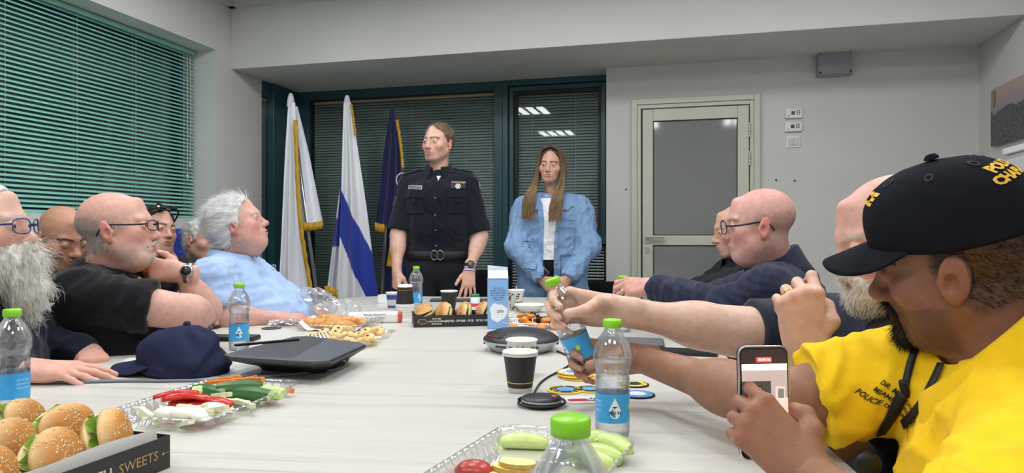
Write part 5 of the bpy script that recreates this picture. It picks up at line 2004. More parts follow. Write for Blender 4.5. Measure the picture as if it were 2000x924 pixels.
# ---- bald man in black jacket, arms folded
p = Person('bald man in black jacket with folded arms, farthest on the right side', at(1450, 560, 3.15))
N = at(1452, 513, 3.15)
P = Vector((N.x + 0.05, 3.15, 0.56))
p.head(at(1440, 450, 3.12), 176, -8, 0, 1.0, dict(skin=(212, 156, 130), ruddy=0.4, brow=(150, 130, 115), brow_a=0.5, stubble=(190, 160, 140), stubble_a=0.25, nose=1.1), N, 0.0035)
sh = sho(N, 178)
elL, wrL = at(1362, 577, 2.98), at(1430, 560, 2.86)
elR, wrR = at(1365, 575, 3.30), at(1400, 580, 3.0)
p.arm('L', sh['L'], elL, wrL, (0.7, 0.7, 0.1), (-0.5, -0.6, 0.3), RELAX, 0.008)
p.arm('R', sh['R'], elR, wrR, (0.3, -0.9, 0.1), (-1, 0, 0.2), FIST, 0.008)
p.stub(P, N)
p.body()
p.shirt(N, P, 178, sh, {'R': (elR, wrR), 'L': (elL, wrL)}, M_jack, wid=1.1, sleeve='long', amp=0.012, seed=10, h=0.009, baggy=0.008)
p.collar(M_jack, r=0.07, gap=30, hgt=0.045, drop=0.06, up=0.018)
p.trousers(P, 178, M_trou, M_shoe)
print('p9')

# ---- bald man with glasses in the navy shirt
p = Person('bald man with glasses in navy button shirt reaching along the table to a bottle', at(1520, 600, 2.4))
N = at(1515, 520, 2.42)
P = Vector((N.x + 0.12, 2.42, 0.56))
p.head(at(1482, 438, 2.36), 164, -4, 3, 1.04, dict(skin=(222, 164, 148), ruddy=0.8, red=(214, 126, 118), scalp=0.7, fringe=(136, 116, 106), fringe_top=0.045, fringe_a=0.45, w=1.04, fat=0.65, jaw=1.08, brow=(150, 120, 104), ear=1.05), N, 0.0034)
sh = sho(N, 165, w=0.205, drop=0.06)
sh['L'] = sh['L'] + Vector((-0.05, 0, -0.01))
elL, wrL = at(1428, 600, 2.26), at(1274, 560, 2.52)
elR, wrR = at(1400, 585, 2.72), at(1330, 592, 2.9)
CAPG = dict(curl=((30, 48, 30), (34, 50, 30), (40, 52, 30), (48, 52, 30)), spread=(6, 1, -3, -8),
   thumb=((0.018, 0.014, -0.006), (0.040, 0.040, -0.024), (0.040, 0.068, -0.044), (0.028, 0.092, -0.054)))
ML = p.arm('L', sh['L'], elL, wrL, (-0.95, 0.12, -0.02), (-0.1, -0.75, 0.6), CAPG, 0.0040)
p.arm('R', sh['R'], elR, wrR, (-1, 0, 0), (0, 0, 1), RELAX, 0.008)
p.stub(P, N)
p.body()
p.shirt(N, P, 165, sh, {'R': (elR, wrR), 'L': (elL, wrL)}, M_navy2, wid=1.2, belly=0.10, sleeve='long', amp=0.008, seed=11, h=0.0075, grow=0.012, el_r=0.06, cuff_r=0.048)
p.collar(M_navy2, r=0.082, hgt=0.045, drop=0.05, gap=24, rx=1.05, up=0.02)
p.trousers(P, 165, M_trou, M_shoe, wid=1.15)
p.glasses((52, 48, 50), y=0.118, w=0.027, hgt=0.021, r=0.0017)
ring_at(p, ML, 1, 2, curl=(40, 0, 0), spread=(6, 1, -3, -8), t=0.5, m=M_silver)
print('p10')

# ---- bald man with the white beard behind the cap
p = Person('bald white-bearded man in navy polo, fist raised, passing a bottle', at(1740, 700, 1.38))
N = at(1765, 600, 1.40)
P = Vector((N.x + 0.14, 1.42, 0.56))
p.head(at(1738, 462, 1.34), 176, -16, 0, 1.0, dict(skin=(228, 172, 154), hand=(224, 182, 156), ruddy=0.8, red=(216, 128, 116), scalp=0.5, brow=(206, 190, 178), eye=0.4, nose=1.1), N, 0.0029)
sh = sho(N, 172, w=0.19)
sh['R'] = at(1600, 640, 1.56)
elR, wrR = at(1435, 648, 1.52), at(1196, 606, 1.478)
sh['L'] = at(1800, 760, 1.20)
elL, wrL = at(1608, 850, 1.27), at(1574, 680, 1.26)
GR = dict(GRIP, fr=1.12)
MR = p.arm('R', sh['R'], elR, wrR, (-0.98, 0.05, 0.10), (0.05, 0.9, 0.4), GR, 0.0032, scale=1.03)
FS = dict(curl=((42, 70, 40), (66, 88, 50), (72, 90, 55), (76, 88, 55)), fr=1.08, spread=(4, 1, -3, -6),
          thumb=((0.020, 0.014, -0.004), (0.050, 0.040, -0.010), (0.052, 0.066, -0.030), (0.036, 0.086, -0.048)))
ML = p.arm('L', sh['L'], elL, wrL, (-0.10, 0.08, 1), (-0.15, -1, 0.12), FS, 0.0027, scale=1.06)
p.stub(P, N)
p.body()
p.shirt(N, P, 172, sh, {'R': (elR, wrR, 'short', 0.80), 'L': (elL, wrL)}, M_navy3, wid=1.15, belly=0.08, sleeve='short', amp=0.004, seed=12, h=0.007, sl_r=0.07, slen=0.62, grow=0.006)
p.collar(M_navy3, r=0.07, hgt=0.03, drop=0.045, gap=22, up=0.016)
p.trousers(P, 172, M_trou, M_shoe)
ring_at(p, ML, 1, 2, curl=(72, 0, 0), spread=(4, 1, -3, -6), t=0.35)

def bb(S):
 S.ell((0, 0.066, -0.098), (0.05, 0.045, 0.036), k=0.02)
 for s in (-1, 1):
  S.cap((s * 0.064, 0.0, -0.04), (s * 0.046, 0.045, -0.085), 0.011, 0.024, k=0.02)
  S.cap((0, 0.104, -0.052), (s * 0.03, 0.088, -0.068), 0.009, 0.009, k=0.01)
  S.cap((s * 0.03, 0.088, -0.068), (s * 0.024, 0.08, -0.095), 0.009, 0.014, k=0.012)
 S.ell((0, 0.108, -0.0685), (0.016, 0.012, 0.003), k=0.006, sub=True)

be = p.beard(bb, (214, 204, 190), 0.0024, amp=0.002, streak=150)
p.hair_strands(2200, 0.016, 0.0005, (232, 224, 212), (0, 0.5, -1), 8, 'beard_strands', lift=0.5, src=p.beard_local, parent=be)
print('p11')
# ---- man in the black cap and yellow polo, nearest on the right
def cap_parts(dome=0.118, z0=0.030, rx=0.087, ry=0.108, yc=-0.012, brim=0.074, crumple=None, tilt=0.0, seg=72, rows=16):
 """crown, brim, button, eyelet meshes in head-like coordinates (front +y)"""
 V, F = [], []
 for j in range(rows + 1):
  t = j / rows
  rad = (1 - t ** 2.6) ** 0.5 if t < 1 else 0.0
  rad = max(rad, 0.012)
  for k in range(seg):
   a = 2 * math.pi * k / seg
   fr = max(0.0, math.sin(a))
   seam = abs(((math.degrees(a) - 90) / 60.0 + 0.5) % 1 - 0.5) * 2   # 0 at the seams
   q = rad * (1 - 0.018 * max(0, 1 - seam * 6) * (1 if t > 0.05 else 0)) * (1 + 0.012 * math.sin(math.pi * t))
   x, y = rx * q * math.cos(a), yc + ry * q * math.sin(a)
   z = z0 + dome * t + 0.010 * fr * (1 - t) - 0.004 * (1 - fr) * (1 - t) + 0.006 * math.sin(math.pi * t) * fr
   V.append([x, y, z])
 V = np.array(V, np.float32)
 if crumple:
  V = crumple(V)
 for j in range(rows):
  for k in range(seg):
   l = (k + 1) % seg
   F.append((j * seg + k, j * seg + l, (j + 1) * seg + l, (j + 1) * seg + k))
 F.append(tuple(rows * seg + k for k in range(seg)))
 crown = mesh_from('crown', V, F)
 B, FB = [], []
 na, nr = 30, 8
 for i in range(na + 1):
  u = -1 + 2 * i / na
  a = math.radians(90 + u * 66)
  for r in range(nr + 1):
   t = r / nr
   ext = brim * (max(0.0, 1 - abs(u) ** 2.6) ** 0.5)
   bx_, by_ = rx * 0.99 * math.cos(a), yc + ry * 0.99 * math.sin(a)
   x = bx_ * (1 + 0.10 * t)
   y = by_ + ext * t
   z = z0 + 0.010 * max(0, math.sin(a)) + 0.003 - 0.20 * t * ext - 3.6 * (x ** 2) * t * ext / brim
   B.append((x, y, z))
 n = nr + 1
 for i in range(na):
  for r in range(nr):
   FB.append((i * n + r, i * n + r + 1, (i + 1) * n + r + 1, (i + 1) * n + r))
 return crown, mesh_from('brim', B, FB), V

p = Person('man in yellow polo and black cap filming with a phone, nearest on the right', (0.68, 0.96))
N = Vector((0.680, 0.965, 0.925))
P = Vector((0.80, 0.93, 0.56))
HC = Vector((0.622, 0.985, 1.071))
BR = (158, 108, 80)
M = p.head(HC, 137, -12, 15, 0.98, dict(skin=(150, 100, 74), hand=(164, 114, 84), ruddy=0.35, red=(150, 86, 66), fringe=(52, 38, 32), fringe_top=0.06, fringe_a=0.75, stubble=(58, 40, 34), stubble_a=0.45,
                                      brow=(30, 22, 20), fat=0.55, nose=1.2, ear=1.08, lip=(120, 74, 66), jaw=1.05), N, 0.0023)
shL, elL, wrL = Vector((0.600, 0.790, 0.845)), Vector((0.405, 0.620, 0.790)), at(1572, 918, 0.905)
shR, elR, wrR = at(1752, 738, 1.11), at(1512, 787, 1.14), at(1236, 700, 1.485)
PHONE = dict(curl=((50, 58, 30), (62, 70, 36), (66, 74, 40), (68, 72, 40)), spread=(6, 1, -4, -8), fr=1.05,
             thumb=((0.020, 0.012, -0.002), (0.046, 0.026, -0.004), (0.058, 0.044, -0.018), (0.056, 0.058, -0.034)))
ML = p.arm('L', shL, elL, wrL, at(1462, 812, 0.94) - wrL, Vector((-0.15, -1, 0.25)), PHONE, 0.0026, palm=(190, 140, 115))
MRc = p.arm('R', shR, elR, wrR, Vector((-0.97, 0.10, 0.03)), Vector((0.10, 0.9, 0.35)), dict(GRIP, fr=1.1), 0.0034, palm=(190, 140, 115))
p.stub(P, N)
p.body()
p.shirt(N, P, 150, {'R': shR, 'L': shL}, {'R': (elR, wrR), 'L': (elL, wrL, 'short', 0.92)}, M_yel, wid=1.1, belly=0.10, sleeve='short', amp=0.013, seed=13, h=0.006, sl_r=0.088, slen=0.66, grow=0.006)
p.collar(M_yel, r=0.086, hgt=0.036, drop=0.050, gap=38, up=0.062, tilt=1.0, rx=1.04)
p.trousers(P, 165, M_trou, M_shoe, wid=1.15)

def bb(S):
 S.ell((0, 0.082, -0.108), (0.026, 0.024, 0.024), k=0.012)
 for s in (-1, 1):
  S.cap((0, 0.103, -0.0545), (s * 0.026, 0.090, -0.064), 0.0052, 0.0045, k=0.006)
  S.cap((s * 0.026, 0.090, -0.064), (s * 0.023, 0.084, -0.095), 0.0045, 0.010, k=0.008)
  S.cap((s * 0.023, 0.080, -0.105), (s * 0.05, 0.03, -0.09), 0.008, 0.004, k=0.01)

be = p.beard(bb, (24, 19, 18), 0.002, amp=0.0012, streak=220)
p.hair_strands(1600, 0.011, 0.0004, (20, 16, 15), (0, 0.5, -1), 9, 'beard_strands', lift=0.7, src=p.beard_local, parent=be, curl=0.004)
hv, hq = p.head_local
p.hair_strands(3200, 0.007, 0.00035, (34, 24, 20), (0, -0.6, -0.6), 5, 'hair', lift=0.5, src=(hv, vnormals(hv, hq)),
               sel=lambda V: (V[:, 2] < 0.06) & (V[:, 2] > -0.062) & (V[:, 1] < 0.016 - 0.9 * np.maximum(-V[:, 2], 0)) & ((np.abs(V[:, 0]) < 0.0795) | (V[:, 1] < -0.042)), m=3)
M_cap = mat('black_cotton', srgb(24, 26, 32), 0.9, spec=0.1, noise=0.12, nscale=40, bump=0.4, bscale=600)
crown, brim, CV = cap_parts(dome=0.112, z0=0.032, rx=0.090, ry=0.112)
capo = p.add('cap', crown, M_cap, None, p.HM)
md = capo.modifiers.new('thick', 'SOLIDIFY')
md.thickness = 0.002
bo = p.add('brim', brim, M_cap, capo, p.HM)
md = bo.modifiers.new('thick', 'SOLIDIFY')
md.thickness = 0.004
p.add('button', lathe_mesh('button', [(0.0005, 0.008), (0.006, 0.007), (0.0095, 0.003), (0.010, 0)], 16), M_cap, capo, p.HM @ Matrix.Translation((0, -0.012, 0.145)))
cb = BVHTree.FromPolygons([tuple(map(float, v)) for v in CV], [tuple(q.vertices) for q in crown.polygons])

def on_cap(V2, F2, az, z, name, m, parent, lift=0.0016, up=(0, 0, 1)):
 n = Vector((math.cos(math.radians(az)), math.sin(math.radians(az)), 0.25)).normalized()
 upv = Vector((0, 0, 1))
 upv = (upv - n * upv.dot(n)).normalized()
 x = upv.cross(n)
 c0 = Vector((0, -0.012, z))
 out = []
 for q in V2:
  o = c0 + x * float(q[0]) + upv * float(q[1])
  hit = cb.ray_cast(o + n * 0.3, -n, 0.4)
  out.append((hit[0] if hit[0] is not None else o + n * 0.1) + n * lift)
 return p.add(name, mesh_from(name, [tuple(q) for q in out], F2, smooth=False), m, parent, p.HM)

for s, zz, az in (('POLICE', 0.098, 262), ('CHAPLAIN', 0.081, 262)):
 V, F = text_data(s, 0.0175, 0, 0.0009)
 on_cap(V, F, az, zz, 'cap_lettering', M_gthread, capo)
V, F = text_data('POLICE', 0.024, 0, 0.0014)
on_cap(V, F, 92, 0.092, 'cap_lettering', M_gthread, capo)
for az in (30, 90, 150, 210, 270, 330):
 a = [(0.0035 * math.cos(k * math.pi / 6), 0.0035 * math.sin(k * math.pi / 6)) for k in range(12)]
 on_cap([(0.9 * x, 0.9 * y) for x, y in a] + [(1.7 * x, 1.7 * y) for x, y in a], [(k, (k + 1) % 12, 12 + (k + 1) % 12, 12 + k) for k in range(12)], az + 30, 0.115, 'eyelet', mat('eyelet_thread', srgb(14, 14, 18), 0.8), capo, 0.0022)
# lettering on the chest
for i, s in enumerate(('DR. MAXON GAS', 'MIAMI GARDENS', 'POLICE DEPARTMENT')):
 q, n = p.pix(1768, 780)
 r_, _ = p.pix(1780, 796)
 base = (r_ - q).normalized()
 p.text_cloth(s, 0.0095, q - n.cross(base).normalized() * 0.0125 * i, n, n.cross(base), 'chest_lettering', M_bthread, lift=0.0025, bold=0.0002)

# lanyard
def strap(pix, w, name, m, parent=None, lift=0.004, thick=0.0015):
 V, F = [], []
 Q = []
 for u, v in pix:
  q, n = p.pix(u, v, None)
  if q is not None:
   Q.append((q + n * lift, n))
 pts = smooth_curve([a for a, b in Q], 5)
 nn = smooth_curve([b for a, b in Q], 5)
 for i, q in enumerate(pts):
  t = (pts[min(i + 1, len(pts) - 1)] - pts[max(i - 1, 0)]).normalized()
  sd = t.cross(nn[i]).normalized()
  V += [q - sd * w, q + sd * w]
 for i in range(len(pts) - 1):
  F.append((2 * i, 2 * i + 1, 2 * i + 3, 2 * i + 2))
 o = p.add(name, mesh_from(name, [tuple(v) for v in V], F), m, parent)
 md = o.modifiers.new('thick', 'SOLIDIFY')
 md.thickness = thick
 return o

M_lan = mat('black_lanyard', srgb(18, 18, 20), 0.55)
ln = strap([(1796, 668), (1782, 700), (1772, 740), (1770, 762)], 0.005, 'lanyard', M_lan, None)
strap([(1766, 770), (1742, 805), (1716, 845), (1694, 890), (1684, 930)], 0.008, 'strap', M_lan, ln, 0.006)
strap([(1842, 712), (1822, 755), (1795, 800), (1768, 830), (1745, 880), (1722, 930)], 0.0065, 'strap', M_lan, ln, 0.005)
for (u, v) in ((1772, 758),):
 q, n = p.pix(u, v)
 R_ = rot_cols((0.3, 0.2, -0.8), n).to_4x4()
 p.add('clasp', box_mesh('clasp', (-0.006, -0.014, 0), (0.006, 0.014, 0.008), 0.002), M_black, ln, Matrix.Translation(q + n * 0.004) @ R_)
q, n = p.pix(1690, 905)
p.add('badge_reel', lathe_mesh('badge_reel', [(0.001, 0.008), (0.016, 0.008), (0.019, 0.004), (0.019, 0)], 28), M_black, ln, Matrix.Translation(q + n * 0.006) @ n.to_track_quat('Z', 'Y').to_matrix().to_4x4())

# the phone he holds
ph = empty('mobile_phone', (0, 0, 0), 'black smartphone held up, screen showing the meeting being filmed', 'phone')
pc = at(1494, 786, 0.985)
ph.matrix_world = Matrix.Translation(pc) @ Matrix.Rotation(math.radians(8), 4, 'Z') @ Matrix.Rotation(math.radians(-4), 4, 'X') @ Matrix.Rotation(math.radians(0.5), 4, 'Y')

def rr_slab(w, h_, d, r, name, y0=0.0):
 poly = round_rect(-w / 2, w / 2, -h_ / 2, h_ / 2, r, 6)
 me = slab_mesh(name, poly, 0, d, min(0.0012, d * 0.3))
 return me

RX = Matrix.Rotation(math.pi / 2, 4, 'X')                       # slab z -> -y (towards the camera)
link('phone_case', rr_slab(0.075, 0.157, 0.009, 0.011, 'phone_case'), mat('phone_case', srgb(30, 30, 32), 0.3), ph, Matrix.Translation((0, 0.009, 0)) @ RX)
link('metal_rim', tube_mesh('metal_rim', [(x, 0.0015, z) for x, z in round_rect(-0.0372, 0.0372, -0.0782, 0.0782, 0.0115, 6)], 0.0018, 6, closed=True), M_silver, ph)
scr = link('screen', rr_slab(0.068, 0.149, 0.0006, 0.008, 'screen'), mat('screen_dark', srgb(40, 30, 32), 0.15, emit=srgb(60, 46, 48), estr=0.5), ph, Matrix.Translation((0, 0.0, 0)) @ RX)

def scr_rect(nm, x0, x1, z0, z1, rgb, k, e=1.0):
 me = box_mesh(nm, (x0, -0.0010 - 0.0002 * k, z0), (x1, -0.0007, z1))
 o = link(nm, me, mat('screen_' + nm + str(k), srgb(*rgb), 0.2, emit=srgb(*rgb), estr=e), ph)
 o.parent = scr
 o.matrix_basis = (RX).inverted()
 return o

scr_rect('picture_wall', -0.034, 0.034, -0.045, 0.045, (176, 160, 160), 1, 0.7)
scr_rect('picture_beam', -0.034, 0.034, 0.045, 0.054, (250, 214, 214), 2, 1.0)
scr_rect('picture_window', -0.034, 0.009, -0.005, 0.030, (52, 58, 62), 3, 0.8)
scr_rect('picture_door', 0.016, 0.030, -0.005, 0.022, (206, 196, 190), 4, 0.7)
scr_rect('picture_door_glass', 0.019, 0.028, -0.005, 0.019, (120, 116, 114), 5, 0.7)
scr_rect('picture_arm', -0.034, 0.034, -0.045, 0.006, (238, 186, 180), 6, 0.9)
scr_rect('picture_hair', -0.014, -0.005, 0.006, 0.024, (60, 36, 30), 7, 0.8)
scr_rect('picture_face', -0.012, -0.007, 0.010, 0.021, (206, 140, 120), 8, 0.8)
scr_rect('record_timer', -0.012, 0.010, 0.0565, 0.0635, (240, 60, 60), 9, 1.6)
V, F = text_data('00:00:36', 0.0055, 0, 0.0001)
me = mesh_from('timer_digits', np.stack([V[:, 0] - 0.001, np.full(len(V), -0.0034), V[:, 1] + 0.060], 1), F, smooth=False)
o = link('timer_digits', me, mat('timer_white', srgb(255, 225, 225), 0.3, emit=srgb(255, 210, 210), estr=1.2), scr)
o.matrix_basis = RX.inverted()
print('p12')
# ------------------------------------------------------------------ things on the table
M_pet = clear_mat('clear_bottle', (0.97, 0.98, 0.99), 0.09, 0.02, 0.75, haze=0.03)
M_tray = clear_mat('clear_tray', (0.965, 0.97, 0.97), 0.06, 0.03, 0.5, haze=0.03)
M_lime = mat('lime_cap', srgb(140, 214, 40), 0.35, noise=0.02)
M_lab = mat('label_blue', srgb(58, 164, 226), 0.3, noise=0.10, nscale=60)
M_labw = mat('label_white', srgb(236, 242, 246), 0.35)
M_labd = mat('label_dark', srgb(24, 36, 60), 0.4)
M_labg = mat('label_green', srgb(190, 214, 60), 0.4)

def wrap(V2, r, z0, ang=0.0):
 """flat drawing -> cylinder of radius r, centred at the -y side"""
 a = np.asarray(V2, np.float32)
 th = a[:, 0] / r + ang
 return np.stack([np.sin(th) * r, -np.cos(th) * r, a[:, 1] + z0], 1)

def grid2(w, h_, nx, ny):
 V = [((i / nx - .5) * w, (j / ny - .5) * h_) for j in range(ny + 1) for i in range(nx + 1)]
 F = [(j * (nx + 1) + i, j * (nx + 1) + i + 1, (j + 1) * (nx + 1) + i + 1, (j + 1) * (nx + 1) + i) for j in range(ny) for i in range(nx)]
 return V, F

BP = [(0.0, 0.001), (0.022, 0.0), (0.0285, 0.003), (0.031, 0.011), (0.0312, 0.026), (0.0300, 0.030), (0.0300, 0.082), (0.0312, 0.086), (0.0298, 0.0905), (0.0312, 0.095),
      (0.0298, 0.0995), (0.0308, 0.104), (0.0290, 0.110), (0.0285, 0.114), (0.0305, 0.121), (0.0335, 0.131), (0.0342, 0.140), (0.0335, 0.150), (0.0300, 0.163), (0.0240, 0.175),
      (0.0180, 0.184), (0.0148, 0.189), (0.0142, 0.193), (0.0142, 0.197)]

def drop_shape(s, n=20):
 pts = []
 for k in range(n):
  a = 2 * math.pi * k / n
  y = -math.cos(a)
  x = math.sin(a) * (1.0 if y < 0 else (1 - y) ** 0.8)
  pts.append((x * s * 0.8, y * s * (1 if y < 0 else 1.7)))
 return pts

bottle_parts = {}

def bottle_tpl(level):
 key = round(level, 3)
 if key in bottle_parts:
  return bottle_parts[key]
 if 'shell' not in bottle_parts:
  bottle_parts['shell'] = lathe_mesh('bottle_shell', BP, 40)
  bottle_parts['shell'].materials.append(M_pet)
  cp = [(0.0005, 0.2085), (0.0145, 0.2085), (0.0162, 0.2065), (0.0164, 0.194), (0.0150, 0.1935)]
  V, F = [], []
  me = lathe_mesh('bottle_cap', cp, 64)
  for v in me.vertices:
   k = math.atan2(v.co.y, v.co.x)
   if 0.195 < v.co.z < 0.207 and (v.co.x ** 2 + v.co.y ** 2) > 0.0155 ** 2:
    f = 1 + 0.018 * (1 if int((k + math.pi) / (2 * math.pi) * 64 + 0.5) % 2 else -1)
    v.co.x *= f
    v.co.y *= f
  me.materials.append(M_lime)
  bottle_parts['cap'] = me
  g, f = grid2(0.0304 * 2 * math.pi, 0.050, 48, 2)
  me = mesh_from('label', wrap(g, 0.0304, 0.056), f)
  me.materials.append(M_lab)
  bottle_parts['label'] = me
  d = drop_shape(0.0135)
  me = mesh_from('drop_emblem', wrap(d, 0.0307, 0.053), [tuple(range(len(d)))], smooth=False)
  me.materials.append(M_labw)
  bottle_parts['drop_emblem'] = me
  V, F = text_data(heb('מי עדן'), 0.0085, 0, 0.00025)
  me = mesh_from('label_lettering', wrap(V[:, :2], 0.0309, 0.0495), F, smooth=False)
  me.materials.append(M_labd)
  bottle_parts['label_lettering'] = me
  tri = [(-0.006, 0.005), (-0.001, 0.0068), (0.006, 0.006), (0.001, 0.0045), (-0.001, 0.0015), (-0.002, 0.0045)]
  me = mesh_from('label_mark', wrap(tri, 0.0309, 0.054), [tuple(range(6))], smooth=False)
  me.materials.append(M_labd)
  bottle_parts['label_mark'] = me
  V, F = text_data('מעיין טבעי', 0.0045, 0, 0.0)
  V, F = text_data(heb('מים מינרליים'), 0.0048, 0, 0.0)
  L = []
  for k in range(3):
   W = V[:, :2].copy()
   W[:, 1] += 0.012 - 0.008 * k
   L.append(W)
  n = len(V)
  me = mesh_from('label_small_print', wrap(np.concatenate(L), 0.0308, 0.056, -1.25), [tuple(i + n * k for i in f_) for k in range(3) for f_ in F], smooth=False)
  me.materials.append(M_labw)
  bottle_parts['label_small_print'] = me
  cc = [(0.005 * math.cos(k * math.pi / 8), 0.006 * math.sin(k * math.pi / 8)) for k in range(16)]
  me = mesh_from('label_spot', wrap(cc, 0.0308, 0.058, 1.1), [tuple(range(16))], smooth=False)
  me.materials.append(M_labg)
  bottle_parts['label_spot'] = me
 prof = [(r - 0.0012, z) for r, z in BP if 0.003 <= z < level]
 prof = [(0.0005, 0.003)] + prof
 rl = float(np.interp(level, [z for r, z in BP], [r for r, z in BP])) - 0.0012
 prof += [(rl, level), (0.0005, level)]
 me = lathe_mesh('water', prof, 40)
 me.materials.append(water_mat())
 bottle_parts[key] = me
 return me

def bottle(label, loc, rotz=0.0, level=0.13, mx=None):
 w = bottle_tpl(level)
 e = empty('water_bottle', loc, label, 'bottle', 'small mineral water bottles', rotz)
 if mx is not None:
  e.matrix_world = mx
 link('bottle_shell', bottle_parts['shell'], None, e)
 link('bottle_cap', bottle_parts['cap'], None, e)
 link('water', w, None, e)
 lb = link('label', bottle_parts['label'], None, e)
 for k in ('drop_emblem', 'label_lettering', 'label_mark', 'label_small_print', 'label_spot'):
  link(k, bottle_parts[k], None, lb)
 return e

def face_cam(p_, extra=0.0):
 """turn about z so that a thing's -y side looks at the camera"""
 return math.atan2(p_.y, p_.x) - math.pi / 2 + extra

def tp(u, v):
 q = on_table(u, v)
 q.z = TABLE_Z + 0.0005
 return q

q = tp(24, 806)
bottle('water bottle at the left frame edge beside the bearded man\'s hand', q, face_cam(q, 1.9), 0.085)
q = tp(467, 683)
bottle('water bottle between the navy cap and the black conference unit', q, face_cam(q, 0.0), 0.128)
q = tp(813, 603)
bottle('water bottle behind the stacked cups in front of the officer', q, face_cam(q, 0.5), 0.13)
q = at(1216, 640, 2.60)
q.z = TABLE_Z + 0.0005
bottle('water bottle in the hand of the bald man in navy shirt', q, face_cam(q, 0.3), 0.10)
q = tp(1196, 854)
bottle('full upright water bottle with its label to the camera, beside the clear fruit tray', q, face_cam(q, 0.15), 0.137)
q = Vector((0.0475, 0.565, TABLE_Z + 0.0005))
bottle('nearest water bottle, only cap and shoulders showing at the bottom', q, 0.3, 0.12)
top, bot = at(1078, 534, 1.435), at(1146, 722, 1.475)
zz = (top - bot).normalized()
Rb = rot_cols(Vector((-0.15, 1, 0)), zz)
mxb = Matrix.Translation(bot) @ Rb.to_4x4() @ Matrix.Rotation(-1.3, 4, 'Z')
bottle('tilted water bottle being passed between two reaching hands', bot, 0, 0.075, mxb)

# ---- cups
def cup_mesh(name, rt, rb, h_, th=0.0016, z0=0.0):
 return lathe_mesh(name, [(0.001, z0 + 0.004), (rb - 0.002, z0 + 0.004), (rb - 0.001, z0), (rb, z0), (rt, z0 + h_), (rt + 0.0025, z0 + h_ + 0.0005), (rt + 0.003, z0 + h_ + 0.003), (rt + 0.001, z0 + h_ + 0.0045),
                             (rt - th, z0 + h_ + 0.002), (rb - th, z0 + 0.008), (0.001, z0 + 0.007)], 36)

M_cupk = mat('black_paper', srgb(34, 32, 32), 0.5, noise=0.05)
M_cupw = mat('white_paper', srgb(234, 232, 226), 0.55)
M_coffee = mat('coffee', srgb(60, 38, 24), 0.15)

def sleeve(e, m, rt, rb, h_, a, b, name='sleeve', d=0.0006):
 r0, r1 = rb + (rt - rb) * a + d, rb + (rt - rb) * b + d
 return link(name, lathe_mesh(name, [(r0, h_ * a), (r1, h_ * b)], 36), m, e)

q = tp(1016, 764)
e = empty('paper_cup', q, 'black paper cup with gold line and white rim, nearest on the table', 'cup', 'paper cups')
link('cup', cup_mesh('cup', 0.0385, 0.0265, 0.088), M_cupw, e)
sl = sleeve(e, M_cupk, 0.0385, 0.0265, 0.088, 0.12, 0.94)
link('gold_line', lathe_mesh('gold_line', [(0.0303, 0.0215), (0.0305, 0.0235)], 36), M_gold, sl)
link('second_rim', lathe_mesh('second_rim', [(0.0400, 0.083), (0.0418, 0.085), (0.0400, 0.087)], 36), M_cupw, e)
q = tp(1019, 733)
e = empty('paper_cup', q, 'white paper cup with small dark print behind the black cup', 'cup', 'paper cups')
link('cup', cup_mesh('cup', 0.0385, 0.0265, 0.088), M_cupw, e)
for s, a0 in (('Coffee', 0.0), ('time', 0.9), ('hot', -0.9), ('Coffee', 1.8)):
 V, F = text_data(s, 0.011, 0, 0.0002)
 link('cup_print', mesh_from('cup_print', wrap(V[:, :2], 0.0378, 0.074, a0), F, smooth=False), M_labd, e)
q = tp(877, 606)
e = empty('paper_cup', q, 'plain black paper cup standing before the officer', 'cup', 'paper cups')
link('cup', cup_mesh('cup', 0.040, 0.028, 0.090), M_cupw, e)
sleeve(e, M_cupk, 0.040, 0.028, 0.090, 0.02, 0.97)
q = tp(768, 604)
e = empty('paper_cup', q, 'white paper cup with blue bands beside the stacked cups', 'cup', 'paper cups')
link('cup', cup_mesh('cup', 0.034, 0.025, 0.078), M_cupw, e)
M_cb = mat('cup_blue', srgb(52, 70, 160), 0.5)
sleeve(e, M_cb, 0.034, 0.025, 0.078, 0.62, 0.9, 'blue_band')
sleeve(e, M_cb, 0.034, 0.025, 0.078, 0.10, 0.24, 'blue_band')
q = tp(1008, 606)
e = empty('paper_cup', q, 'black and white patterned paper cup with white stirrer', 'cup', 'paper cups')
link('cup', cup_mesh('cup', 0.040, 0.028, 0.095), M_cupw, e)
rs = random.Random(4)
VV, FF = [], []
for k in range(70):
 a0, z = rs.uniform(-3.1, 3.1), rs.uniform(0.008, 0.088)
 w_, h2, t_ = rs.uniform(0.005, 0.011), rs.uniform(0.002, 0.004), rs.uniform(-0.5, 0.5)
 r_ = 0.028 + 0.012 * z / 0.095 + 0.0008
 qd = [(x * math.cos(t_) - y * math.sin(t_), x * math.sin(t_) + y * math.cos(t_)) for x, y in ((-w_, -h2), (w_, -h2), (w_, h2), (-w_, h2))]
 W = wrap(qd, r_, z, a0)
 FF.append(tuple(range(len(VV), len(VV) + 4)))
 VV += [tuple(x) for x in W]
link('dark_pattern', mesh_from('dark_pattern', VV, FF, smooth=False), M_cupk, e)['kind'] = 'stuff'
link('stirrer', tube_mesh('stirrer', [(0.015, 0.01, 0.01), (0.0, -0.036, 0.118)], 0.0018, 6), M_white, e)
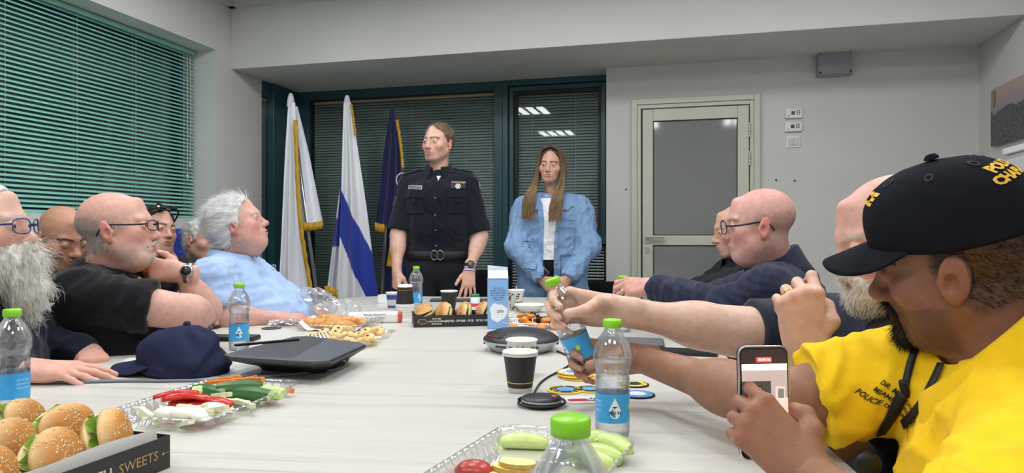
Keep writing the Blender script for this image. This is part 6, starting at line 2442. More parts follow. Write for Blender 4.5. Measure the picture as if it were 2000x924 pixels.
# inverted stack of cups
q = tp(791, 618)
e = empty('cup_stack', q, 'stack of upturned paper cups, black one on top', 'cup stack')
for k in range(7):
 bm_ = lathe_mesh('stacked_cup', [(0.0415, k * 0.0072), (0.043, k * 0.0072 + 0.002), (0.0415, k * 0.0072 + 0.0045), (0.0395, k * 0.0072 + 0.0075)], 36)
 link('stacked_cup', bm_, M_cupw, e)
z = 7 * 0.0072
tc_ = link('top_cup', lathe_mesh('top_cup', [(0.042, z), (0.0405, z + 0.004), (0.0395, z + 0.006), (0.031, z + 0.090), (0.0275, z + 0.0905), (0.0275, z + 0.086), (0.001, z + 0.086)], 36), M_cupw, e)
link('sleeve', lathe_mesh('sleeve', [(0.0402, z + 0.006), (0.0325, z + 0.080)], 36), M_cupk, tc_)
link('gold_line', lathe_mesh('gold_line', [(0.0342, z + 0.066), (0.0341, z + 0.068)], 36), M_gold, tc_)

# ---- white bowl, milk carton, spice jar, small box
q = tp(1035, 610)
e = empty('white_bowl', q, 'shallow white plastic bowl behind the dried fruit tray', 'bowl')
link('bowl', lathe_mesh('bowl', [(0.001, 0.003), (0.035, 0.0), (0.042, 0.002), (0.068, 0.032), (0.074, 0.036), (0.073, 0.038), (0.066, 0.034), (0.040, 0.006), (0.001, 0.006)], 40), M_cupw, e)
q = tp(972, 640)
e = empty('milk_carton', q, 'light blue gable-top milk carton standing by the sandwich box', 'carton', None, face_cam(q, 0.05))
M_milk = mat('carton_blue', srgb(136, 180, 232), 0.4, noise=0.02)
w_ = 0.039
link('carton_body', box_mesh('carton_body', (-w_, -w_, 0), (w_, w_, 0.190), 0.0015), M_milk, e)
V = [(-w_, -w_, .19), (w_, -w_, .19), (w_, w_, .19), (-w_, w_, .19), (-w_, -0.012, .222), (w_, -0.012, .222), (w_, 0.012, .222), (-w_, 0.012, .222), (-0.022, 0, .212), (0.022, 0, .212)]
gt = link('gable', mesh_from('gable', V, [(0, 1, 5, 4), (2, 3, 7, 6), (1, 9, 5), (1, 2, 9), (2, 6, 9), (5, 9, 6), (3, 0, 8), (0, 4, 8), (4, 7, 8), (7, 3, 8), (4, 5, 6, 7)], smooth=False), M_milk, e)
V = [(-w_, -0.003, .220), (w_, -0.003, .220), (w_, 0.003, .220), (-w_, 0.003, .220), (-w_, -0.003, .243), (w_, -0.003, .235), (w_, 0.003, .235), (-w_, 0.003, .243)]
link('top_seal', mesh_from('top_seal', V, [(0, 1, 5, 4), (2, 3, 7, 6), (1, 2, 6, 5), (3, 0, 4, 7), (4, 5, 6, 7)], smooth=False), M_labw, e)
V = [(-w_ * .98, -0.0385, .1935), (w_ * .98, -0.0385, .1935), (w_ * .98, -0.0125, .2235), (-w_ * .98, -0.0125, .2235)]
link('white_panel', mesh_from('white_panel', [(x, y - 0.0012, z_) for x, y, z_ in V], [(0, 1, 2, 3)], smooth=False), M_labw, e)
FRX = Matrix.Translation((0, -w_, 0)) @ Matrix.Rotation(math.pi / 2, 4, 'X')
text_on('carton_print', [heb('חלב טרי מלא'), heb('משקה חלב בתוספת'), heb('ויטמינים וסידן מהטבע'), heb('לשמירה בקירור עד'), heb('לתאריך המצוין'), heb('על האריזה')], M_labd, e, FRX @ Matrix.Translation((0, 0.133, 0)), 0.0072, bold=0.0001)
cl = []
for k in range(40):
 a = 2 * math.pi * k / 40
 r_ = 0.031 * (1 + 0.10 * math.sin(3 * a + 1) + 0.05 * math.sin(7 * a))
 cl.append((r_ * math.cos(a) * 1.05, r_ * math.sin(a) * 0.95 + 0.062 + (0.006 if math.sin(a) > 0 else -0.004)))
sp = link('splash_print', mesh_from('splash_print', [(x, -w_ - 0.0008, y) for x, y in cl], [tuple(range(40))], smooth=False), M_labw, e)
text_on('splash_lettering', [heb('חלב')], M_labd, e, FRX @ Matrix.Translation((0.008, 0.066, 0.0008)), 0.015, bold=0.0003)
q = tp(928, 606)
e = empty('spice_jar', q, 'small white jar with green lid and red band before the officer', 'jar')
link('jar_body', lathe_mesh('jar_body', [(0.001, 0), (0.022, 0), (0.0225, 0.002), (0.0225, 0.062), (0.019, 0.066)], 28), M_labw, e)
link('lid', lathe_mesh('lid', [(0.0215, 0.062), (0.0220, 0.076), (0.020, 0.078), (0.001, 0.078)], 28), mat('green_lid', srgb(50, 120, 80), 0.4), e)
link('red_band', lathe_mesh('red_band', [(0.0229, 0.018), (0.0229, 0.034)], 28), mat('red_band', srgb(214, 70, 76), 0.4), e)
q = tp(757, 592)
e = empty('card_box', q, 'small white card box at the far left table end', 'box', None, -0.1)
link('box_body', box_mesh('box_body', (-0.045, -0.03, 0), (0.045, 0.03, 0.042), 0.001), M_labw, e)
link('lid_flap', box_mesh('lid_flap', (-0.046, -0.031, 0.042), (0.046, 0.031, 0.044), 0.0006), M_cupw, e)
e = empty('black_pouch', Vector((q.x + 0.015, q.y + 0.085, TABLE_Z + .0005)), 'black pouch lying behind the small white card box', 'pouch')
link('pouch_body', box_mesh('pouch_body', (-0.05, -0.03, 0), (0.055, 0.03, 0.052), 0.012, 3, True), M_cupk, e)
link('pouch_flap', box_mesh('pouch_flap', (-0.048, -0.034, 0.022), (0.053, 0.0, 0.056), 0.010, 3, True), M_cupk, e)
q = tp(912, 589)
e = empty('keyboard', q, 'slim dark keyboard lying behind the sandwich box', 'keyboard', None, -0.05)
link('keyboard_body', box_mesh('keyboard_body', (-0.20, -0.035, 0), (0.20, 0.035, 0.012), 0.003), mat('dark_grey_plastic', srgb(60, 62, 68), 0.45), e)
km = box_mesh('key', (-0.0075, -0.006, 0), (0.0075, 0.006, 0.003), 0.001)
km.materials.append(mat('key_grey', srgb(92, 94, 102), 0.5))
for j in range(4):
 for i in range(22):
  link('key', km, None, e, Matrix.Translation((-0.187 + i * 0.0178, -0.024 + j * 0.016, 0.012)))

# ---- clear trays
def tray_mesh(w, l, h_, r=0.03, flare=0.018, flutes=44, depth=0.004):
 n = 176
 base = round_rect(-w / 2 + flare, w / 2 - flare, -l / 2 + flare, l / 2 - flare, r, 10)
 # resample evenly
 P_ = [Vector((x, y, 0)) for x, y in base]
 P_.append(P_[0])
 d = [0]
 for i in range(len(P_) - 1):
  d.append(d[-1] + (P_[i + 1] - P_[i]).length)
 pts, nrm = [], []
 for k in range(n):
  s = d[-1] * k / n
  i = max(j for j in range(len(d) - 1) if d[j] <= s)
  t = (s - d[i]) / (d[i + 1] - d[i])
  pts.append(P_[i].lerp(P_[i + 1], t))
 for k in range(n):
  tg = (pts[(k + 1) % n] - pts[k - 1]).normalized()
  nrm.append(Vector((tg.y, -tg.x, 0)))
 V, F = [], []
 lev = ((0.0, 0.001, 0.0), (0.1, 0.001, 0.0), (0.35, h_ * 0.3, 0.7), (0.7, h_ * 0.7, 1.0), (0.95, h_, 1.0), (1.25, h_ + 0.001, 0.6), (1.33, h_ - 0.001, 0.6))
 for f_, z_, m_ in lev:
  for k in range(n):
   fl = abs(math.sin(math.pi * flutes * k / n)) * depth * m_
   q_ = pts[k] + nrm[k] * (flare * f_ + fl)
   V.append((q_.x, q_.y, z_))
 for j in range(len(lev) - 1):
  for k in range(n):
   l_ = (k + 1) % n
   F.append((j * n + k, j * n + l_, (j + 1) * n + l_, (j + 1) * n + k))
 V.append((0, 0, 0.001))
 c_ = len(V) - 1
 F += [(c_, (k + 1) % n, k) for k in range(n)]
 return mesh_from('tray', V, F)

def rim_mesh(w, l, h_, r=0.034, off=0.006, rad=0.0012):
 return tube_mesh('tray_rim', [(x, y, h_) for x, y in round_rect(-w / 2 - off, w / 2 + off, -l / 2 - off, l / 2 + off, r + off, 8)], rad, 6, closed=True)

def tray(label, c, w, l, h_, rotz, name='serving_tray'):
 e = empty(name, (c[0], c[1], TABLE_Z + 0.0003), label, 'tray', 'clear plastic serving trays', rotz)
 link('tray_shell', tray_mesh(w, l, h_), M_tray, e)
 link('tray_rim', rim_mesh(w, l, h_), M_tray, e)
 return e

def into(e_loc, rotz, x, y, z):
 c_, s_ = math.cos(rotz), math.sin(rotz)
 return Vector((e_loc[0] + c_ * x - s_ * y, e_loc[1] + s_ * x + c_ * y, TABLE_Z + z))

def piece(name, me, label, cat, group, M_):
 o = bpy.data.objects.new(name, me)
 C.objects.link(o)
 o.matrix_world = M_
 return tag(o, label, cat, group)

def stick_mesh(name, l, w, h_, m, taper=0.7, bend=0.0):
 V, F = [], []
 n = 5
 for i in range(n + 1):
  t = i / n
  s = 1 - (1 - taper) * t
  for dx, dz in ((-1, -1), (1, -1), (1, 1), (-1, 1)):
   V.append((dx * w / 2 * s + bend * math.sin(math.pi * t), (t - .5) * l, dz * h_ / 2 * s))
 for i in range(n):
  for k in range(4):
   m2 = (k + 1) % 4
   F.append((i * 4 + k, i * 4 + m2, i * 4 + 4 + m2, i * 4 + 4 + k))
 F += [(3, 2, 1, 0), tuple(n * 4 + k for k in range(4))]
 me = mesh_from(name, V, F, smooth=False)
 me.materials.append(m)
 return me

rnd = random.Random(12)
vt_c, vt_r = (-0.612, 1.415), math.radians(-12)
tray('clear fluted tray of cut raw vegetables in the left foreground', vt_c, 0.215, 0.335, 0.030, vt_r)
M_car = mat('carrot', srgb(236, 140, 60), 0.45, noise=0.08, nscale=90)
M_pep = mat('red_pepper', srgb(206, 42, 30), 0.25, noise=0.08, nscale=50)
M_cuc = mat('cucumber_flesh', srgb(196, 218, 150), 0.4, noise=0.08, nscale=80)
M_cucs = mat('cucumber_skin', srgb(54, 104, 48), 0.35, noise=0.2, nscale=60)
M_koh = mat('kohlrabi', srgb(226, 226, 190), 0.45, noise=0.05, nscale=60)
M_egg = mat('peeled_egg', srgb(244, 242, 232), 0.3)
meshes = [stick_mesh('carrot_stick', 0.075 + 0.01 * k, 0.010, 0.010, M_car, 0.7, 0.003 * k) for k in range(3)]
for k in range(16):
 c_ = into(vt_c, vt_r, rnd.uniform(-0.07, 0.075), 0.128 + rnd.uniform(-0.028, 0.02), 0.012 + 0.010 * (k // 5) + rnd.uniform(0, 0.004))
 piece('carrot_stick', meshes[k % 3], 'orange carrot stick at the far end of the vegetable tray', 'carrot', 'carrot sticks on the vegetable tray',
          Matrix.Translation(c_) @ Matrix.Rotation(rnd.uniform(0.9, 2.1), 4, 'Z') @ Matrix.Rotation(rnd.uniform(-0.25, 0.25), 4, 'X'))

def cuc_mesh():
 V, F = [], []
 n, l = 10, 0.095
 ring = [(math.cos(math.radians(a)) * 0.018, math.sin(math.radians(a)) * 0.018) for a in (20, 50, 90, 130, 160)] + [(-0.006, -0.002), (0.006, -0.002)]
 for i in range(n + 1):
  t = i / n
  s = 0.55 + 0.45 * math.sin(math.pi * (0.15 + 0.7 * t))
  for x, z_ in ring:
   V.append((x * s, (t - .5) * l, z_ * s))
 m_ = len(ring)
 mi = []
 for i in range(n):
  for k in range(m_):
   k2 = (k + 1) % m_
   F.append((i * m_ + k, i * m_ + k2, (i + 1) * m_ + k2, (i + 1) * m_ + k))
   mi.append(0 if k < 4 else 1)
 F += [tuple(range(m_ - 1, -1, -1)), tuple(n * m_ + k for k in range(m_))]
 mi += [1, 1]
 me = mesh_from('cucumber_spear', V, F, smooth=False)
 me.materials.append(M_cucs)
 me.materials.append(M_cuc)
 me.polygons.foreach_set('material_index', mi)
 return me

cm = cuc_mesh()
for k in range(9):
 c_ = into(vt_c, vt_r, -0.065 + 0.017 * k + rnd.uniform(-.006, .006), 0.062 + rnd.uniform(-0.018, 0.018), 0.012 + 0.009 * (k % 3))
 piece('cucumber_spear', cm, 'green cucumber spear in the vegetable tray beside the carrots', 'cucumber', 'cucumber spears on the vegetable tray',
          Matrix.Translation(c_) @ Matrix.Rotation(rnd.uniform(0.9, 1.9), 4, 'Z') @ Matrix.Rotation(rnd.choice((0.3, 2.4, -0.8)), 4, 'Y'))
meshes = [stick_mesh('kohlrabi_stick', 0.07 + 0.012 * k, 0.011, 0.009, M_koh, 0.85, 0.002) for k in range(3)]
for k in range(16):
 near = k < 7
 c_ = into(vt_c, vt_r, rnd.uniform(-0.06, 0.075), rnd.uniform(0.0, 0.045) if near else rnd.uniform(-0.135, -0.085), 0.010 + 0.007 * (k % 4))
 piece('kohlrabi_stick', meshes[k % 3], 'pale kohlrabi stick heaped in the vegetable tray', 'kohlrabi', 'kohlrabi sticks on the vegetable tray',
          Matrix.Translation(c_) @ Matrix.Rotation(rnd.uniform(0.7, 2.0), 4, 'Z') @ Matrix.Rotation(rnd.uniform(-0.3, 0.3), 4, 'X'))

def pepper_mesh(b):
 V, F = [], []
 n = 9
 for i in range(n + 1):
  t = i / n
  a = (t - .5) * 1.6
  w_ = 0.010 * math.sin(math.pi * (0.12 + 0.76 * t)) + 0.002
  for dx, dz in ((-1, 0.0), (0, 0.004), (1, 0.0), (1, 0.004), (0, 0.008), (-1, 0.004)):
   V.append((dx * w_, 0.045 * math.sin(a) * (1 + b), dz + 0.020 * math.cos(a) - 0.012))
 for i in range(n):
  for k in range(6):
   k2 = (k + 1) % 6
   F.append((i * 6 + k, i * 6 + k2, i * 6 + 6 + k2, i * 6 + 6 + k))
 F += [(5, 4, 3, 2, 1, 0), tuple(n * 6 + k for k in range(6))]
 me = mesh_from('pepper_strip', V, F)
 me.materials.append(M_pep)
 return me

pm = [pepper_mesh(0), pepper_mesh(0.3)]
for k in range(12):
 c_ = into(vt_c, vt_r, rnd.uniform(-0.06, 0.06), -0.04 + rnd.uniform(-0.022, 0.022), 0.016 + 0.007 * (k // 4))
 piece('pepper_strip', pm[k % 2], 'glossy red pepper strip in the middle of the vegetable tray', 'pepper', 'red pepper strips on the vegetable tray',
          Matrix.Translation(c_) @ Matrix.Rotation(rnd.uniform(0.6, 2.3), 4, 'Z') @ Matrix.Rotation(rnd.uniform(-0.5, 0.5), 4, 'Y'))

def ell_mesh(name, r, m, seg=16, bump=0.0, seed=0):
 V, F = [], []
 n = seg // 2
 for i in range(n + 1):
  th = math.pi * i / n
  for k in range(seg):
   ph = 2 * math.pi * k / seg
   V.append((r[0] * math.sin(th) * math.cos(ph), r[1] * math.sin(th) * math.sin(ph), r[2] * math.cos(th)))
 V = np.array(V, np.float32)
 if bump:
  V = V * (1 + bump * wob(V / max(r), 4, seed))[:, None]
 for i in range(n):
  for k in range(seg):
   l = (k + 1) % seg
   F.append((i * seg + k, (i + 1) * seg + k, (i + 1) * seg + l, i * seg + l))
 me = mesh_from(name, V, F)
 if m:
  me.materials.append(m)
 return me

em_ = ell_mesh('egg_half', (0.022, 0.028, 0.012), M_egg, 20)
for k, (x, y) in enumerate(((0.062, -0.075), (0.058, -0.11), (0.028, -0.115), (0.0, -0.12))):
 piece('egg_half', em_, 'smooth white egg half at the near corner of the vegetable tray', 'egg', 'egg halves on the vegetable tray',
          Matrix.Translation(into(vt_c, vt_r, x, y, 0.026)) @ Matrix.Rotation(rnd.uniform(0, 3), 4, 'Z') @ Matrix.Rotation(0.2, 4, 'X'))

# ---- front fruit tray
ft_c, ft_r = (0.032, 1.015), math.radians(-1)
tray('clear fluted tray with melon and apple slices in the foreground', ft_c, 0.222, 0.32, 0.030, ft_r + math.radians(-22))
fr_ = ft_r + math.radians(-22)
M_mel = mat('melon', srgb(206, 226, 140), 0.3, noise=0.08, nscale=60)

def wedge_mesh(name, l, w_, h_, m):
 V, F = [], []
 n = 9
 for i in range(n + 1):
  t = i / n
  a = (t - .5) * 1.5
  s = math.sin(math.pi * (0.1 + 0.8 * t))
  for dx, dz in ((-1, 0), (1, 0), (0.75, 1), (-0.5, 0.9)):
   V.append((dx * w_ / 2 * (0.5 + .5 * s) + 0.012 * math.cos(a), (t - .5) * l, dz * h_ * (0.5 + .5 * s)))
 for i in range(n):
  for k in range(4):
   k2 = (k + 1) % 4
   F.append((i * 4 + k, i * 4 + k2, i * 4 + 4 + k2, i * 4 + 4 + k))
 F += [(3, 2, 1, 0), tuple(n * 4 + k for k in range(4))]
 me = mesh_from(name, V, F)
 me.materials.append(m)
 return me

mm = [wedge_mesh('melon_wedge', 0.085, 0.030, 0.020, M_mel), wedge_mesh('melon_wedge', 0.075, 0.026, 0.024, M_mel)]
for k, (u, v, a) in enumerate(((1020, 868, 1.45), (1160, 874, 1.3), (1188, 884, 0.5), (1165, 895, 1.1), (1140, 905, 0.9))):
 c_ = on_table(u, v, TABLE_Z + 0.010)
 c_.z = TABLE_Z + (0.004 if k == 0 else 0.004 + 0.006 * (k % 3))
 piece('melon_wedge', mm[k % 2], 'pale green melon wedge lying alone on the fruit tray' if k == 0 else 'pale green melon wedge in the heap behind the nearest bottle', 'melon', 'melon wedges on the fruit tray' if k else None,
          Matrix.Translation(c_) @ Matrix.Rotation(a, 4, 'Z'))
M_app = mat('apple_flesh', srgb(240, 226, 160), 0.4, noise=0.04)
M_apps = mat('apple_skin', srgb(196, 160, 60), 0.3, noise=0.25, nscale=40)
M_appr = mat('apple_red', srgb(176, 60, 50), 0.3, noise=0.35, nscale=60)

def slice_mesh(r, t, mskin):
 V, F, mi = [], [], []
 n = 20
 for z_ in (0, t):
  for k in range(n):
   a = 2 * math.pi * k / n
   V.append((r * math.cos(a), r * 0.72 * math.sin(a), z_))
 F = [tuple(range(n - 1, -1, -1)), tuple(n + k for k in range(n))]
 mi = [0, 0]
 for k in range(n):
  F.append((k, (k + 1) % n, n + (k + 1) % n, n + k))
  mi.append(1)
 me = mesh_from('apple_slice', V, F, smooth=False)
 me.materials.append(M_app)
 me.materials.append(mskin)
 me.polygons.foreach_set('material_index', mi)
 return me

sm_ = slice_mesh(0.030, 0.006, M_apps)
for k, (u, v) in enumerate(((950, 915), (985, 922), (998, 918), (1010, 916))):
 c_ = on_table(u, v, TABLE_Z + 0.015)
 piece('apple_slice', sm_, 'thin yellow apple slice in the near corner of the fruit tray', 'apple', 'apple slices on the fruit tray',
          Matrix.Translation((c_.x, c_.y, TABLE_Z + 0.005 + 0.005 * k)) @ Matrix.Rotation(0.2 * k, 4, 'Z') @ Matrix.Rotation(0.15, 4, 'Y'))
c_ = on_table(925, 924, TABLE_Z + 0.015)
ap = empty('apple_chunk', (c_.x, c_.y, TABLE_Z + 0.018), 'red-skinned apple chunk in the near corner of the fruit tray', 'apple')
link('apple_skin', ell_mesh('apple_skin', (0.028, 0.022, 0.016), M_appr, 18), None, ap)
link('cut_face', lathe_mesh('cut_face', [(0.0005, 0.0), (0.020, 0.0), (0.0215, -0.004)], 20), M_app, ap, Matrix.Translation((0, 0, -0.0152)) @ Matrix.Rotation(math.pi, 4, 'X'))

# ---- dried fruit tray
dt_c = on_table(1052, 640)
tray('clear fluted tray of dried apricots and dark berries', (dt_c.x, dt_c.y), 0.26, 0.20, 0.028, math.radians(-6))
M_apr = mat('dried_apricot', srgb(226, 142, 40), 0.45, noise=0.1, nscale=70)
M_ber = mat('dark_berry', srgb(52, 24, 30), 0.3, noise=0.2, nscale=90)
am = [ell_mesh('apricot', (0.020, 0.016, 0.009), M_apr, 14, 0.10, k) for k in range(2)]
for k in range(22):
 piece('dried_apricot', am[k % 2], 'orange dried apricot in the tray behind the round speaker', 'apricot', 'dried apricots',
          Matrix.Translation((dt_c.x + rnd.uniform(-0.10, 0.09), dt_c.y + rnd.uniform(-0.08, 0.03), TABLE_Z + 0.013 + 0.011 * (k % 4))) @ Matrix.Rotation(rnd.uniform(0, 3), 4, 'Z') @ Matrix.Rotation(rnd.uniform(-.5, .5), 4, 'X'))
bmh = ell_mesh('berry', (0.0085, 0.0085, 0.008), M_ber, 10, 0.06, 2)
for k in range(34):
 piece('dark_berry', bmh, 'dark dried berry heaped at the back of the apricot tray', 'berry', 'dark berries',
          Matrix.Translation((dt_c.x + rnd.uniform(-0.04, 0.10), dt_c.y + 0.045 + rnd.uniform(-0.02, 0.03), TABLE_Z + 0.011 + 0.0095 * (k % 5))) @ Matrix.Rotation(rnd.uniform(0, 3), 4, 'X'))

# ---- pastry and biscuit trays
ct_c = on_table(682, 668)
tray('clear tray of round filled biscuits behind the black conference unit', (ct_c.x, ct_c.y), 0.20, 0.29, 0.026, math.radians(-24))
M_bis = mat('biscuit', srgb(232, 196, 132), 0.6, noise=0.14, nscale=50, bump=0.3, bscale=150)
M_choc = mat('chocolate_filling', srgb(74, 44, 30), 0.4)
bis = ell_mesh('biscuit', (0.021, 0.021, 0.010), M_bis, 16, 0.05, 1)
dot = ell_mesh('filling', (0.005, 0.006, 0.003), M_choc, 8)
for k, (u, v, z_) in enumerate(((610, 658, 0), (630, 655, 0), (650, 662, 0), (632, 648, .01), (655, 651, .016), (668, 655, .02), (683, 664, .014), (700, 668, .012), (690, 654, .024), (705, 655, .022),
        (720, 660, .018), (715, 648, .026), (728, 648, .026), (738, 650, .02), (742, 644, .016), (680, 645, .02), (660, 644, .02), (726, 664, .006))):
 c_ = on_table(u, v, TABLE_Z + 0.012 + z_)
 e = empty('filled_biscuit', (c_.x, c_.y, TABLE_Z + 0.012 + z_), 'pale round filled biscuit heaped on the biscuit tray', 'biscuit', 'filled biscuits on the tray')
 e.rotation_euler = (rnd.uniform(-0.9, 0.5), rnd.uniform(-0.7, 0.7), rnd.uniform(0, 3))
 link('biscuit', bis, None, e)
 link('filling', dot, None, e, Matrix.Translation((0, 0, 0.009)))
pt_c = on_table(662, 640)
tray('clear tray with flaky pastries and lining paper, left far side', (pt_c.x, pt_c.y), 0.27, 0.27, 0.026, math.radians(-14))
M_pas = mat('flaky_pastry', srgb(206, 148, 84), 0.6, noise=0.32, nscale=70, bump=0.6, bscale=120)
for k, (u, v, r_, z_) in enumerate(((618, 632, 0.2, 0), (648, 624, -0.3, .008), (668, 628, 0.4, .012), (690, 631, -0.1, 0), (660, 636, 0.1, 0))):
 c_ = on_table(u, v, TABLE_Z + 0.02 + z_)
 V0 = ell_mesh('pastry', (0.062, 0.028, 0.020), M_pas, 26, 0.12, k)
 o = piece('flaky_pastry', V0, 'golden flaky nut pastry piled on the lined tray', 'pastry', 'flaky pastries',
              Matrix.Translation((c_.x, c_.y, TABLE_Z + 0.022 + z_)) @ Matrix.Rotation(r_, 4, 'Z'))
pp = empty('lining_paper', (pt_c.x, pt_c.y, TABLE_Z + 0.004), 'crumpled white lining paper under the flaky pastries', 'paper')
V, F = grid2(0.25, 0.22, 16, 14)
link('paper_sheet', mesh_from('paper_sheet', [(x, y, 0.004 * float(wob(np.array([[x, y, 0]], np.float32), 60)[0]) + 0.9 * max(0, abs(x) - 0.09)) for x, y in V], F), M_cupw, pp)['kind'] = 'stuff'
# printed wafer packet
q = tp(738, 630)
e = empty('wafer_packet', (q.x, q.y, TABLE_Z + 0.0005), 'printed white snack packet with a red end behind the pastries', 'packet', None, math.radians(8))
link('packet_body', box_mesh('packet_body', (-0.12, -0.028, 0.0), (0.085, 0.028, 0.042), 0.008, 3, True), M_cupw, e)
link('red_end', box_mesh('red_end', (0.078, -0.0285, -0.0), (0.10, 0.0285, 0.0425), 0.008, 3, True), mat('packet_red', srgb(206, 84, 70), 0.4), e)
text_on('packet_print', [heb('ופלים במילוי שוקולד'), heb('רכיבים קמח סוכר'), heb('ערכים תזונתיים')], M_labd, e, Matrix.Translation((-0.01, -0.0284, 0.021)) @ Matrix.Rotation(math.pi / 2, 4, 'X'), 0.011, bold=0.0001)
q = tp(797, 614)
e = empty('snack_bag', (q.x, q.y, TABLE_Z + 0.018), 'small crumpled yellow snack bag beside the cup stack', 'snack bag')
link('bag', ell_mesh('bag', (0.036, 0.026, 0.018), mat('yellow_foil', srgb(226, 196, 96), 0.3, noise=0.2, nscale=40), 22, 0.16, 3), None, e)
link('bag_seal', box_mesh('bag_seal', (0.026, -0.018, -0.006), (0.046, 0.018, -0.003), 0.001), mat('yellow_foil2', srgb(206, 186, 110), 0.3), e)

# ---- clear plastic bag
def crumple_mesh(name, r, seed, amp=0.25, seg=40):
 me = ell_mesh(name, r, None, seg)
 V = np.array([v.co[:] for v in me.vertices], np.float32)
 n_ = np.abs(wob(V / max(r), 5, seed)) + 0.5 * np.abs(wob(V / max(r), 11, seed + 1))
 V = V * (1 - amp * n_)[:, None]
 V[:, 2] = np.maximum(V[:, 2], -r[2] * 0.55)
 me.vertices.foreach_set('co', V.ravel())
 for p_ in me.polygons:
  p_.use_smooth = False
 return me

M_bag = clear_mat('clear_bag', (0.96, 0.965, 0.97), 0.08, 0.08, 0.6, haze=0.10)
q = tp(602, 616)
e = empty('plastic_bag', (q.x, q.y, TABLE_Z + 0.048), 'crumpled clear plastic bag in front of the blue polo', 'plastic bag')
link('bag', crumple_mesh('bag', (0.15, 0.10, 0.085), 2), M_bag, e)
link('bag_tail', crumple_mesh('bag_tail', (0.09, 0.05, 0.05), 4), M_bag, e, Matrix.Translation((0.16, -0.02, -0.02)))
q = tp(566, 637)
e = empty('lanyard_bag', (q.x, q.y, TABLE_Z + 0.012), 'flat clear packet with blue edge and dark lanyard inside', 'packet')
link('packet_film', crumple_mesh('packet_film', (0.10, 0.055, 0.02), 5), M_bag, e)
link('blue_edge', tube_mesh('blue_edge', smooth_curve([(-0.06, 0.05, 0.0), (-0.03, 0.07, 0.01), (0.02, 0.075, 0.01)], 5), 0.006, 8, flat=0.4), mat('bag_blue', srgb(70, 110, 220), 0.35), e)
link('dark_cord', tube_mesh('dark_cord', smooth_curve([(-0.06, -0.03, -0.004), (0, -0.045, -0.003), (0.05, -0.03, -0.002), (0.02, -0.01, 0), (-0.04, -0.012, -0.003), (0.03, 0.01, 0.0), (0.07, 0.03, 0.004)], 6), 0.004, 6, flat=0.5), M_lan, e)
q = tp(530, 642)
e = empty('round_patch', (q.x, q.y, TABLE_Z + .0005), 'dark round badge lying by the clear packet', 'badge')
link('badge_disc', lathe_mesh('badge_disc', [(0.0005, 0.003), (0.036, 0.003), (0.037, 0)], 28), M_cupk, e)
link('badge_ring', lathe_mesh('badge_ring', [(0.026, 0.0036), (0.031, 0.0036)], 28), M_steel, e)

# ---- phone or wallet behind bottle
q = tp(455, 664)
e = empty('black_case', (q.x, q.y, TABLE_Z + .0005), 'flat black phone case lying behind the water bottle', 'phone case', None, -0.05)
link('case', slab_mesh('case', round_rect(-0.085, 0.085, -0.04, 0.04, 0.012, 5), 0, 0.014, 0.003), mat('case_black', srgb(30, 31, 36), 0.5), e)
link('button', box_mesh('button', (0.03, -0.0415, 0.005), (0.05, -0.0395, 0.009), 0.0005), M_black, e)

# ---- black conference unit with slatted top
M_unit = mat('unit_charcoal', srgb(82, 85, 92), 0.5, spec=0.4, bump=0.3, bscale=500)
M_unitd = mat('unit_dark', srgb(38, 40, 44), 0.45)
topz = TABLE_Z + 0.058
T = [(-0.735, 1.765), (-0.705, 1.735), (-0.480, 1.665), (-0.440, 1.690), (-0.405, 1.935), (-0.425, 1.965), (-0.615, 2.100), (-0.655, 2.080)]
ctr = Vector((sum(a for a, b in T) / 8, sum(b for a, b in T) / 8, 0))
e = empty('conference_unit', (ctr.x, ctr.y, TABLE_Z + .0005), 'wedge-shaped charcoal conference unit with perforated top on the left', 'conference unit')
V = []
for sc, z_, dy_ in ((0.62, 0.0, 0.055), (0.66, 0.012, 0.05), (0.985, 0.044, 0), (1.0, 0.049, 0), (0.985, 0.054, 0)):
 for a, b in T:
  V.append(((a - ctr.x) * sc, (b - ctr.y) * sc + dy_, z_))
F = []
for j in range(4):
 for k in range(8):
  l = (k + 1) % 8
  F.append((j * 8 + k, j * 8 + l, j * 8 + 8 + l, j * 8 + 8 + k))
F += [tuple(range(7, -1, -1))]
link('unit_body', mesh_from('unit_body', V, F, smooth=False), M_unitd, e)
V = [((a - ctr.x) * s_, (b - ctr.y) * s_, z_) for s_, z_ in ((0.985, 0.054), (0.97, 0.056)) for a, b in T]
tpo = link('top_panel', mesh_from('top_panel', V, [(k, (k + 1) % 8, 8 + (k + 1) % 8, 8 + k) for k in range(8)] + [tuple(8 + k for k in range(8))], smooth=False), M_unit, e)
gr = []
gf = []
tp_poly = [Vector((a - ctr.x, b - ctr.y, 0)) * 0.90 for a, b in T]

def inside(x, y, poly):
 c_ = False
 n = len(poly)
 for i in range(n):
  a, b = poly[i], poly[(i + 1) % n]
  if (a.y > y) != (b.y > y) and x < (b.x - a.x) * (y - a.y) / (b.y - a.y) + a.x:
   c_ = not c_
 return c_

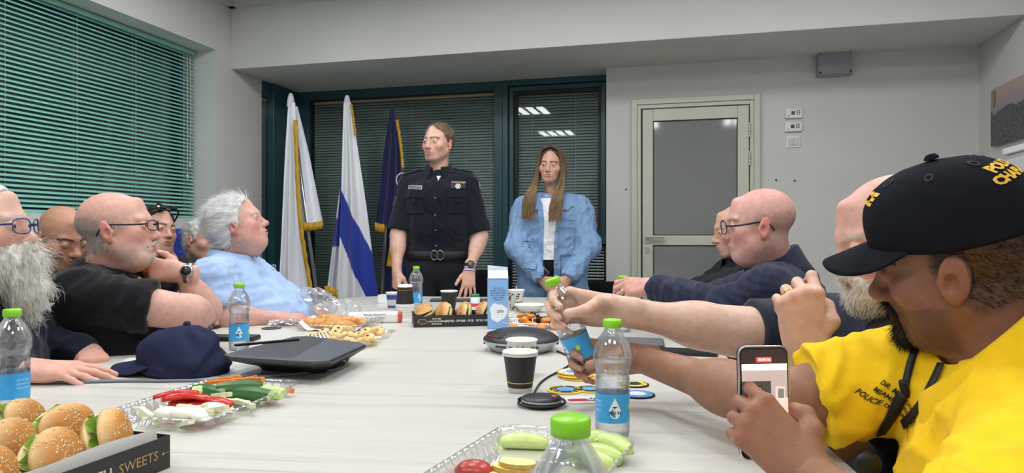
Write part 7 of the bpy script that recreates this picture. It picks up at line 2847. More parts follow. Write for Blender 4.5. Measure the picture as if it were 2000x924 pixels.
for i in range(-30, 31):
 for j in range(-36, 37):
  x, y = i * 0.0062 + (j % 2) * 0.0031, j * 0.0054
  if inside(x, y, tp_poly) and (x < 0.02):
   n = len(gr)
   gr += [(x + 0.0016 * math.cos(a), y + 0.0016 * math.sin(a), 0.0566) for a in (0, 1.257, 2.513, 3.77, 5.027)]
   gf.append(tuple(range(n, n + 5)))
link('perforation', mesh_from('perforation', gr, gf, smooth=False), M_black, tpo)['kind'] = 'stuff'
link('touch_strip', slab_mesh('touch_strip', [(-0.20, 0.03), (-0.19, 0.02), (-0.05, 0.125), (-0.06, 0.135)], 0.056, 0.062, 0.001), M_black, tpo)
rib = box_mesh('vent_rib', (-0.0015, -0.003, 0.002), (0.0015, 0.003, 0.014), 0.0005)
rib.materials.append(M_black)
a_, b_ = Vector((T[1][0] - ctr.x, T[1][1] - ctr.y + 0.08, 0)) * 0.66, Vector((T[2][0] - ctr.x, T[2][1] - ctr.y + 0.08, 0)) * 0.66
for k in range(24):
 link('vent_rib', rib, None, e, Matrix.Translation(a_.lerp(b_, 0.25 + 0.7 * k / 24)))
M_cable = mat('grey_cable', srgb(118, 122, 136), 0.5)
cab_pts = [(668, 704, .022), (674, 708, .012), (668, 718, .004), (640, 724, .004), (560, 732, .004), (480, 738, .004), (420, 742, .004), (330, 744, .004), (240, 744, .004), (120, 747, .004), (40, 745, .004), (-60, 742, .004)]
pts = [on_table(u, v, TABLE_Z + z_) for u, v, z_ in cab_pts]
cb_ = tag(link('power_cable', tube_mesh('power_cable', smooth_curve(pts, 6), 0.0038, 8), M_cable), 'grey cable running left from the charcoal conference unit across the table', 'cable')

# ---- navy cap lying on the table
cr, br_, CV_ = cap_parts(dome=0.115, z0=0.004, rx=0.092, ry=0.112, yc=0.0, brim=0.085,
                         crumple=lambda V: V + np.stack([0.010 * wob(V, 26, 3) * (V[:, 2] > 0.02), 0.012 * wob(V, 22, 2) * (V[:, 2] > 0.02),
                                                         -0.030 * np.clip(wob(V, 22, 1), -0.2, 1) * np.clip(V[:, 2] / 0.08, 0, 1)], 1))
M_ncap = mat('navy_cotton', srgb(42, 46, 72), 0.9, spec=0.1, noise=0.12, nscale=45, bump=0.4, bscale=600)
q = tp(362, 728)
e = empty('baseball_cap', (q.x, q.y, TABLE_Z + 0.001), 'slumped navy baseball cap lying on the table, peak to the left', 'cap', None, math.radians(82))
co = link('crown', cr, M_ncap, e)
co.modifiers.new('thick', 'SOLIDIFY').thickness = 0.002
bo = link('brim', br_, M_ncap, e, Matrix.Translation((0, 0, 0.018)))
bo.modifiers.new('thick', 'SOLIDIFY').thickness = 0.004
link('button', lathe_mesh('button', [(0.0005, 0.008), (0.006, 0.007), (0.0095, 0.003), (0.010, 0)], 16), M_ncap, e, Matrix.Translation((float(CV_[-1][0]), float(CV_[-1][1]), float(CV_[-36:, 2].mean()))))
q = tp(285, 702)
V, F = grid2(0.11, 0.075, 8, 6)
tag(link('paper_napkin', mesh_from('paper_napkin', [(x, y, 0.003 + 0.002 * math.sin(40 * x + 9 * y)) for x, y in V], F), M_cupw, None, Matrix.Translation(q) @ Matrix.Rotation(0.2, 4, 'Z')), 'white paper napkin half under the navy cap', 'napkin')

# ---- round black speakerphone
q = tp(1018, 684)
e = empty('speakerphone', q, 'round black speakerphone with silver base in the middle of the table', 'speakerphone')
M_sil = mat('silver_plastic', srgb(188, 190, 192), 0.3, metal=0.4)
link('base_ring', lathe_mesh('base_ring', [(0.001, 0), (0.086, 0), (0.096, 0.005), (0.118, 0.030), (0.119, 0.034), (0.110, 0.036)], 64), M_sil, e)
link('dome', lathe_mesh('dome', [(0.119, 0.0345), (0.117, 0.041), (0.100, 0.053), (0.075, 0.062), (0.045, 0.067), (0.001, 0.069)], 64), mat('speaker_black', srgb(42, 44, 48), 0.35, bump=0.3, bscale=600), e)
for a in (0.3, 1.4, 2.5, 3.6, 4.75, 5.7):
 link('foot_slot', box_mesh('foot_slot', (-0.018, -0.002, -0.003), (0.018, 0.002, 0.003), 0.001), M_black, e, Matrix.Rotation(a, 4, 'Z') @ Matrix.Translation((0, -0.1145, 0.0245)) @ Matrix.Rotation(math.radians(-40), 4, 'X'))
tch = link('touch_strip', lathe_mesh('touch_strip', [(0.106, 0.0512), (0.078, 0.0625)], 64), M_black, e)
bm = bmesh.new()
bm.from_mesh(tch.data)
bmesh.ops.delete(bm, geom=[f for f in bm.faces if not (110 < math.degrees(math.atan2(f.calc_center_median().y, f.calc_center_median().x)) % 360 < 235)], context='FACES')
bm.to_mesh(tch.data)
bm.free()
pts = [(0.108 * math.cos(math.radians(a)), 0.108 * math.sin(math.radians(a)), 0.0515) for a in range(112, 235, 6)]
link('red_edge', tube_mesh('red_edge', pts, 0.0012, 5), mat('red_edge', srgb(160, 40, 60), 0.3), e)

# ---- satellite microphone with its cable
q = tp(1058, 792)
e = empty('table_microphone', q, 'round black table microphone with red light and coiled cable', 'microphone')
link('base', lathe_mesh('base', [(0.001, 0), (0.036, 0), (0.041, 0.004), (0.0425, 0.010)], 40), M_black, e)
link('silver_ring', lathe_mesh('silver_ring', [(0.0425, 0.010), (0.0432, 0.012), (0.0425, 0.014)], 40), M_sil, e)
link('top', lathe_mesh('top', [(0.0425, 0.014), (0.040, 0.018), (0.030, 0.020), (0.001, 0.021)], 40), mat('mic_black', srgb(34, 36, 40), 0.4), e)
link('led', lathe_mesh('led', [(0.0003, 0.0012), (0.005, 0.001), (0.0055, 0)], 14), mat('red_led', srgb(220, 60, 60), 0.3, emit=srgb(230, 60, 60), estr=0.5), e, Matrix.Translation((0.026, -0.004, 0.0203)))
pts = [(0.049 * math.cos(a / 8), 0.046 * math.sin(a / 8), 0.003 + 0.0008 * (a / 8)) for a in range(20, 75)]
link('coiled_cable', tube_mesh('coiled_cable', pts, 0.0028, 6), M_black, e)
pts = [on_table(u, v, TABLE_Z + 0.003) for u, v in ((1041, 774), (1052, 752), (1068, 738), (1090, 726), (1112, 712), (1110, 698), (1098, 690), (1088, 686))]
tag(link('microphone_cable', tube_mesh('microphone_cable', smooth_curve(pts, 6), 0.0026, 6), M_black), 'thin black cable from the table microphone to the speakerphone', 'cable')

# ---- cloth patches
M_pgold = mat('patch_gold', srgb(222, 180, 64), 0.7, noise=0.1, nscale=200)
M_pblk = mat('patch_black', srgb(28, 28, 34), 0.75)
M_pblue = mat('patch_blue', srgb(92, 150, 214), 0.7)
M_pred = mat('patch_red', srgb(190, 40, 52), 0.7)
M_pyel = mat('patch_yellow', srgb(238, 214, 60), 0.7)

def patch(label, u, v, r, rim, field, centre, txt, z_=0.0, rz=0.0, oval=1.0):
 q_ = tp(u, v)
 e_ = empty('cloth_patch', (q_.x, q_.y, TABLE_Z + 0.0005 + z_), label, 'patch', 'cloth patches', rz)
 S_ = Matrix.Diagonal((1, oval, 1, 1))
 link('rim', lathe_mesh('rim', [(0.0005, 0.0), (r, 0.0), (r, 0.0025), (r * 0.92, 0.0028), (0.0005, 0.0026)], 36), rim, e_, S_)
 link('field', lathe_mesh('field', [(0.0005, 0.0031), (r * 0.88, 0.0031)], 36), field, e_, S_)
 link('centre', lathe_mesh('centre', [(0.0005, 0.0036), (r * 0.5, 0.0036)], 24), centre, e_, S_)
 if txt:
  VV_, FF_ = [], []
  for i_, ch in enumerate(txt):
   if ch == ' ':
    continue
   a_ = math.radians(90 - (i_ - (len(txt) - 1) / 2) * 330 / len(txt))
   V_, F_ = text_data(ch, r * 0.36, 0, 0.0003)
   c2, s2 = math.cos(a_ - math.pi / 2), math.sin(a_ - math.pi / 2)
   n_ = len(VV_)
   for w2 in V_:
    x_, y_ = float(w2[0]), float(w2[1]) + r * 0.70
    VV_.append((c2 * x_ - s2 * y_, (s2 * x_ + c2 * y_), 0.0036))
   FF_ += [tuple(k_ + n_ for k_ in f_) for f_ in F_]
  link('lettering', mesh_from('lettering', VV_, FF_, smooth=False), rim, e_, S_)
 return e_

patch('gold-rimmed round police patch on top of its pile under the tilted bottle', 1122, 735, 0.044, M_pgold, M_labw, M_pblue, 'POLICE MIAMI', 0.009)
patch('gold-rimmed round patch at the bottom of the pile under the tilted bottle', 1128, 738, 0.046, M_pgold, M_pgold, M_pblue, '', 0.0)
patch('gold-rimmed round patch in the middle of the pile under the tilted bottle', 1124, 737, 0.045, M_pgold, M_pgold, M_pblue, '', 0.0045)
patch('yellow and black round patch with grey emblem left of the upright bottle', 1104, 763, 0.042, M_pyel, M_pblk, M_pblue, 'POLICE CITY', 0.0)
patch('smaller yellow and black patch tucked behind the upright bottle', 1152, 762, 0.036, M_pyel, M_pblk, M_pblue, 'POLICE', 0.0)
patch('black and yellow round patch to the right behind the upright bottle', 1238, 752, 0.036, M_pblk, M_pyel, M_pblk, 'POLICE', 0.0)
patch('blue and white oval patch right of the upright bottle', 1244, 772, 0.040, M_pblk, M_pblue, M_labw, '', 0.0, 0.3)
q = tp(1142, 783)
e = empty('rocker_patch', q, 'red and white rocker patch left of the upright bottle', 'patch', 'cloth patches', math.radians(6))
link('rim', slab_mesh('rim', round_rect(-0.042, 0.042, -0.028, 0.028, 0.014, 6), 0, 0.0025, 0.0006), M_labw, e)
link('field', slab_mesh('field', round_rect(-0.038, 0.006, -0.016, 0.006, 0.008, 5), 0.0026, 0.0032), M_pred, e)
text_on('lettering', ['911', 'DEPT'], M_pblk, e, Matrix.Translation((0.022, -0.004, 0.003)), 0.014, bold=0.0006)

# ---- dark laptop sleeve, cable and tablet at the right
q = tp(1235, 680)
e = empty('grey_laptop', (q.x, q.y, TABLE_Z + .0005), 'closed dark grey laptop with rounded corner under the reaching arm', 'laptop', None, math.radians(-12))
link('laptop_base', slab_mesh('laptop_base', round_rect(-0.12, 0.10, -0.065, 0.12, 0.03, 6), 0, 0.012, 0.002), mat('laptop_grey', srgb(98, 100, 106), 0.4, metal=0.4), e)
link('laptop_lid', slab_mesh('laptop_lid', round_rect(-0.118, 0.098, -0.062, 0.118, 0.03, 6), 0.012, 0.018, 0.002), mat('laptop_lid', srgb(112, 114, 120), 0.4, metal=0.4), e)
pts = [on_table(u, v, TABLE_Z + 0.003) for u, v in ((1255, 694), (1290, 700), (1330, 706), (1380, 712), (1418, 716))]
pts += [Vector((pts[-1].x + 0.02, pts[-1].y - 0.02, TABLE_Z - 0.01)), Vector((pts[-1].x + 0.028, pts[-1].y - 0.03, TABLE_Z - 0.12))]
tag(link('laptop_cable', tube_mesh('laptop_cable', smooth_curve(pts, 6), 0.003, 6), mat('dark_cable', srgb(58, 60, 66), 0.5)), 'dark cable running off the right table edge from the laptop', 'cable')
q = tp(1335, 690)
e = empty('black_tablet', (q.x, q.y, TABLE_Z + .0005), 'thin black tablet lying under the pale outstretched arm', 'tablet', None, math.radians(-15))
link('tablet_body', slab_mesh('tablet_body', round_rect(-0.09, 0.10, -0.05, 0.05, 0.012, 5), 0, 0.008, 0.002), M_cupk, e)
link('tablet_glass', slab_mesh('tablet_glass', round_rect(-0.084, 0.094, -0.045, 0.045, 0.006, 4), 0.008, 0.0086), M_black, e)
# ------------------------------------------------------------------ sandwich boxes
M_box = mat('black_card', srgb(38, 37, 38), 0.45, noise=0.04)
M_boxin = mat('box_inside', srgb(60, 56, 54), 0.6)
M_bun = mat('bun_crust', srgb(208, 150, 84), 0.45, spec=0.3, attr='Col', noise=0.12, nscale=26, bump=0.15, bscale=60)
M_crumb = mat('bun_crumb', srgb(232, 208, 160), 0.7, noise=0.06, nscale=80)
M_let = mat('lettuce', srgb(132, 176, 62), 0.4, noise=0.25, nscale=60)
M_seed = mat('sesame', srgb(240, 224, 184), 0.5)

def half_bun(name, r, hz, top=True, seg=28):
 V, F, mi = [], [], []
 n = 8
 for i in range(n + 1):
  t = i / n
  rad = r * math.cos(t * math.pi / 2) ** 0.55 if t < 1 else 0.0005
  z = hz * math.sin(t * math.pi / 2)
  for k in range(seg):
   a = 2 * math.pi * k / seg
   w_ = 1 + 0.03 * math.sin(2 * a + 0.6) + 0.02 * math.sin(3 * a)
   V.append((rad * w_ * 1.12 * math.cos(a), rad * w_ * 0.95 * math.sin(a), z if top else -z * 0.8))
 for i in range(n):
  for k in range(seg):
   l = (k + 1) % seg
   f = (i * seg + k, i * seg + l, (i + 1) * seg + l, (i + 1) * seg + k)
   F.append(f if top else f[::-1])
   mi.append(0)
 F.append(tuple(range(seg)) if not top else tuple(range(seg - 1, -1, -1)))
 mi.append(1)
 zz = np.abs(np.array([v[2] for v in V], np.float32)) / hz
 tt = np.clip(zz * 1.3 - 0.1, 0, 1)[:, None] ** 0.8
 me = mesh_from(name, V, F, col=np.array(srgb(236, 206, 150), np.float32) * (1 - tt) + np.array(srgb(198, 134, 66), np.float32) * tt)
 me.materials.append(M_bun)
 me.materials.append(M_crumb)
 me.polygons.foreach_set('material_index', mi)
 return me

def lettuce_mesh(r, seed):
 V, F = [], []
 rs_ = random.Random(seed)
 n = 36
 for j, q in enumerate((0.3, 0.7, 1.0, 1.1)):
  for k in range(n):
   a = 2 * math.pi * k / n
   rr_ = r * q * (1 + (0.10 * math.sin(5 * a + seed) if j > 1 else 0))
   V.append((rr_ * 1.12 * math.cos(a), rr_ * math.sin(a), (0.005 * math.sin(9 * a + seed) + 0.003 * math.sin(17 * a)) * (j / 2.0)))
 for j in range(3):
  for k in range(n):
   l = (k + 1) % n
   F.append((j * n + k, j * n + l, (j + 1) * n + l, (j + 1) * n + k))
 F.append(tuple(range(n)))
 me = mesh_from('lettuce', V, F)
 me.materials.append(M_let)
 return me

def seed_mesh(r, hz, n, seed):
 rs_ = random.Random(seed)
 VV, FF = [], []
 oct_ = [(1, 0, 0), (0, 1, 0), (-1, 0, 0), (0, -1, 0), (0, 0, 1), (0, 0, -1)]
 of = [(0, 1, 4), (1, 2, 4), (2, 3, 4), (3, 0, 4), (1, 0, 5), (2, 1, 5), (3, 2, 5), (0, 3, 5)]
 for _ in range(n):
  a = rs_.uniform(0, 6.28)
  t = 1 - abs(rs_.gauss(0, 0.42))
  t = min(max(t, 0.12), 0.98)
  rad = r * math.cos(t * math.pi / 2) ** 0.55
  c = Vector((rad * 1.12 * math.cos(a), rad * 0.95 * math.sin(a), hz * math.sin(t * math.pi / 2)))
  nrm = Vector((c.x / r ** 2, c.y / r ** 2, c.z / hz ** 2)).normalized()
  b = rs_.uniform(0, 6.28)
  tx = nrm.orthogonal().normalized()
  tx = (Matrix.Rotation(b, 3, nrm) @ tx)
  ty = nrm.cross(tx)
  n0 = len(VV)
  for x, y, z in oct_:
   VV.append(c + tx * (x * 0.0022) + ty * (y * 0.0013) + nrm * (z * 0.0008))
  FF += [tuple(i + n0 for i in f) for f in of]
 me = mesh_from('sesame_seeds', [tuple(v) for v in VV], FF)
 me.materials.append(M_seed)
 return me

BR_, BH_ = 0.046, 0.030
bun_t = half_bun('bun_top', BR_, BH_, True)
bun_b = half_bun('bun_bottom', BR_, BH_ * 0.8, False)
lets = [lettuce_mesh(BR_ * 0.86, k) for k in range(3)]
seeds = [seed_mesh(BR_, BH_, 150, k) for k in range(3)]
bcount = [0]

def bun(label, M_, group, s=1.0):
 k = bcount[0]
 bcount[0] += 1
 e = empty('sesame_sandwich', (0, 0, 0), label, 'sandwich', group)
 e.matrix_world = M_ @ Matrix.Scale(s, 4)
 t_ = link('bun_top', bun_t, None, e, Matrix.Translation((0, 0, 0.009)) @ Matrix.Rotation(0.16, 4, 'X'))
 link('sesame_seeds', seeds[k % 3], None, t_)['kind'] = 'stuff'
 link('bun_bottom', bun_b, None, e, Matrix.Translation((0, 0, -0.003)))
 link('lettuce', lets[k % 3], None, e, Matrix.Translation((0, 0, 0.002)))
 return e

def open_box(e, w, l, h_, t=0.0015):
 """tray of card, x right, y back, origin at the floor centre"""
 link('box_base', box_mesh('box_base', (-w / 2, -l / 2, 0), (w / 2, l / 2, t)), M_boxin, e)
 for nm, lo, hi in (('front_wall', (-w / 2, -l / 2 - t, 0), (w / 2, -l / 2, h_)), ('back_wall', (-w / 2, l / 2, 0), (w / 2, l / 2 + t, h_)),
                       ('side_wall', (-w / 2 - t, -l / 2 - t, 0), (-w / 2, l / 2 + t, h_)), ('side_wall', (w / 2, -l / 2 - t, 0), (w / 2 + t, l / 2 + t, h_))):
  link(nm, box_mesh(nm, lo, hi, 0.0004), M_box, e)

# near box, lower left
K = Vector((-0.527, 1.069, 0))
a1 = Vector((-0.954, 0.30, 0)).normalized()      # along the back wall
a2 = Vector((-0.30, -0.954, 0)).normalized()
W1, L1 = 0.40, 0.30
cen = K + a1 * (W1 / 2) + a2 * (L1 / 2)
ang = math.atan2(-a1.y, -a1.x)                    # box x axis = -a1 (to the right)
e = empty('sandwich_box', (cen.x, cen.y, TABLE_Z + .0005), 'black card box of sesame sandwiches in the left foreground', 'box', None, ang)
open_box(e, W1, L1, 0.050)
BXM = Matrix.Translation((cen.x, cen.y, TABLE_Z + .0005)) @ Matrix.Rotation(ang, 4, 'Z')
# lettering on the wall that faces the camera's right
SW = Matrix.Translation((W1 / 2 + 0.0015, 0, 0)) @ Matrix.Rotation(math.pi / 2, 4, 'Z') @ Matrix.Rotation(math.pi / 2, 4, 'X')
M_cream = mat('cream_print', srgb(226, 220, 206), 0.5)
M_goldp = mat('gold_print', srgb(176, 140, 92), 0.45)
text_on('box_lettering', 'LIFE IS BETTER WITH', M_cream, e, SW @ Matrix.Translation((0.046, 0.025, 0)), 0.020, bold=0.0003, align='RIGHT')
text_on('gold_lettering', 'SWEETS', M_goldp, e, SW @ Matrix.Translation((0.092, 0.025, 0)), 0.020, bold=0.0001)
link('gold_ornament', mesh_from('gold_ornament', [(0.134, 0.025, .0007), (0.137, 0.022, .0007), (0.140, 0.025, .0007), (0.137, 0.028, .0007), (0.140, 0.0246, .0007), (0.149, 0.0246, .0007), (0.149, 0.0254, .0007), (0.140, 0.0254, .0007)],
                                  [(0, 1, 2, 3), (4, 5, 6, 7)], smooth=False), M_goldp, e, SW)
# waxed paper lining
V, F = grid2(0.30, 0.06, 14, 4)
link('waxed_paper', mesh_from('waxed_paper', [(W1 / 2 - 0.004 - 0.010 * (y + 0.03) / 0.06, x * 0.93, 0.034 + y * 0.95 + 0.002 * math.sin(30 * x)) for x, y in V], F), mat('waxed_paper', srgb(214, 212, 206), 0.5), e)
rb = random.Random(5)
spots = [('at the right end of the back row', 0.140, 0.088), ('second from the right in the back row', 0.045, 0.10), ('third from the right in the back row', -0.050, 0.10), ('left end of the back row', -0.145, 0.10),
         ('right end of the middle row', 0.142, -0.002), ('middle row, next to the right end', 0.046, 0.010), ('middle row, third from the right', -0.05, 0.010), ('middle row, left end', -0.145, 0.01),
         ('right end of the front row', 0.140, -0.092), ('front row, next to the right end', 0.046, -0.085), ('front row, third from the right', -0.05, -0.085), ('front row, left end', -0.145, -0.085)]
for i, (wh, x, y) in enumerate(spots):
 bun('sesame sandwich in the near black box, %s' % wh,
  BXM @ Matrix.Translation((x, y, 0.050 + rb.uniform(0, 0.008))) @ Vector((0.76 + rb.uniform(-.1, .1), 0.30 + rb.uniform(-.25, .25), 0.46)).to_track_quat('Z', 'Y').to_matrix().to_4x4() @ Matrix.Rotation(rb.uniform(-.4, .4), 4, 'Z'), 'sandwiches in the near box', 0.90)

# far box
fl = on_table(809, 640)
frp = on_table(975, 636)
W2 = 0.34
L2 = 0.17
ang2 = math.atan2(frp.y - fl.y, frp.x - fl.x)
c2 = Vector((fl.x, fl.y, 0)) + Vector((math.cos(ang2), math.sin(ang2), 0)) * (W2 / 2) + Vector((-math.sin(ang2), math.cos(ang2), 0)) * (L2 / 2)
e = empty('sandwich_box', (c2.x, c2.y, TABLE_Z + .0005), 'black card box of sandwiches with white lettering at the far end', 'box', None, ang2)
open_box(e, W2, L2, 0.046)
FW = Matrix.Translation((0, -L2 / 2 - 0.0015, 0)) @ Matrix.Rotation(math.pi / 2, 4, 'X')
ov = [(-0.138 + 0.019 * math.cos(k * math.pi / 12), 0.022 + 0.011 * math.sin(k * math.pi / 12), 0.0006) for k in range(24)]
lg = link('oval_logo', mesh_from('oval_logo', ov, [tuple(range(24))], smooth=False), M_goldp, e, FW)
oi = [(-0.138 + 0.0165 * math.cos(k * math.pi / 12), 0.022 + 0.0088 * math.sin(k * math.pi / 12), 0.0009) for k in range(24)]
link('logo_field', mesh_from('logo_field', oi, [tuple(range(24))], smooth=False), M_boxin, lg)
text_on('box_lettering', [heb('מגשי אירוח'), heb('משלוחים לכל הארץ'), heb('טעים ומפנק')], M_cream, e, FW @ Matrix.Translation((-0.083, 0.022, 0)), 0.0078, bold=0.0003)
text_on('box_lettering', heb('מגשי אירוח · קפה · מאפיה · כריכים'), M_cream, e, FW @ Matrix.Translation((0.04, 0.022, 0)), 0.0125, bold=0.0005)
BX2 = Matrix.Translation((c2.x, c2.y, TABLE_Z + .0005)) @ Matrix.Rotation(ang2, 4, 'Z')
spots = [('front row, left end', -0.125, -0.042, 85, -30), ('front row, second from left', -0.045, -0.040, 15, -72), ('front row, third from left', 0.040, -0.042, 0, -82), ('front row, beside the carton', 0.118, -0.04, -10, -75),
         ('back row, left end', -0.125, 0.042, 70, -35), ('back row, second from left', -0.04, 0.045, 10, -65), ('back row, third from left', 0.045, 0.045, -15, -60), ('back row, right end', 0.125, 0.042, 0, -60)]
for i, (wh, x, y, rz, rx_) in enumerate(spots):
 bun('sesame sandwich in the far black box, %s' % wh,
  BX2 @ Matrix.Translation((x, y, 0.046)) @ Matrix.Rotation(math.radians(rz + (90 if i not in (0, 4) else 0)), 4, 'Z') @ Matrix.Rotation(math.radians(rx_), 4, 'X'), 'sandwiches in the far box', 0.86)
# ------------------------------------------------------------------ flags in the corner
M_flag = mat('flag_satin', (0.8, 0.8, 0.8), 0.45, spec=0.35, attr='Col', sheen=0.2)
M_fr = mat('gold_fringe', srgb(206, 158, 38), 0.5, noise=0.3, nscale=120, stretch=(1, 1, 0.05), bump=0.6, bscale=300)

def cloth_panel(root, rows, Y, colf, name, ph=0.0, nf=2.0, amp=0.035, nu=40, nv=64, dy=0.0):
 V, F, col, px = [], [], [], []
 vs_, ls, rs_ = [r[0] for r in rows], [r[1] for r in rows], [r[2] for r in rows]
 for j in range(nv + 1):
  v = vs_[0] + (vs_[-1] - vs_[0]) * j / nv
  t = j / nv
  l, r = np.interp(v, vs_, ls), np.interp(v, vs_, rs_)
  for i in range(nu + 1):
   s = i / nu
   w = amp * min(1, 0.15 + 1.6 * t) * (math.sin(2 * math.pi * nf * s + ph + 0.8 * t) + 0.35 * math.sin(2 * math.pi * nf * 2.3 * s + ph * 2 + 2 * t))
   q = at(l + (r - l) * s, v, Y)
   q.y += w + dy
   V.append(q)
   col.append(srgb(*colf(l + (r - l) * s, v)))
 n = nu + 1
 for j in range(nv):
  for i in range(nu):
   F.append((j * n + i, j * n + i + 1, (j + 1) * n + i + 1, (j + 1) * n + i))
 b = root.location
 o = link(name, mesh_from(name, [tuple(q - b) for q in V], F, col=np.array(col, np.float32)), M_flag, root)
 return o, V, n

def fringe(root, pts, w, nm='fringe', drop=True):
 """gold fringe hanging from a line of points"""
 V, F = [], []
 P_ = smooth_curve(pts, 10)
 for i, q in enumerate(P_):
  t = (P_[min(i + 1, len(P_) - 1)] - P_[max(i - 1, 0)]).normalized()
  sd = Vector((0, 0, -1)) if drop else Vector((0, -1, 0)).cross(t).normalized()
  jit = 0.004 * math.sin(i * 2.4)
  f = q + Vector((0, -0.012, 0))
  V += [f - root.location, f + sd * (w + jit) + Vector((0, 0.006 * math.sin(i * 1.3), 0)) - root.location]
 F = [(2 * i, 2 * i + 1, 2 * i + 3, 2 * i + 2) for i in range(len(P_) - 1)]
 o = link(nm, mesh_from(nm, [tuple(v) for v in V], F), M_fr, root)
 o.modifiers.new('thick', 'SOLIDIFY').thickness = 0.006
 return o

def flag(label, u, vtop, Y, foot):
 top, ft = at(u, vtop, Y), at(foot, 560, Y + 0.10)
 e = empty('flag', (ft.x, ft.y, 0), label, 'flag', 'flags in the corner')
 link('pole', tube_mesh('pole', [top - e.location, Vector((0, 0, 0.03))], 0.014, 12), M_steel, e)
 link('base', lathe_mesh('base', [(0.001, 0.03), (0.03, 0.03), (0.13, 0.012), (0.14, 0)], 24), M_steel, e)
 return e, top

W_ = lambda u, v: (244, 246, 252)
e, t_ = flag('white satin flag with gold fringe, leftmost of the three flags', 568, 196, 5.25, 640)
link('wrapped_tip', lathe_mesh('wrapped_tip', [(0.004, 0.055), (0.012, 0.05), (0.02, 0.03), (0.026, 0.0), (0.03, -0.05)], 16), mat('white_satin', srgb(226, 228, 238), 0.5), e, Matrix.Translation(t_ - e.location))
cloth_panel(e, [(205, 566, 577), (300, 573, 601), (400, 580, 622), (440, 584, 631)], 5.27, W_, 'cloth_fold', 0.6, 1.4, 0.03, dy=0.05)
cloth_panel(e, [(200, 563, 577), (300, 556, 584), (400, 550, 592), (500, 545, 600), (577, 540, 609)], 5.22, W_, 'cloth', 0.0, 1.6)
fringe(e, [at(574, 235, 5.18), at(577, 320, 5.18), at(581, 400, 5.17), at(590, 480, 5.17), at(606, 574, 5.17)], 0.030, 'fringe', False)
fringe(e, [at(591, 434, 5.25), at(610, 435, 5.24), at(631, 431, 5.25)], 0.06)

def isr(u, v):
 a = 375 + (u - 667) * 145 / 71.0
 b = 468 + (u - 664) * 115 / 51.0
 return (44, 66, 168) if a < v < b else (244, 246, 252)

e, t_ = flag('white flag with a wide blue stripe, middle of the three flags', 678, 200, 5.30, 700)
link('wrapped_tip', lathe_mesh('wrapped_tip', [(0.004, 0.055), (0.012, 0.05), (0.02, 0.03), (0.024, 0.0), (0.028, -0.05)], 16), MATS['white_satin'], e, Matrix.Translation(t_ - e.location))
cloth_panel(e, [(240, 672, 680), (330, 664, 676), (440, 650, 668), (540, 638, 664), (566, 635, 662)], 5.33, lambda u, v: (44, 66, 168) if (428 < v < 482 or u > 660 and v > 300) else (240, 242, 250), 'cloth_fold', 1.0, 1.2, 0.025, dy=0.04)
cloth_panel(e, [(200, 671, 685), (290, 668, 698), (400, 664, 714), (500, 660, 727), (600, 656, 741)], 5.27, isr, 'cloth', 0.3, 1.3, 0.03, nu=60, nv=110)
fringe(e, [at(684, 205, 5.25), at(688, 230, 5.25), at(693, 265, 5.25)], 0.018, 'fringe', False)
fringe(e, [at(635, 558, 5.31), at(648, 560, 5.30), at(661, 566, 5.31)], 0.075)
NV = lambda u, v: (26, 30, 82)
e, t_ = flag('dark navy flag with gold fringe beside the officer', 767, 214, 5.45, 738)
cloth_panel(e, [(212, 763, 771), (300, 748, 782), (400, 736, 786), (437, 732, 784)], 5.42, NV, 'cloth', 0.2, 1.4, 0.03)
cloth_panel(e, [(380, 756, 800), (470, 751, 800), (600, 752, 800)], 5.50, NV, 'cloth_fold', 1.0, 1.3, 0.03)
fringe(e, [at(773, 235, 5.40), at(780, 280, 5.40), at(785, 330, 5.40)], 0.022, 'fringe', False)
fringe(e, [at(733, 434, 5.40), at(742, 437, 5.39), at(752, 438, 5.40)], 0.065)
fringe(e, [at(770, 440, 5.44), at(762, 480, 5.44), at(755, 520, 5.44), at(772, 490, 5.44)][:3], 0.05, 'fringe', False)
lg = link('white_emblem', tube_mesh('white_emblem', [at(786 + 12 * math.cos(k * math.pi / 8), 352 + 14 * math.sin(k * math.pi / 8), 5.36) - e.location for k in range(16)], 0.006, 6, closed=True), M_wthread, e)

# ------------------------------------------------------------------ chairs
M_chb = fabric('chair_black', (24, 24, 28))
M_chg = mat('chair_grey', srgb(178, 180, 184), 0.55, noise=0.03)
M_chbl = fabric('chair_blue', (38, 52, 132))
M_chm = mat('chair_metal', srgb(60, 60, 64), 0.4, metal=0.6)
seat_me = box_mesh('seat', (-0.23, -0.22, 0.37), (0.23, 0.24, 0.425), 0.025, 3, True)
leg_me = tube_mesh('base_leg', [(0, 0.03, 0.085), (0, 0.28, 0.065)], 0.017, 8, flat=0.8)
cas_me = lathe_mesh('caster', [(0.001, -0.02), (0.022, -0.02), (0.028, -0.012), (0.028, 0.012), (0.022, 0.02), (0.001, 0.02)], 14)
stem_me = lathe_mesh('stem', [(0.04, 0.06), (0.04, 0.11), (0.022, 0.12), (0.022, 0.37), (0.09, 0.371)], 16)

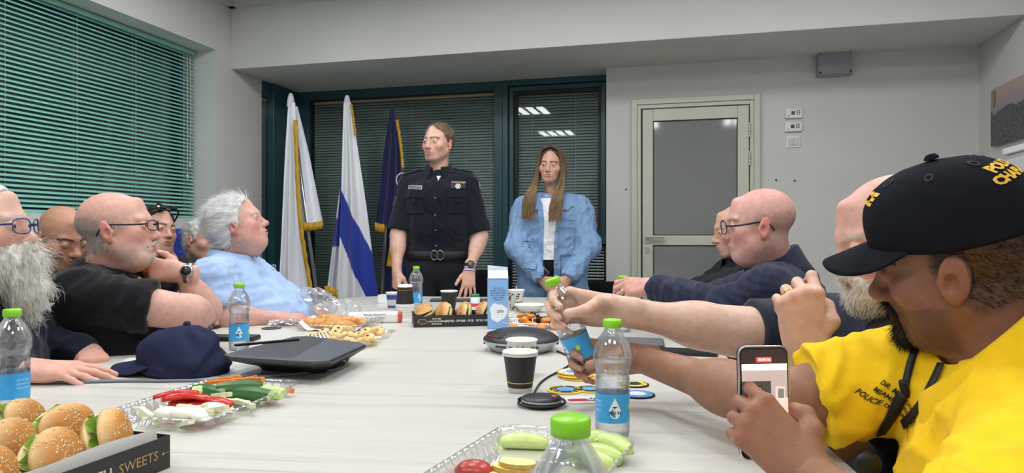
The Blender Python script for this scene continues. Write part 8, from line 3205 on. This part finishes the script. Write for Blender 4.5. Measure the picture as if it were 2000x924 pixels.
def back_mesh(top):
 V, F = [], []
 n, m_ = 10, 12
 for side in (0, 1):
  for j in range(m_ + 1):
   t = j / m_
   z = 0.50 + (top - 0.50) * t
   hw = 0.215 * (1 - 0.28 * t ** 3)
   for i in range(n + 1):
    s = -1 + 2 * i / n
    V.append((hw * s, -0.21 - 0.05 * t + 0.05 * s * s + (0.022 if side else -0.022) * (1 - 0.7 * max(abs(s), abs(2 * t - 1)) ** 6), z))
 k = (n + 1) * (m_ + 1)
 for j in range(m_):
  for i in range(n):
   a = j * (n + 1) + i
   F += [(a, a + 1, a + n + 2, a + n + 1), (k + a, k + a + n + 1, k + a + n + 2, k + a + 1)]
 for j in range(m_):
  for i in (0, n):
   a = j * (n + 1) + i
   F.append((a, a + n + 1, k + a + n + 1, k + a))
 for i in range(n):
  for j in (0, m_):
   a = j * (n + 1) + i
   F.append((a, a + 1, k + a + 1, k + a))
 return mesh_from('backrest', V, F)

backs = {}

def chair(label, x, y, yaw, m=None, top=0.93, arms=True):
 e = empty('office_chair', (x, y, 0), label, 'chair', 'office chairs around the table', math.radians(yaw - 90))
 key = (round(top, 2), (m or M_chb).name)
 if key not in backs:
  backs[key] = back_mesh(top)
  backs[key].materials.append(m or M_chb)
 link('backrest', backs[key], None, e)
 s = link('seat', seat_me, M_chb, e)
 link('stem', stem_me, M_chm, e)
 link('back_bar', tube_mesh('back_bar', smooth_curve([(0, -0.1, 0.36), (0, -0.25, 0.38), (0, -0.262, 0.55)], 5), 0.02, 8), M_chm, e)
 for k in range(5):
  R_ = Matrix.Rotation(2 * math.pi * k / 5, 4, 'Z')
  link('base_leg', leg_me, M_chm, e, R_)
  link('caster', cas_me, M_chm, e, R_ @ Matrix.Translation((0, 0.275, 0.0285)) @ Matrix.Rotation(math.pi / 2, 4, 'Y'))
 if arms:
  for sx in (-1, 1):
   link('armrest', tube_mesh('armrest', smooth_curve([(sx * 0.235, 0.0, 0.40), (sx * 0.275, 0.0, 0.42), (sx * 0.28, 0.0, 0.62), (sx * 0.28, -0.10, 0.635), (sx * 0.28, 0.13, 0.635)], 5), 0.016, 8), M_chm, e)
 return e

for lab, u, Y, dx, yaw, m_, top, ar in (
  ('black office chair under the bearded man', -62, 1.80, -0.06, 8, None, 0.88, False), ('black office chair under the tanned man', 112, 2.78, -0.06, -25, None, 0.9, False),
  ('black office chair under the man in black polo', 206, 2.30, -0.04, 10, None, 0.90, False), ('pale grey chair under the young dark-haired man', 330, 3.50, -0.04, -20, M_chg, 1.07, False),
  ('black office chair under the half hidden grey-haired man', 385, 3.86, -0.04, -15, None, 0.92, False), ('black office chair under the man in light blue polo', 450, 3.08, -0.03, 5, None, 0.9, False),
  ('black office chair under the man with folded arms', 1452, 3.15, 0.05, 178, None, 0.94, False), ('black office chair under the man in navy button shirt', 1515, 2.42, 0.14, 165, None, 1.10, False),
  ('black office chair under the white-bearded man', 1765, 1.42, 0.14, 172, None, 0.9, False), ('black office chair under the man in yellow polo', 1975, 0.94, 0.13, 160, None, 0.85, False),
  ('tall blue-backed chair by the window pier', 352, 4.15, 0.0, -30, M_chbl, 1.15, False), ('empty black office chair pushed in behind the officer', 905, 4.75, 0, 268, None, 0.86, True),
  ('black office chair at the table end right of the woman', 1168, 4.42, 0.0, 255, None, 0.80, True)):
 chair(lab, (u - 1000) / FPX * Y + dx, Y, yaw, m_, top, ar)
